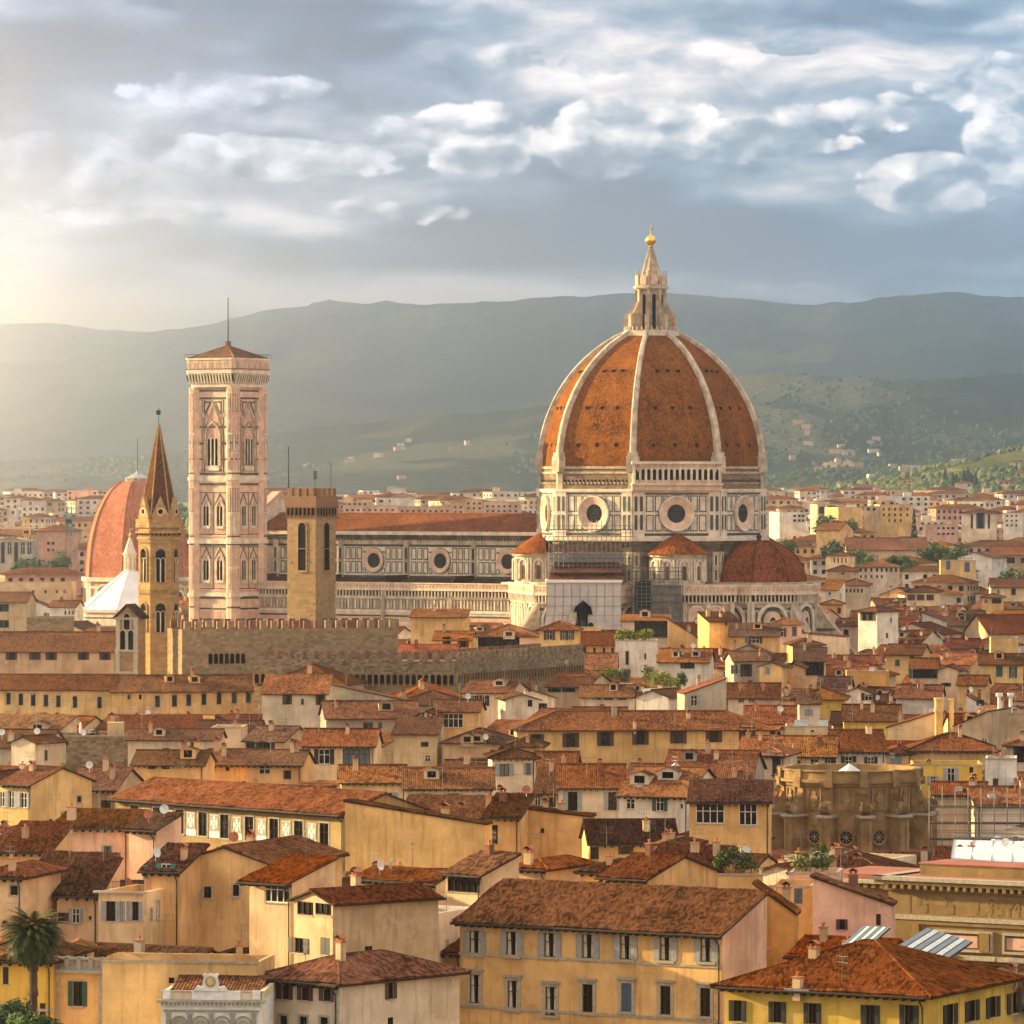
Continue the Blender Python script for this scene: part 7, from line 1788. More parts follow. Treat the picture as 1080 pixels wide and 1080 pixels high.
def stone_drum():
    Yd = 648; c = at(896, HY, Yd); root = empty('stone_drum', (c.x, c.y, 0), R(0)); tag(root, 'round ochre stone church drum with scroll buttresses and small round windows', 'church')
    zt = CZ - (813 - HY) * (Yd - 8) / F; zb = zt - 10.3; r = 8.3
    simple('drum_stone', (.28, .175, .082), .95, 0, .3, .6)
    MM = ['drum_stone', 'stone_trim', 'dark_glass', 'red_roofing', 'ashlar']
    b = MB(MM); n = 52; off = R(-90 + 7.5)
    b.lathe([(r, 0), (r, zt - 2.0), (r + .25, zt - 1.95), (r + .3, zt - 1.6), (r + .8, zt - 1.5), (r + .85, zt - 1.15), (r + .4, zt - 1.1), (r + .35, zt - .2), (r + .6, zt - .15), (r + .6, zt), (r - .3, zt), (r - .3, zt - 1.2), (.1, zt - .9)], n)
    for k in range(13):
        a = off + 2 * math.pi * k / 13
        T = Matrix.Rotation(a, 4, 'Z'); b.T = T
        b.box(r - .2, -.55, zt - 2.0, r + .95, .55, zt - 1.05, 0); b.box(r + .2, -.45, zt - 1.05, r + .75, .45, zt + .1, 0)
        b.box(r - .2, -.45, zb, r + .3, .45, zt - 2, 0)
        b.T = None
    b.build('wall', root)
    cap = MB('pale_panel'); cap.lathe([(1.6, zt - .9), (1.5, zt - .5), (.05, zt + .45)], 10); cap.build('roof_light', root)
    for k in range(13):
        a = off + 2 * math.pi * k / 13
        if math.sin(a) > .35: continue
        p = MB(MM); p.T = Matrix.Rotation(a, 4, 'Z')
        p.box(r, -.75, zb - 3, r + 2.3, .75, zb + 4.4, 0); p.box(r, -.85, zb + 4.4, r + 2.5, .85, zb + 4.7, 0); p.box(r - .1, -1.0, zb + 4.7, r + 2.75, 1.0, zb + 5.0, 1); p.box(r, -1.0, zb - 3, r + 2.6, 1.0, zb + .6, 0)
        for q in (-.45, .45): p.box(r + 2.3, q - .2, zb + .6, r + 2.42, q + .2, zb + 4.3, 0)
        # scroll: big volute at the foot, sweeping up to the drum
        pts = []
        prof = [(r + .1, zb + 7.6), (r + .5, zb + 7.5), (r + .75, zb + 6.7), (r + 1.2, zb + 6.25), (r + 1.7, zb + 6.55), (r + 2.2, zb + 6.5), (r + 2.5, zb + 6.05), (r + 2.5, zb + 5.5), (r + 2.1, zb + 5.05), (r + .1, zb + 5.0)]
        p.extrude([(x, -.5, z) for x, z in prof], (0, 1.0, 0), 0); p.extrude([(x, .5, z) for x, z in prof], (0, -1.0, 0), 0)
        for s in (-.56, .56):
            p.tube((r + 1.85, s - .08, zb + 5.75), (r + 1.85, s + .08, zb + 5.75), .68, 14, 0); p.tube((r + 1.85, s - .14, zb + 5.75), (r + 1.85, s + .14, zb + 5.75), .3, 10, 1)
        p.build('buttress', root)
        a2 = off + 2 * math.pi * (k + .5) / 13
        w = MB(MM); nn = (math.cos(a2), math.sin(a2), 0); f = Face(w, (nn[0] * (r - .03), nn[1] * (r - .03), 0), (-nn[1], nn[0], 0), nn)
        f.ring(0, zb + 2.2, .72, 1.0, .12, .28, 4, 20, -.1); o = w.build('round_window', root)
        w = MB(MM); f.mb = w; f.rect(-.95, zb + 5.5, .95, zb + 8.2, 0, .06); f.frame(-.95, zb + 5.5, .95, zb + 8.2, .16, 0, .22); f.disc(0, zb + 6.9, .5, 0, .3, 10); f.disc(0, zb + 7.6, .28, 0, .28, 8); f.disc(0, zb + 6.1, .28, 0, .28, 8)
        w.build('carved_panel', root)
        w = MB(['dark_glass', 'stone_trim']); f = Face(w, (nn[0] * (r - .03), nn[1] * (r - .03), 0), (-nn[1], nn[0], 0), nn); f.disc(0, zb + 2.2, .75, 0, .14, 18)
        for q in range(4): f.loop([(math.cos(q * .785) * .7 - math.sin(q * .785) * .035, zb + 2.2 + math.sin(q * .785) * .7 + math.cos(q * .785) * .035), (-math.cos(q * .785) * .7 - math.sin(q * .785) * .035, zb + 2.2 - math.sin(q * .785) * .7 + math.cos(q * .785) * .035), (-math.cos(q * .785) * .7 + math.sin(q * .785) * .035, zb + 2.2 - math.sin(q * .785) * .7 - math.cos(q * .785) * .035), (math.cos(q * .785) * .7 + math.sin(q * .785) * .035, zb + 2.2 + math.sin(q * .785) * .7 - math.cos(q * .785) * .035)], 1, .17)
        w.build('pane', o)
    ap = MB('red_roofing'); ap.lathe([(r, zb + .75), (r + 3.4, zb + .1), (r + 3.4, zb - .1)], 52); ap.lathe([(r + 3.4, zb - .1), (r + 3.4, 0)], 52); ap.build('apron_roof', root)
    paint_px(820, 972, 812, 895, 640, 896); paint_px(804, 990, 840, 895, 640, 896)
    FOOT.append((c.x, c.y, 11))
stone_drum()

def white_villa():
    A = at(170, 1055, 396); W = 7.6; h = A.z; a = R(-4); root = empty('ornate_villa', (A.x, A.y, 0), a); tag(root, 'ornate white villa front with four arches and a crest on its parapet', 'villa')
    MM = ['white_paint', 'grey_trim', 'stone_trim', 'plaster_pale', 'dark_glass']
    b = MB(MM); b.box(0, 0, 0, W, 8, h, 0); f = Face(b, (0, 0, 0), (1, 0, 0), (0, -1, 0))
    f.rect(-.3, h - .12, W + .3, h + .06, 2, .45); f.rect(-.15, h - .35, W + .15, h - .12, 0, .25)
    for i in range(24): f.rect(.05 + i * .315, h - .33, .2 + i * .315, h - .13, 1, .34)
    b.box(0, .1, h + .06, W, .35, h + .62, 3); b.box(-.1, .05, h + .62, W + .1, .45, h + .72, 2); b.box(W - .35, .1, h, W, 8, h + .6, 3); b.box(0, .1, h, .3, 8, h + .6, 3)
    f.rect(.1, h + .1, .7, h + .8, 0, .05); f.rect(2.3, h + .06, 6.0, h + .72, 0, .03); f.rect(W - .7, h + .1, W - .1, h + .8, 0, .05)
    for i in range(5):
        x = .55 + i * 1.62; f.rect(x - .16, 0, x + .16, h - 1.0, 1, .16); f.rect(x - .22, h - 1.05, x + .22, h - .85, 2, .22)
    f.rect(.2, h - .85, W - .2, h - .7, 1, .1)
    b.build('wall', root)
    for i in range(4):
        x = .55 + .81 + i * 1.62; w = MB(MM); f = Face(w, (0, 0, 0), (1, 0, 0), (0, -1, 0)); f.archring(x, h - 5, 1.05, 3.75, .13, 1, .12, False); f.arch(x, h - 5, 1.05, 3.75, 3, .03, False); f.archring(x, h - 5, .7, 3.45, .1, 1, .08, False); f.arch(x, h - 5, .66, 3.4, 1, .05, False); f.disc(x, h - 1.75, .2, 2, .1, 12); w.build('arched_window', root)
    c = MB(['white_paint', 'stone_trim', 'ochre_gilt']) if 'ochre_gilt' in MATS else MB(['white_paint', 'stone_trim', 'plaster_ochre'])
    f = Face(c, (0, .1, 0), (1, 0, 0), (0, -1, 0)); x = 3.75; z = h + .72
    f.loop([(x - 1.35, z), (x + 1.35, z), (x + 1.1, z + .25), (x + .6, z + .4), (x + .55, z + .95), (x + .3, z + 1.25), (x, z + 1.35), (x - .3, z + 1.25), (x - .55, z + .95), (x - .6, z + .4), (x - 1.1, z + .25)], 0, .22)
    f.disc(x, z + .72, .42, 1, .3, 16); f.loop([(x - .22, z + .95), (x - .24, z + .6), (x, z + .38), (x + .24, z + .6), (x + .22, z + .95)], 2, .36)
    for s in (-1, 1): f.disc(x + s * .95, z + .22, .2, 0, .3, 10); f.disc(x + s * .45, z + 1.2, .15, 0, .3, 8)
    c.build('crest', root)
    r = MB('roof_tile_2'); r.poly([(.3, .4, h + .1), (W - .35, .4, h + .1), (W - .35, 8, h + 1.2), (.3, 8, h + 1.2)], 0, [(0, 0), (7, 0), (7, 8), (0, 8)]); r.build('roof', root)
    paint_px(165, 277, 1036, 1080, 396, 1080); FOOT.append((A.x + 3.5, A.y + 4, 5))
white_villa()

def skylight_house():
    Yd = 424; root_p = at(930, HY, Yd); root = empty('roof_light_house', (root_p.x, root_p.y, 0), R(-25)); tag(root, 'little yellow roof house with two sloping blue glass roofs above the olive house', 'roof house')
    z = CZ - (1014 - HY) * Yd / F
    b = MB(['plaster_olive', 'iron']); b.box(-3.4, 0, 0, -.9, 5, z + .9, 0); b.box(-.9, -.6, 0, 5.2, 5, z + .1, 0); b.extrude([(-.9, -.6, z + .1), (5.2, -.6, z + .1), (1.6, -.6, z + 1.3)], (0, 5.6, 0), 0); b.extrude([(-.9, 5, z + .1), (5.2, 5, z + .1), (1.6, 5, z + 1.3)], (0, -5.6, 0), 0)
    b.build('wall', root)
    for (P_, nm) in (([(-3.6, -.2, z + .9), (-1.1, -.5, z + .9), (-.7, 3.8, z + 2.3), (-3.2, 4.0, z + 2.3)], 'glass_roof'), ([(1.7, -.8, z + 1.32), (5.8, -.9, z + .25), (6.0, 4.8, z + 1.3), (2.0, 4.9, z + 2.3)], 'glass_roof')):
        g_ = MB(['sky_glass', 'pale_panel', 'iron']); q = [Vector(v) for v in P_]
        g_.extrude(q, (0, 0, .12), 2); lift = Vector((0, 0, .135))
        n = 7
        for i in range(n):
            a0, a1 = q[0].lerp(q[1], i / n + .015), q[0].lerp(q[1], (i + 1) / n - .015); b0, b1 = q[3].lerp(q[2], i / n + .015), q[3].lerp(q[2], (i + 1) / n - .015)
            g_.poly([a0 + lift, a1 + lift, b1 + lift, b0 + lift], i % 2)
        g_.build(nm, root)
    paint_px(893, 1012, 992, 1016, Yd, 1014); FOOT.append((root_p.x, root_p.y + 2, 4))
skylight_house()

def tent():
    A, B, C_, D_ = at(1003, 906, 560), at(1110, 914, 560), at(1110, 889, 584), at(1006, 887, 584)
    c = (A + C_) / 2; root = empty('tarpaulin_roof', (c.x, c.y, 0)); tag(root, 'large white tarpaulin roof with dark seams at the right edge', 'tent roof')
    T = Matrix.Translation((-c.x, -c.y, 0))
    b = MB(['tarpaulin', 'steel_tube']); b.T = T
    b.extrude([A, B, C_, D_], (0, 0, .15), 0); b.poly([A, B, B - Vector((0, 0, .9)), A - Vector((0, 0, .9))], 0)
    for i in range(6):
        p, q = A.lerp(B, i / 5), D_.lerp(C_, i / 5); up = Vector((0, 0, .2)); b.tube(p + up, q + up, .05, 5, 1)
    b.tube(D_ + Vector((0, 0, .4)), C_ + Vector((0, 0, .4)), .12, 6, 1); b.tube(D_ + Vector((0, 0, .9)), C_ + Vector((0, 0, .9)), .06, 5, 1)
    b.lathe([(.75, 0), (.65, .3), (.4, .5), (0.05, .55)], 12, tuple(D_.lerp(C_, .45) + Vector((0, .6, 0))), m=0)
    b.build('sheet', root)
    w = MB('plaster_grey'); w.T = T; e = Vector((0, 0, 1.0)); w.prism([((A + Vector((.3, .5, 0))).x, A.y + .5), (B.x, B.y + .5), (C_.x, C_.y - .5), (D_.x + .3, D_.y - .5)], 0, min(A.z, B.z) - .8, 0); w.build('wall', root)
    paint_px(1003, 1085, 887, 915, 562, 915)
tent()
S0 = at(1030, HY, 612); S0.z = 0
scaffolding(-5.5, 7, 8, 19, 0, 'scaffolding', 'grey pole scaffolding among roofs at the right edge behind the white tarpaulin', dx=1.5, dz=1.9, deep=3.0, ang=-4, origin=S0, pr=.036)
CR = None

# ---- parts on particular houses
def painted_panels():
    rec = PANEL_H; T0 = Matrix.Translation((-rec['W'] / 2, 0, 0))
    A = rec['mid'] - rec['u'] * rec['W'] / 2
    for i, xp in enumerate([154, 177.5, 201.5, 226, 250, 276, 302, 329]):
        s, yy = column_hit(xp, A, rec['u']); z1 = CZ - (851.5 + i * 2.3 - HY) * yy / F; hh = 25 * yy / F; w = 10.5 * yy / F / rec['u'].x
        b = MB(['white_paint', 'grey_trim', 'stone_trim']); f = Face(b, (s - rec['W'] / 2, 0, 0), (1, 0, 0), (0, -1, 0))
        f.rect(-w / 2, z1 - hh, w / 2, z1, 0, .03); f.frame(-w / 2, z1 - hh * .74, w / 2, z1, .12, 2, .06); f.rect(-w / 2 + .2, z1 - hh * .70, w / 2 - .2, z1 - .18, 1, .045)
        zc = z1 - hh * .37
        f.disc(0, zc, w * .2, 0, .06, 12); f.disc(0, zc + hh * .2, w * .12, 0, .06, 8); f.disc(0, zc - hh * .2, w * .14, 0, .06, 8)
        for sg in (-1, 1): f.loop([(sg * w * .3, zc - hh * .25), (sg * w * .22, zc), (sg * w * .3, zc + hh * .22), (sg * w * .34, zc)], 0, .06)
        f.disc(0, zc, w * .1, 1, .075, 10)
        b.build('painted_panel', rec['root'])
painted_panels()
def on_house(rec, name, mats, parent=None):
    b = MB(mats); b.T = loc_T(rec); return b
def awning():
    b = on_house(AWN, 'awning', ['awning', 'white_paint']); z = 0
    A = AWN['mid'] - AWN['u'] * AWN['W'] / 2; n = Vector((AWN['u'].y, -AWN['u'].x, 0))
    s0, y0 = column_hit(415, A, AWN['u']); s1, y1 = column_hit(449, A, AWN['u']); p, q = A + AWN['u'] * s0, A + AWN['u'] * s1
    p.z = q.z = CZ - (956.5 - HY) * y0 / F
    for i in range(14):
        a0, a1 = p.lerp(q, i / 14), p.lerp(q, (i + 1) / 14); o = n * 1.3 - Vector((0, 0, .45))
        b.poly([a0, a1, a1 + o, a0 + o], i % 2); dn = Vector((0, 0, -.28)); b.poly([a0 + o, a1 + o, a1 + o + dn, (a0 + a1) / 2 + o + dn * 1.3, a0 + o + dn], i % 2)
    b.build('awning', AWN['root'])
    r = on_house(AWN, 'railing', ['iron', 'terracotta'])
    for i in range(12):
        a0 = A + AWN['u'] * (AWN['W'] * i / 11); a0.z = AWN['h']; r.tube(a0, a0 + Vector((0, 0, .9)), .03, 4)
    a0 = A.copy(); a0.z = AWN['h'] + .9; r.tube(a0, a0 + AWN['u'] * AWN['W'], .035, 4); r.build('railing', AWN['root'])
awning()
def lantern_roof():
    b = on_house(LANT_H, 'l', ['pale_panel', 'plaster_grey', 'metal']); c = at(713, 826, 648); hw = 1.65
    b.box(c.x - hw, c.y - hw, c.z - 1.5, c.x + hw, c.y + hw, c.z + 1.0, 1)
    cs = [(-hw, -hw), (hw, -hw), (hw, hw), (-hw, hw)]
    for k in range(4):
        (xa, ya), (xb, yb_) = cs[k], cs[(k + 1) % 4]
        for j in range(3):
            t0, t1 = j / 3, (j + 1) / 3
            b.poly([(c.x + (xa + (xb - xa) * t0) * 1.1, c.y + (ya + (yb_ - ya) * t0) * 1.1, c.z + 1.0), (c.x + (xa + (xb - xa) * t1) * 1.1, c.y + (ya + (yb_ - ya) * t1) * 1.1, c.z + 1.0), (c.x, c.y, c.z + 2.5)], 0)
            b.tube((c.x + (xa + (xb - xa) * t0) * 1.1, c.y + (ya + (yb_ - ya) * t0) * 1.1, c.z + 1.0), (c.x, c.y, c.z + 2.5), .05, 4, 2)
    b.build('roof_lantern', LANT_H['ro'])
lantern_roof()
def vault_roof():
    c = at(372, 838, 690); root = empty('metal_vault', (c.x, c.y, 0), R(-6)); tag(root, 'grey ribbed metal vault roof behind the long painted panel house', 'roof vault')
    b = MB(['roofing_lead', 'metal', 'plaster_tan']); r = 2.9; L = 5.4; n = 10; z = c.z - .6
    rings = [[(x * (1 - .18 * (k == 0 or k == 6)), r * math.cos(math.pi * k / 6) * .8, z + r * .75 * math.sin(math.pi * k / 6)) for x in np.linspace(-L / 2, L / 2, 2)] for k in range(7)]
    prof = [(-2.9, 0), (-2.1, 1.35), (-1.3, 1.9), (1.3, 1.9), (2.2, 1.3), (3.1, 0)]
    b.extrude([(x, -2.0, z + zz) for x, zz in prof], (0, 4, 0), 0); b.extrude([(x, 2.0, z + zz) for x, zz in prof], (0, -4, 0), 0)
    for i in range(len(prof) - 1):
        for q in np.linspace(-2, 2, 7): b.tube((prof[i][0], q, z + prof[i][1] + .02), (prof[i + 1][0], q, z + prof[i + 1][1] + .02), .07, 4, 1)
    b.box(-2.9, -1.9, 0, 3.1, 1.9, z + .1, 2)
    b.build('shell', root)
    paint_px(350, 395, 822, 840, 688, 838)
vault_roof()
def small_parts():
    r = find('left of the tall chimneys')
    for px, top, w in ((990, 736, .62), (1003.5, 737, .36)):
        b = on_house(r, 'c', ['plaster_yellow', 'plaster_cream']); c = at(px, 764, 822); zt = CZ - (top - HY) * 822 / F
        b.prism(ngon(8, w, 0, (c.x, c.y)), c.z - 3, zt - 2.2, 0); b.prism(ngon(8, w * 1.25, 0, (c.x, c.y)), zt - 2.2, zt - 1.7, 0); b.prism(ngon(8, w * 1.05, 0, (c.x, c.y)), zt - 1.7, zt - .3, 0); b.prism(ngon(8, w * 1.25, 0, (c.x, c.y)), zt - .3, zt, 0)
        b.build('chimney', r['ro'])
    r = find('large bare beige')
    b = on_house(r, 'x', ['plaster_tan', 'white_paint'])
    for px in (1054, 1066): 
        c = at(px, 752, 822); b.tube((c.x, c.y, c.z - .5), (c.x, c.y, c.z + 2.6), .28, 8, 1); b.tube((c.x, c.y, c.z + 2.6), (c.x, c.y, c.z + 3.1), .55, 8, 1)
    b.build('chimney', r['ro'])
    for rec, pts in ((r, [(1061, 781), (1036, 782)]), (find('white cube house'), [(1070, 822)])):
        for px, py in pts:
            A = rec['mid'] - rec['u'] * rec['W'] / 2; s, yy = column_hit(px, A, rec['u']); z = CZ - (py - HY) * yy / F
            b = MB(['white_paint', 'iron']); x = s - rec['W'] / 2; b.box(x - .5, -.42, z - .4, x + .5, -.02, z + .4, 0); b.tube((x, -.45, z), (x, -.40, z), .28, 12, 1); b.build('air_conditioner', rec['root'])
    # railings on the rooftop tower terrace
    r = find('long roof below the rooftop tower'); b = on_house(r, 'r', ['pale_panel', 'iron']); z = r['h']
    for xa, xb in ((-.5, .1), (.62, 1.02)):
        p, q = r['mid'] + r['u'] * (r['W'] * (xa - .0) * .5 - .2), r['mid'] + r['u'] * (r['W'] * xb * .5); p.z = q.z = z; b.extrude([p, q, q + Vector((0, 0, 1.0)), p + Vector((0, 0, 1.0))], (0, .06, 0), 0)
    b.build('railing', r['root'])
    # balustrade on the corner house
    r = find('yellow corner house with grey quoins'); b = MB('grey_trim'); W = r['W']; z = r['h']
    b.box(-W / 2 - .3, -.45, z - .25, W / 2 + .3, .4, z + .02); b.box(-W / 2 - .1, -.2, z + .82, W / 2 + .1, .15, z + 1.0); b.box(-W / 2, -.15, z + .02, W / 2, .1, z + .2)
    for i in range(5): x = -W / 2 + .15 + i * (W - .3) / 4; b.box(x - .18, -.2, z, x + .18, .15, z + 1.05)
    for i in range(28): x = -W / 2 + .3 + i * (W - .6) / 27; b.tube((x, -.02, z + .2), (x, -.02, z + .82), .045, 5)
    b.build('balustrade', r['root'])
    # scalloped coping of the long wall
    r = find('long blank ochre wall'); b = MB('plaster_ochre'); W = r['W']; z = r['h']; n = 4; pts = [(-W / 2, z)]
    for i in range(n):
        for j in range(1, 9): t = (i + j / 8) / n; pts.append((-W / 2 + W * t, z + .15 + .5 * abs(math.sin(math.pi * t * n))))
    pts += [(W / 2, z)]
    b.extrude([(x, -.02, zz) for x, zz in reversed(pts)], (0, .34, 0)); b.extrude([(x, .32, zz) for x, zz in pts], (0, -.34, 0)); b.build('coping', r['root'])
    # terrace railing over the bay with blue grey shutters
    r = find('blue grey shutters below a railed'); b = MB(['iron', 'concrete']); W = r['W']; z = r['h']; b.box(-W / 2 - .35, -.5, z - .1, W / 2 + .35, .2, z + .08, 1)
    for i in range(34): x = -W / 2 - .2 + i * (W + .4) / 33; b.tube((x, -.4, z), (x, -.4, z + .95), .02, 4)
    b.tube((-W / 2 - .2, -.4, z + .95), (W / 2 + .2, -.4, z + .95), .03, 4); b.build('railing', r['root'])
    # stair head on the stone block
    r = TERR; b = MB(['plaster_tan', 'stone_trim']); W = r['W']; b.box(W / 2 - 3.0, 1.2, r['h'] - .7, W / 2 - .5, 4, r['h'] + 1.9, 0); b.build('stair_head', r['root'])
    r = find('red roofed terrace house'); b = on_house(r, 'a', 'shutter_red'); p = at(84, 935, 486)
    b.extrude([p + Vector((-1.1, 0, 0)), p + Vector((1.4, 0, -.5)), p + Vector((1.5, 1.2, .1)), p + Vector((-1.0, 1.2, .6))], (0, 0, .07)); b.build('awning', r['root'])
simple('shutter_red', (.42, .06, .045), .8)
small_parts()

# ------------------------------------------------------------------ plants
def leaf_cloud(mb, c, rx, ry, rz, n, size, m=0, seed=0, hollow=.35, lumps=7):
    """leaf-sized quads gathered in clumps through the crown's volume"""
    rs = random.Random(seed)
    cl = []
    for i in range(lumps):
        a, e = rs.uniform(0, 2 * math.pi), rs.uniform(-.7, 1.2); k = rs.uniform(.35, .75)
        cl.append((c[0] + rx * k * math.cos(a) * math.cos(e), c[1] + ry * k * math.sin(a) * math.cos(e), c[2] + rz * k * math.sin(e), rs.uniform(.32, .55)))
    for i in range(n):
        q = rs.choice(cl); v = Vector((rs.gauss(0, 1), rs.gauss(0, 1), rs.gauss(0, 1))).normalized() * (hollow + (1 - hollow) * rs.random() ** .5)
        p = Vector((q[0] + v.x * rx * q[3], q[1] + v.y * ry * q[3], q[2] + v.z * rz * q[3]))
        s = size * rs.uniform(.6, 1.4); nrm = (v + Vector((rs.uniform(-.6, .6), rs.uniform(-.6, .6), rs.uniform(-.2, .8)))).normalized(); x = nrm.orthogonal().normalized(); y = nrm.cross(x); t = rs.uniform(0, 6.28)
        x, y = x * math.cos(t) + y * math.sin(t), y * math.cos(t) - x * math.sin(t)
        mb.poly([p - x * s, p - y * s * .5, p + x * s, p + y * s * .5], m)
def tree(px, ytop, Yd, rw, hgt, mat, label, name='tree', n=900, trunk=.35, zb=None, cat='tree', group=None, seed=None, size=None):
    """broad-leaved tree whose top is at picture row ytop; rw crown radius, hgt crown height in metres"""
    top = at(px, ytop, Yd); z0 = 0 if zb is None else zb
    root = empty(name, (top.x, top.y, z0)); tag(root, label, cat, group)
    sd = int(px * 7 + ytop) if seed is None else seed; rs = random.Random(sd)
    zc = top.z - z0 - hgt / 2
    t = MB('bark'); t.tube((0, 0, 0), (0, 0, zc), trunk, 7, 0, trunk * .55)
    for i in range(6):
        a = i * 1.05 + rs.uniform(-.3, .3); t.tube((0, 0, zc - hgt * .35 * rs.random()), (math.cos(a) * rw * .6, math.sin(a) * rw * .6, zc + hgt * rs.uniform(-.05, .3)), trunk * .4, 5, 0, trunk * .12)
    t.build('trunk', root)
    b = MB(mat); leaf_cloud(b, (0, 0, zc), rw, rw, hgt / 2, n, size or rw * .085, 0, sd, lumps=11); b.build('crown', root)
    return root
def cypress(px, ytop, Yd, hgt, rw, label, group=None, zb=None):
    top = at(px, ytop, Yd); z0 = top.z - hgt if zb is None else zb; root = empty('cypress', (top.x, top.y, z0)); tag(root, label, 'tree', group)
    hh = top.z - z0
    t = MB('bark'); t.tube((0, 0, 0), (0, 0, hh * .7), .25, 6, 0, .1); t.build('trunk', root)
    b = MB('cypress'); rs = random.Random(int(px * 3))
    for i in range(420):
        k = rs.random(); r = rw * (math.sin(math.pi * min(1, k * .93 + .07)) ** .7) * (1 - .45 * k) * (.6 + .4 * rs.random()); a = rs.uniform(0, 6.28); z = hh * (.08 + .92 * k)
        p = Vector((r * math.cos(a), r * math.sin(a), z)); s = rw * .22; x = Vector((-math.sin(a), math.cos(a), 0)); y = Vector((math.cos(a) * .2, math.sin(a) * .2, 1))
        b.poly([p - x * s * .6, p - y * s, p + x * s * .6, p + y * s * 1.5])
    b.build('crown', root)
def palm():
    Yd = 388; top = at(35, 985, Yd); root = empty('palm_tree', (top.x, top.y, 0)); tag(root, 'tall date palm with a round drooping crown at the lower left', 'palm tree')
    z = top.z; t = MB('bark')
    for i in range(24): k = i / 24; t.lathe([(.34 + .06 * (i % 2), z * k), (.30, z * (k + 1 / 24))], 10)
    t.lathe([(.34, z - 1.6), (.62, z - .8), (.5, z - .1), (.1, z + .3)], 12); t.build('trunk', root)
    rs = random.Random(5); b = MB(['palm_green', 'palm_gold'])
    for i in range(140):
        k = i / 140; e0 = R(84 - 122 * k ** .95); a = i * 2.39996 + rs.uniform(-.2, .2); L = 2.75 * rs.uniform(.85, 1.08); gold = 1 if (.02 < k < .22 and rs.random() < .55) else 0
        p = Vector((0, 0, z - .1)); el = e0; seg = 9; prev = p; d0 = Vector((math.cos(a), math.sin(a), 0)); side = Vector((-math.sin(a), math.cos(a), 0))
        for s in range(seg):
            el -= R(5 + 7 * s / seg); d = d0 * math.cos(el) + Vector((0, 0, math.sin(el))); q = prev + d * (L / seg); up = d.cross(side)
            b.tube(prev, q, .022, 3, gold)
            for sd in (-1, 1):
                for j in range(4):
                    o = prev.lerp(q, j / 4); ll = .62 * math.sin(math.pi * min(.97, (s + j / 3 + .9) / (seg + .9))) + .06; tip = o + (side * sd * .75 + d * .55 - Vector((0, 0, .28))) * ll; w = .045
                    b.poly([o - d * w, o + d * w, tip], gold)
            prev = q
    b.build('crown', root)
    for i in range(5):
        a = R(-150 + i * 40); f = MB('palm_gold'); 
        f.tube((0, 0, z - .3), (math.cos(a) * .8, math.sin(a) * .8, z + .35), .05, 5)
        for j in range(40): v = Vector((rs.gauss(0, .16), rs.gauss(0, .16), rs.gauss(0, .22))); p = Vector((math.cos(a) * .8, math.sin(a) * .8, z + .25)) + v; f.poly([p, p + Vector((.09, 0, -.1)), p + Vector((0, .09, -.12))])
        f.build('fruit_cluster', root)
palm()
tree(4, 1052, 380, 2.3, 4.5, 'leaf_dark', 'dark round tree at the bottom left corner beside the palm', n=2200)
tree(34, 1066, 376, 2.6, 3.6, 'leaf_mid', 'mid green tree crown at the foot of the palm trunk', n=2400)
def shrub(px, pyb, Yd, w, hgt, mat, label, pot=True, cat='shrub', zf=None, n=420, group=None, name='shrub'):
    c = at(px, pyb, Yd); root = empty(name, tuple(c)); tag(root, label, cat, group)
    z = 0
    if pot:
        p = MB('terracotta'); p.lathe([(.22, 0), (.34, .5), (.38, .5), (.38, .6), (.28, .58), (.02, .55)], 12); p.build('pot', root); z = .5
    s = MB('bark'); s.tube((0, 0, z - .1), (0, 0, z + hgt * .5), .05, 5)
    for i in range(4): a = i * 1.6; s.tube((0, 0, z + hgt * .2), (math.cos(a) * w * .3, math.sin(a) * w * .3, z + hgt * .6), .03, 4)
    s.build('stem', root)
    b = MB(mat); leaf_cloud(b, (0, 0, z + hgt * .5), w * .62, w * .62, hgt * .60, int(n * 1.5), .13 if Yd < 700 else .22, 0, int(px * 13), hollow=.1, lumps=12); b.build('foliage', root)
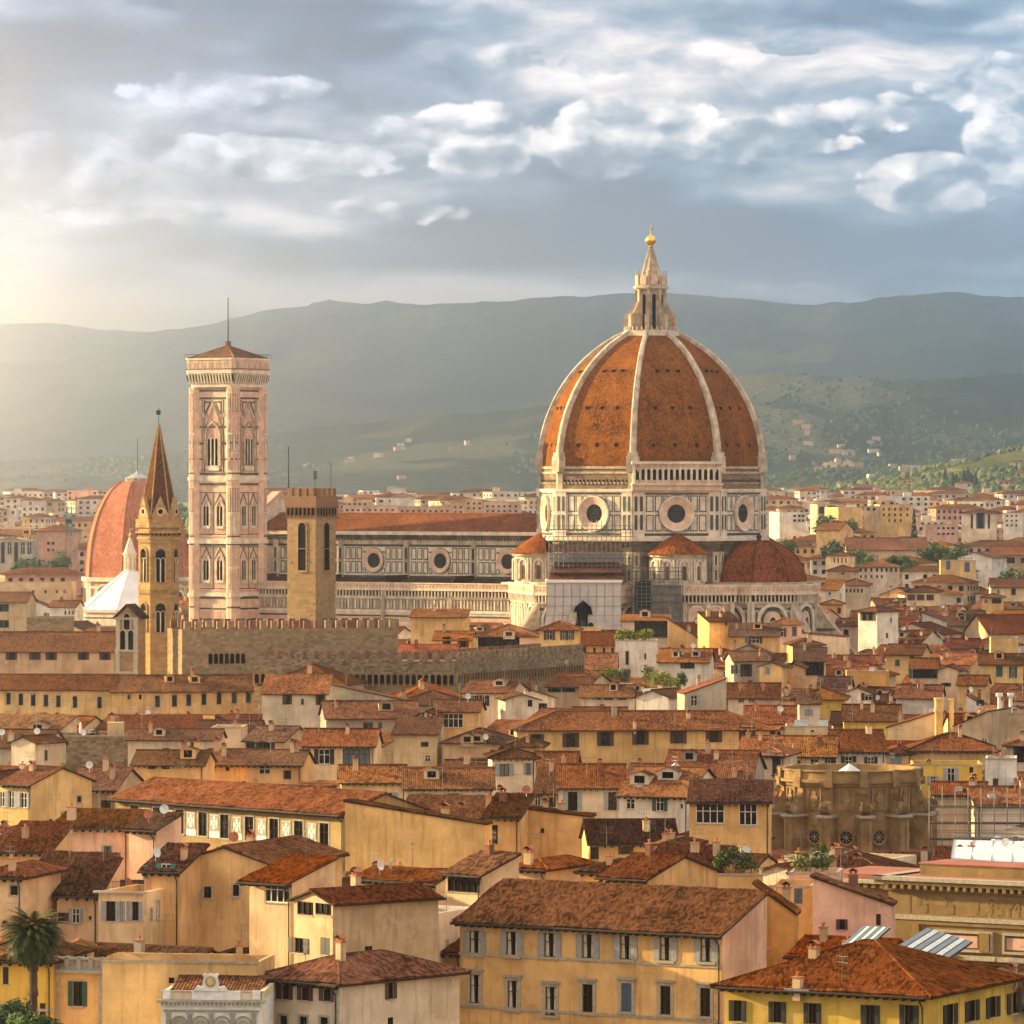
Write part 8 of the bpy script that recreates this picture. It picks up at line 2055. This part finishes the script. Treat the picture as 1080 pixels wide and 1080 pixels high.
def terrace_plants():
    H('low terrace house crowded with potted shrubs behind the ochre palace', 752, 803, 922, h=17, D=7, yaw=-4, wall='yellow', roof='flat', yb=935, Y=505, chim=1, ant=0)
    r = HOUSES[-1]; zf = HY + (CZ - (r['h'] - .7)) * F / 508
    for px, w, hh, m, l in ((762, 1.6, 2.3, 'leaf_mid', 'leafy green shrub at the left end of the planted terrace'), (776, 2.2, 2.6, 'leaf_dark', 'tall dark green shrub in the middle of the planted terrace'), (792, 2.2, 2.1, 'leaf_mid', 'broad low shrub at the right end of the planted terrace')):
        shrub(px, zf, 508, w, hh, m, l)
    H('pinkish terrace house with two round shrubs left of the museum', 832, 884, 920, h=17.8, D=6, yaw=-8, wall='pink', roof='flat', yb=926, Y=466, chim=0, ant=0)
    r = HOUSES[-1]; zf = HY + (CZ - (r['h'] - .7)) * F / 468.5
    shrub(846, zf, 468.5, 2.1, 1.9, 'leaf_olive', 'pale green round potted shrub, the left one beside the museum')
    shrub(867, zf, 468.5, 2.2, 2.6, 'leaf_mid', 'taller green round potted shrub nearest the museum cornice')
    shrub(438, HY + (CZ - AWN['h'] + .7) * F / 459, 459, 1.5, 2.6, 'leaf_olive', 'slender young tree on the terrace above the striped awning', n=170)
    shrub(48, 936, 517, 1.4, 2.9, 'leaf_mid', 'tall narrow climbing shrub on the yellow house balcony', pot=False)
    r = HEDGE_H; zf = HY + (CZ - r['h'] + .1) * F / 1049
    for i, px in enumerate((653.5, 660.5, 668, 677, 684.5)): shrub(px, zf, 1050.6, 2.0, 2.3, 'leaf_lime', 'yellow green hedge shrub in the row along the white block top', pot=False, group='hedge shrubs along the white block', n=320, name='hedge_shrub')
    for i, (px, py, Yd, w, hh, m, l) in enumerate([(634, 723, 975, 2.6, 3.0, 'leaf_lime', 'yellow green bush at the left of the bushes under the white block'), (645, 722, 977, 3.2, 3.3, 'leaf_lime', 'big yellow green bush left below the white block'), (659, 722, 976, 2.8, 2.8, 'leaf_olive', 'greyish bush below the arched window of the white block'),
         (684, 725, 965, 2.6, 4.2, 'leaf_olive', 'tall thin olive bush right below the white block'), (694, 728, 955, 3.4, 4.0, 'leaf_lime', 'large bright bush in the right clump below the white block'), (707, 728, 955, 3.2, 3.4, 'leaf_lime', 'bright low bush at the middle of the right clump'), (718, 727, 957, 2.6, 3.3, 'leaf_mid', 'greener bush at the right end of the right clump'), (697, 699, 1040, 1.6, 1.8, 'leaf_mid', 'small round green shrub just right of the white block')]):
        shrub(px, py, Yd, w, hh, m, l, pot=False, n=420, name='bush')
    b = MB('concrete'); o = at(640, 723.5, 970)
    for xa, xb, y, Yd, lab in ((626, 668, 722.5, 974, 'grey flat terrace carrying the left bushes'), (679, 724, 728, 953, 'grey flat terrace carrying the right bushes')):
        p, q = at(xa, y, Yd), at(xb, y, Yd); r_ = empty('terrace', ((p.x + q.x) / 2, Yd, 0)); tag(r_, lab, 'terrace'); m = MB(['plaster_grey', 'concrete']); w = (q.x - p.x) / 2
        m.box(-w, -1.5, 0, w, 9, p.z - .2, 0); m.box(-w - .15, -1.65, p.z - .2, w + .15, 9.1, p.z + .0, 1); m.build('wall', r_); paint_px(xa, xb, y - 12, y + 6, Yd, y + 2); FOOT.append(((p.x + q.x) / 2, Yd + 4, 4))
    b = None
    shrub(66, 824, 700, 1.6, 2.0, 'leaf_lime', 'bright green shrub at the foot of the rough stone block')
terrace_plants()
FT = 'trees among the far houses'
for px, yt, Yd, rw, hh, m, l in [(988, 571, 1890, 5.5, 10, 'leaf_mid', 'round green tree left of the pair by the convent range'), (1010, 570, 1880, 6, 12, 'leaf_mid', 'tallest green tree behind the white gable house at the right'), (976, 576, 1880, 4.0, 8, 'leaf_dark', 'smaller dark tree at the left of the convent tree group'),
        (958, 583, 1800, 5, 8.5, 'leaf_mid', 'broad green tree above the house with eleven windows'), (943, 585, 1800, 4.5, 8, 'leaf_dark', 'dark tree left of the broad tree by the eleven window house'), (905, 578, 1850, 4.2, 9, 'leaf_mid', 'green tree before the convent roof at its left end'), (880, 569, 1950, 6, 10, 'leaf_dark', 'large dark tree below the orange barn like house'),
        (919, 583, 1820, 4, 7, 'leaf_mid', 'small green tree in front of the long convent roof'), (1074, 594, 1640, 5.0, 11, 'leaf_mid', 'green tree at the right edge below the dark balconies'), (1062, 600, 1645, 4.2, 8, 'leaf_mid', 'lower green tree left of the edge tree'), (832, 568, 1900, 4.5, 9, 'leaf_mid', 'green tree just right of the tribune dome'), (872, 541, 2200, 7, 10, 'leaf_dark', 'dark spreading tree before the cream balcony block'), (898, 546, 2180, 4, 9, 'leaf_mid', 'tree before the bright yellow apartment block'),
        (28, 585, 1880, 8, 13, 'leaf_dark', 'largest dark tree at the left below the pale bays'), (48, 588, 1850, 7, 12, 'leaf_dark', 'dark round tree left of the red chapel dome'), (10, 600, 1800, 6, 9, 'leaf_mid', 'light green tree at the left edge'), (63, 582, 1900, 5.5, 11, 'leaf_mid', 'mid green tree beside the green crane'), (44, 604, 1760, 6, 7, 'leaf_mid', 'low light green tree in front of the left tree group')]:
    tree(px, yt, Yd, rw, hh, m, l, n=700, group=FT, size=rw * .12)
cypress(964, 538, 2150, 21, 3.0, 'tall dark cypress left of the pink windowed block', zb=0)
def hill_cypress(px, yt, hh, label, group=None):
    best = None
    for row in NEARHILL[:, :26]:
        for p in row:
            qx = CX + F * p[0] / p[1]; qy = HY + F * (CZ - p[2]) / p[1]; e = abs(qx - px) + 2 * abs(qy - (yt + hh))
            if best is None or e < best[0]: best = (e, p)
    p = best[1]; H_ = hh * p[1] / F + 1
    cypress(px, HY + F * (CZ - p[2] - H_) / p[1], p[1], H_ + 1.5, 3.0, label, group=group)
for i, (px, yt, hh) in enumerate([(1005, 498, 17), (1009, 501, 15), (1017, 497, 20), (1021, 496, 19), (1024, 501, 15), (1029, 499, 16), (997, 497, 15), (1058, 505, 13), (1011, 506, 13), (972, 503, 11)]):
    hill_cypress(px, yt, hh, 'dark cypress standing on the sunlit olive hillside at the right', group='cypresses on the right hillside')

# ------------------------------------------------------------------ cranes, people, parasol, washing
def crane(px, ytop, Yd, mat, label):
    t = at(px, ytop, Yd); root = empty('tower_crane', (t.x, t.y, 0)); tag(root, label, 'crane'); z = t.z; w = .9
    b = MB(mat); cs = [(-w, -w), (w, -w), (w, w), (-w, w)]
    for x, y in cs: b.tube((x, y, 0), (x, y, z), .18, 4)
    n = int(z / 2.2)
    for i in range(n):
        for k in range(4): (xa, ya), (xb, yb_) = cs[k], cs[(k + 1) % 4]; b.tube((xa, ya, z * i / n), (xb, yb_, z * (i + 1) / n), .1, 4); b.tube((xa, ya, z * i / n), (xb, yb_, z * i / n), .1, 4)
    b.build('mast', root)
    b = MB([mat, 'dark_glass']); b.box(-1.4, -1.4, z - 7, 1.4, 1.4, z - 4.6, 0); b.box(-1.0, -1.5, z - 6.4, 1.0, -1.42, z - 5.0, 1); b.build('cab', root)
    b = MB(mat); d = Vector((.25, 1, 0)).normalized()
    for s in (-.6, .6): b.tube(Vector((s, 0, z - 4)) - d * 8, Vector((s, 0, z - 4)) + d * 30, .14, 4)
    b.tube(Vector((0, 0, z)), Vector((0, 0, z - 3)) + d * 29, .08, 4); b.tube(Vector((0, 0, z)), Vector((0, 0, z - 4)) - d * 8, .08, 4); b.tube(Vector((0, 0, z - 2.8)) - d * 8, Vector((0, 0, z - 2.8)) + d * 30, .12, 4); b.build('jib', root)
crane(73, 534, 2000, 'crane_green', 'green lattice tower crane left of the red chapel dome')
crane(28, 546, 2080, 'crane_yellow', 'yellow lattice tower crane at the far left')

def person(px, Yd, zf, rz, label, shirt, lean=0.0):
    c = at(px, HY, Yd); root = empty('person', (c.x, c.y, zf), rz); tag(root, label, 'person')
    J = [(0, 0, .94), (0, 0, 1.15), (0, -.01, 1.38), (0, -.01, 1.50), (0, -.02, 1.66), (-.10, 0, .88), (-.11, -.01, .48), (-.11, .02, .07), (-.11, -.14, .03), (.10, 0, .88), (.12, -.03, .48), (.12, .0, .07), (.13, -.16, .03), (-.19, 0, 1.40), (-.25, -.04, 1.13), (-.20, -.24, 1.02), (.19, 0, 1.40), (.26, -.04, 1.13), (.20, -.24, 1.03), (-.19, -.32, 1.0), (.19, -.32, 1.01)]
    E = [(0, 1), (1, 2), (2, 3), (3, 4), (0, 5), (5, 6), (6, 7), (7, 8), (0, 9), (9, 10), (10, 11), (11, 12), (2, 13), (13, 14), (14, 15), (2, 16), (16, 17), (17, 18), (15, 19), (18, 20)]
    rad = [.14, .125, .15, .055, .10, .095, .062, .045, .04, .095, .062, .045, .04, .062, .045, .034, .062, .045, .034, .04, .04]
    def skinned(name, J_, E_, r_, mat, parent):
        me = bpy.data.meshes.new(name); me.from_pydata(J_, E_, []); me.update(); o = bpy.data.objects.new(name, me); COL.objects.link(o); o.parent = parent
        md = o.modifiers.new('skin', 'SKIN'); 
        for i, rr in enumerate(r_): me.skin_vertices[0].data[i].radius = (rr, rr) if me.skin_vertices else (rr, rr)
        o.modifiers.new('sub', 'SUBSURF').levels = 1; me.materials.append(MATS[mat]); return o
    try:
        def mk(name, idx, scale, mat, parent):
            mp = {k: i for i, k in enumerate(idx)}
            me = bpy.data.meshes.new(name); me.from_pydata([J[k] for k in idx], [(mp[a], mp[b_]) for a, b_ in E if a in mp and b_ in mp], [])
            bm = bmesh.new(); bm.from_mesh(me); lay = bm.verts.layers.skin.verify()
            bm.verts.ensure_lookup_table()
            for i, k in enumerate(idx): rr = rad[k] * scale; bm.verts[i][lay].radius = (rr, rr); bm.verts[i][lay].use_root = (i == 0)
            bm.to_mesh(me); bm.free(); me.materials.append(MATS[mat])
            o = bpy.data.objects.new(name, me); COL.objects.link(o); o.parent = parent
            o.modifiers.new('skin', 'SKIN'); s = o.modifiers.new('sub', 'SUBSURF'); s.levels = 1; s.render_levels = 1
            return o
        mk('body', list(range(len(J))), 1.0, 'skin', root)
        mk('shirt', [0, 1, 2, 13, 14, 16, 17], 1.14, shirt, root); mk('trousers', [0, 5, 6, 7, 9, 10, 11], 1.14, 'cloth_dark', root)
    except Exception as ex: print('person', ex)
    hd = MB('hair'); hd.lathe([(.115 * math.sin(math.pi * i / 10), 1.70 - .12 * math.cos(math.pi * i / 10)) for i in range(3, 11)], 12, (0, .015, 0)); hd.build('hair', root, True)
zf = TERR['h'] - .7
person(95, TERR['Y'] + 2.2, zf, R(20), 'person in a light blue shirt on the stone block terrace', 'cloth_blue')
person(98.2, TERR['Y'] + 2.6, zf, R(-30), 'person in dark clothes beside the blue shirt on the terrace', 'cloth_dark')
def parasol():
    c = at(85, HY, TERR['Y'] + 3); root = empty('parasol', (c.x, c.y, zf)); tag(root, 'closed white parasol standing on the stone block terrace', 'parasol')
    b = MB(['steel_tube']); b.tube((0, 0, 0), (0, 0, 2.6), .04, 6); b.lathe([(.3, 0), (.3, .08), (.05, .1)], 10); b.build('pole', root); b = MB('white_paint'); b.lathe([(.05, 2.65), (.16, 2.3), (.24, 1.4), (.2, .95), (.05, .95)], 10); b.build('canopy', root)
parasol()
def laundry():
    A = LAUN['mid'] - LAUN['u'] * LAUN['W'] / 2; c = at(768, 831, 666); root = empty('washing_line', tuple(c), LAUN['a']); tag(root, 'short line of red and blue washing on the cream house wall', 'laundry')
    b = MB('iron'); b.tube((-1.5, 0, 0), (1.5, 0, 0), .02, 4)
    for s in (-1.5, 1.5): b.tube((s, 0, 0), (s, .9, 0), .03, 4)
    b.build('line', root)
    for i, (m, w, hh) in enumerate((('cloth_blue', .5, .7), ('shutter_red', .45, .5), ('cloth_dark', .4, .6), ('shutter_red', .5, .75), ('cloth_blue', .35, .5))):
        x = -1.2 + i * .58; b = MB(m)
        for k in range(4): x0, x1 = x + w * k / 4, x + w * (k + 1) / 4; y0, y1 = .05 * math.sin(k * 2.1), .05 * math.sin((k + 1) * 2.1); b.extrude([(x0, y0, -hh), (x1, y1, -hh), (x1, 0, 0), (x0, 0, 0)], (0, -.02, 0))
        b.build('cloth', root)
laundry()

# ------------------------------------------------------------------ far city and hillside planting: one mass each
def far_city():
    rs = random.Random(4)
    mats = ['plaster_cream', 'plaster_pale', 'plaster_ochre', 'plaster_white', 'plaster_tan', 'plaster_pink', 'plaster_rose', 'roof_tile_0', 'roof_tile_1', 'roof_tile_2', 'void', 'concrete']
    b = MB(mats); placed = []
    def add(cx, Y, W, D, h, a, flat, z0=0, floors=True):
        u = Vector((math.cos(a), math.sin(a), 0)); v = Vector((-u.y, u.x, 0)); c = Vector(((cx - CX) * Y / F, Y, 0)); wl = rs.choice([0, 0, 1, 1, 2, 3, 3, 4, 5, 6])
        P4 = [c - u * W / 2 - v * D / 2, c + u * W / 2 - v * D / 2, c + u * W / 2 + v * D / 2, c - u * W / 2 + v * D / 2]
        b.prism([(p.x, p.y) for p in P4], z0 - 12 if z0 > 12 else 0, z0 + h, wl, 11)
        if not flat:
            o = 1.0; Q = [c - u * (W / 2 + o) - v * (D / 2 + o), c + u * (W / 2 + o) - v * (D / 2 + o), c + u * (W / 2 + o) + v * (D / 2 + o), c - u * (W / 2 + o) + v * (D / 2 + o)]
            for q in Q: q.z = z0 + h
            ins = min(D, W) / 2; r1, r2 = c - u * max(0, W / 2 - ins), c + u * max(0, W / 2 - ins); r1.z = r2.z = z0 + h + .34 * ins; m = rs.choice([7, 8, 9])
            b.poly([Q[0], Q[1], r2, r1], m, [(0, 0), (W, 0), (W - ins, ins), (ins, ins)]); b.poly([Q[1], Q[2], r2], m, [(0, 0), (D, 0), (D / 2, ins)]); b.poly([Q[2], Q[3], r1, r2], m, [(0, 0), (W, 0), (W - ins, ins), (ins, ins)]); b.poly([Q[3], Q[0], r1], m, [(0, 0), (D, 0), (D / 2, ins)])
        elif rs.random() < .5: b.box(c.x - 3, c.y - 2, z0 + h, c.x + 2, c.y + 2, z0 + h + 2.5, wl)
        nfl = min(5, int(h / 3.2)) if floors else 0; st = 3.0 if Y < 3000 else 4.2
        for (p, q, nn) in ((P4[0], P4[1], -v), (P4[1], P4[2], u) if a < 0 else (P4[3], P4[0], -u)):
            L = (q - p).length; k = int(L / st)
            for fl in range(nfl):
                z = z0 + h - 2.6 - fl * 3.2
                for i in range(k):
                    if rs.random() < .15: continue
                    e0, e1 = p.lerp(q, (i + .3) / k) + nn * .06, p.lerp(q, (i + .7) / k) + nn * .06
                    b.poly([(e0.x, e0.y, z), (e1.x, e1.y, z), (e1.x, e1.y, z + 1.6), (e0.x, e0.y, z + 1.6)], 10)
    def room(x, y, r):
        for fx, fy, fr in FOOT:
            if fy > 1350 and (x - fx) ** 2 + (y - fy) ** 2 < (r + fr) ** 2 * .8: return False
        for fx, fy, fr in placed:
            if (x - fx) ** 2 + (y - fy) ** 2 < (r + fr) ** 2 * .55: return False
        return True
    n = 0
    for _ in range(14000):
        if n > 1500: break
        Y = 1620 * (4300 / 1620) ** rs.random(); cx = rs.uniform(-30, 1110)
        if 205 < cx < 275 or 590 < cx < 790: continue
        W, D = rs.uniform(12, 30), rs.uniform(11, 16); h = rs.uniform(10, 17) if rs.random() < .8 else rs.uniform(17, 27)
        x = (cx - CX) * Y / F; r = math.hypot(W, D) / 2
        if not room(x, Y, r): continue
        a = R(rs.choice([-30, -20, -8, 4, 14, 25])); flat = rs.random() < (.2 if Y < 2200 else .55)
        A, B, vis, prot = try_fill(cx, Y, W, D, h + zg(Y), math.degrees(a), 'gable', .3)
        if vis < 3 or prot > max(2, vis * .1): continue
        placed.append((x, Y, r)); add(cx, Y, W, D, h, a, flat, z0=zg(Y)); n += 1
    # pale villas on the farther slopes
    for arr, cnt, xa, xb in ((MIDHILL, 34, 780, 960), (MIDHILL, 14, 300, 560), (SPURHILL, 26, 800, 1090)):
        k = 0
        for _ in range(6000):
            i, j = rs.randrange(2, arr.shape[0] - 2), rs.randrange(3, 24); p = arr[i, min(j, arr.shape[1] - 6)]; px = CX + F * p[0] / p[1]
            if not xa < px < xb or mnoise.noise(Vector((px * .03, p[1] * .0012, 7))) < .12: continue
            add(px, p[1], rs.uniform(9, 22), 11, rs.uniform(5, 9), R(rs.uniform(-30, 20)), rs.random() < .25, z0=p[2], floors=False); k += 1
            if k >= cnt: break
    # villas up the near hillside
    nx = NEARHILL.shape[0]
    for _ in range(46):
        i, j = rs.randrange(5, nx - 12), rs.randrange(2, 17); p = NEARHILL[i, j]; px = CX + F * p[0] / p[1]
        if not 850 < px < 1100: continue
        add(px, p[1], rs.uniform(10, 20), 10, rs.uniform(5, 8), R(rs.uniform(-30, 20)), False, z0=p[2])
    tag(b.build('distant_houses'), kind='stuff'); print('far houses', n)
def hillside_trees():
    rs = random.Random(9); b = MB(['leaf_olive', 'leaf_mid', 'leaf_dark'])
    nx, ny = NEARHILL.shape[:2]
    def clump(x, y, z, r, m):
        n = 6; ph = rs.random() * 3; rings = []
        for zz, k in ((-.3, .75), (.35, 1.0), (.9, .75), (1.25, .25)): rings.append([(x + r * k * rs.uniform(.75, 1.2) * math.cos(ph + 1.047 * q), y + r * k * rs.uniform(.75, 1.2) * math.sin(ph + 1.047 * q), z + r * zz * rs.uniform(.85, 1.15)) for q in range(n)])
        b.loft(rings, m); t = len(b.v); b.f.append(tuple(range(t - n, t))); b.mi.append(m); b.uv.append(None)
    for _ in range(4200):
        i, j = rs.uniform(0, nx - 1.01), rs.uniform(1, ny * .8); i0, j0 = int(i), int(j); p = NEARHILL[i0, j0] * (1 - (i - i0)) + NEARHILL[i0 + 1, j0] * (i - i0); p = p + (NEARHILL[i0, j0 + 1] - NEARHILL[i0, j0]) * (j - j0)
        gate = mnoise.noise(Vector((p[0] * .006, p[1] * .004, 2)))
        if gate < -.12: continue
        clump(p[0], p[1], p[2], rs.uniform(2.2, 4.6), rs.choice([0, 0, 0, 1, 1, 2]))
    for arr, cnt, r0, r1, jm in ((SPURHILL, 3600, 2.5, 4.5, .82), (MIDHILL, 5200, 3, 6, .84)):
        nx2, ny2 = arr.shape[:2]
        for _ in range(cnt):
            i, j = rs.uniform(0, nx2 - 1.01), rs.uniform(1, ny2 * jm); i0, j0 = int(i), min(int(j), ny2 - 2); p = arr[i0, j0] * (1 - (i - i0)) + arr[i0 + 1, j0] * (i - i0); p = p + (arr[i0, j0 + 1] - arr[i0, j0]) * (j - j0)
            if abs(p[0] / p[1]) > .112 or mnoise.noise(Vector((p[0] * .0021, p[1] * .0011, 4))) < -.05 + .25 * rs.random(): continue
            clump(p[0], p[1], p[2], rs.uniform(r0, r1), 2)
    for _ in range(900):   # greenery between the far houses
        Y = 1700 * (4300 / 1700) ** rs.random(); cx = rs.uniform(-20, 1100); x = (cx - CX) * Y / F
        if 590 < cx < 800: continue
        for q in range(3): clump(x + rs.uniform(-7, 7), Y + rs.uniform(-7, 7), zg(Y) + rs.uniform(2, 8), rs.uniform(4, 7), rs.choice([1, 1, 2]))
    tag(b.build('distant_trees'), kind='stuff')
# ------------------------------------------------------------------ infill houses: fill the streets between the ones above wherever a gap shows
WALLS = ['cream', 'pale', 'ochre', 'cream', 'tan', 'white', 'pink', 'grey', 'pale', 'yellow', 'tan']
def shade_word(w): return {'cream': 'cream', 'pale': 'pale', 'ochre': 'ochre', 'yellow': 'yellow', 'tan': 'tan', 'white': 'white', 'pink': 'pinkish', 'grey': 'grey', 'orange': 'orange', 'olive': 'olive', 'rose': 'rose'}.get(w, w)
def try_fill(cx, Y, W, D, h, yaw, roof, p):
    """polygons of a candidate, its visible and protected pixel counts"""
    a = R(yaw); u = Vector((math.cos(a), math.sin(a), 0)); bk = Vector((-u.y, u.x, 0)); x = (cx - CX) * Y / F
    mid = Vector((x, Y, 0)); A = mid - u * W / 2; B = mid + u * W / 2
    zr = h + (p * D if roof == 'shed' else p * (D if roof in ('gable', 'hip') else W) / 2) + .35
    q = lambda v, z: (v.x, v.y, z)
    polys = [[q(A, 0), q(B, 0), q(B, h), q(A, h)]]
    C_, D_ = B + bk * D, A + bk * D
    polys += [[q(A, 0), q(D_, 0), q(D_, h), q(A, h)], [q(B, 0), q(C_, 0), q(C_, h), q(B, h)]]
    M1, M2 = ((A + D_) / 2, (B + C_) / 2) if roof != 'shed' else (D_, C_)
    if roof in ('gable', 'hip', 'shed'): polys += [[q(A, h), q(B, h), q(M2, zr), q(M1, zr)]]
    else:
        N1, N2 = (A + B) / 2, (C_ + D_) / 2
        polys += [[q(A, h), q(D_, h), q(N2, zr), q(N1, zr)], [q(B, h), q(C_, h), q(N2, zr), q(N1, zr)]]
    vis = 0; prot = 0
    for P_ in polys:
        s = raster(P_)
        if s is None: continue
        r, c, d = s
        k = ZB[r, c] > d
        vis += int(k.sum()); prot += int((PROT[r, c] & k).sum())
    return A, B, vis, prot
def infill(ymin, ymax, count, hlo, hhi, wlo, whi, minvis, tries, far=False, xr=(-20, 1100)):
    made = 0
    for _ in range(tries):
        if made >= count: break
        Y = ymin * (ymax / ymin) ** rnd.random()
        cx = rnd.uniform(*xr); yaw = rnd.choice([-28, -24, -32, -14, -6, 2, 8, -38, -20]) + rnd.uniform(-4, 4)
        W, D = rnd.uniform(wlo, whi), rnd.uniform(8, 13); roof = rnd.choice(['gable', 'gable', 'gable', 'hip', 'gx', 'flat' if rnd.random() < .5 else 'shed']); p = rnd.uniform(.3, .42)
        a = R(yaw); x = (cx - CX) * Y / F; cxw, cyw = x - math.sin(a) * D / 2, Y + math.cos(a) * D / 2; rad = math.hypot(W, D) / 2 * .8
        if any((cxw - fx) ** 2 + (cyw - fy) ** 2 < (rad + fr) ** 2 * .72 for fx, fy, fr in FOOT): continue
        ok = None
        h0 = rnd.uniform(hlo, hhi)
        for h in (h0, h0 - 1.5, h0 - 3, h0 - 4.5, h0 - 6):
            if h < 7: break
            A, B, vis, prot = try_fill(cx, Y, W, D, h, yaw, roof if roof in ('gable', 'hip', 'gx', 'shed') else 'gable', p if roof != 'flat' else .02)
            if vis < minvis: break
            if prot <= max(1, vis * .015): ok = (A, B, h); break
        if not ok: continue
        A, B, h = ok
        wl = rnd.choice(WALLS)
        n = 2 if W < 11 else 3
        r = house('', 0, 0, 0, h=h, D=D, roof=roof, p=p, wall=wl, world=(A, B), auto=True, chim=rnd.choice([0, 1, 2, 2, 3]) if not far else 0, ant=rnd.choice([0, 1, 1]) if not far else 0, dish=(1 if rnd.random() < .3 else 0) if not far else 0, sky=(1 if rnd.random() < .15 else 0) if not far else 0)
        r['roofword'] = roof
        # windows under the eaves
        WW = r['W']; st = rnd.choice(['gC', 'kW', 'rW', 'b', 'W', 'kD', 'rC', 'bC', 'D'])
        ww, hh = rnd.uniform(.9, 1.3), rnd.uniform(1.4, 2.0)
        for i in range(n):
            if rnd.random() < .2: continue
            s = (i + .5) / n * WW - WW / 2
            put_window(r['root'], Matrix.Translation((s, -.03, h - 1.0 - hh)), st, ww, hh, .02, True)
        r['style'] = st; made += 1
        zpaint(r['polys'], r['hid'], None)
    return made
n1 = infill(398, 620, 26, 15, 17, 8, 13, 30, 2600)
n2 = infill(620, 1000, 62, 15, 18, 8, 14, 24, 5000)
n3 = infill(1000, 1700, 62, 15, 21, 9, 18, 14, 6000)
print('infill', n1, n2, n3, 'houses', len(HOUSES))

# labels for the infill houses: colour, roof and the nearest described building
used_labels = {o.get('label') for o in bpy.data.objects if o.get('label')}
heroes = [r for r in HOUSES if not r['auto']]
RW = {'gable': 'ridge roofed', 'hip': 'hip roofed', 'gx': 'gable fronted', 'flat': 'flat topped', 'shed': 'lean-to'}
for r in [q for q in HOUSES if q['auto']]:
    cand = sorted(heroes, key=lambda q: (q['x'] - r['x']) ** 2 + ((q['y'] - r['y']) * 1.6) ** 2)[:14]
    done = False
    for q in cand:
        core = q['desc'].split()
        dx_, dy_ = r['x'] - q['x'], r['y'] - q['y']
        rel = ('left of' if dx_ < 0 else 'right of') if abs(dx_) > abs(dy_) * 1.2 else ('behind' if r['Y'] > q['Y'] else 'in front of')
        for extra in ('', 'small', 'low'):
            head = ' '.join(w for w in (extra, shade_word(r['wall']), RW[r['roof']], 'house') if w)
            lab = (head + ' ' + rel + ' the ' + ' '.join(core[:16 - len(head.split()) - len(rel.split()) - 1]))
            ws = lab.split()
            while ws[-1] in ('a', 'the', 'of', 'with', 'and', 'under', 'by', 'at', 'its', 'below', 'behind', 'right', 'left', 'to', 'in', 'on', 'over', 'beside', 'two', 'one', 'among', 'red', 'dark', 'brown', 'wide', 'small', 'long', 'white'): ws.pop()
            lab = ' '.join(ws)
            if lab not in used_labels and not (extra == 'small' and r['W'] > 11) and not (extra == 'low' and r['h'] > 14): done = True; break
        if done: break
    used_labels.add(lab); r['root']['label'] = lab
far_city()
hillside_trees()
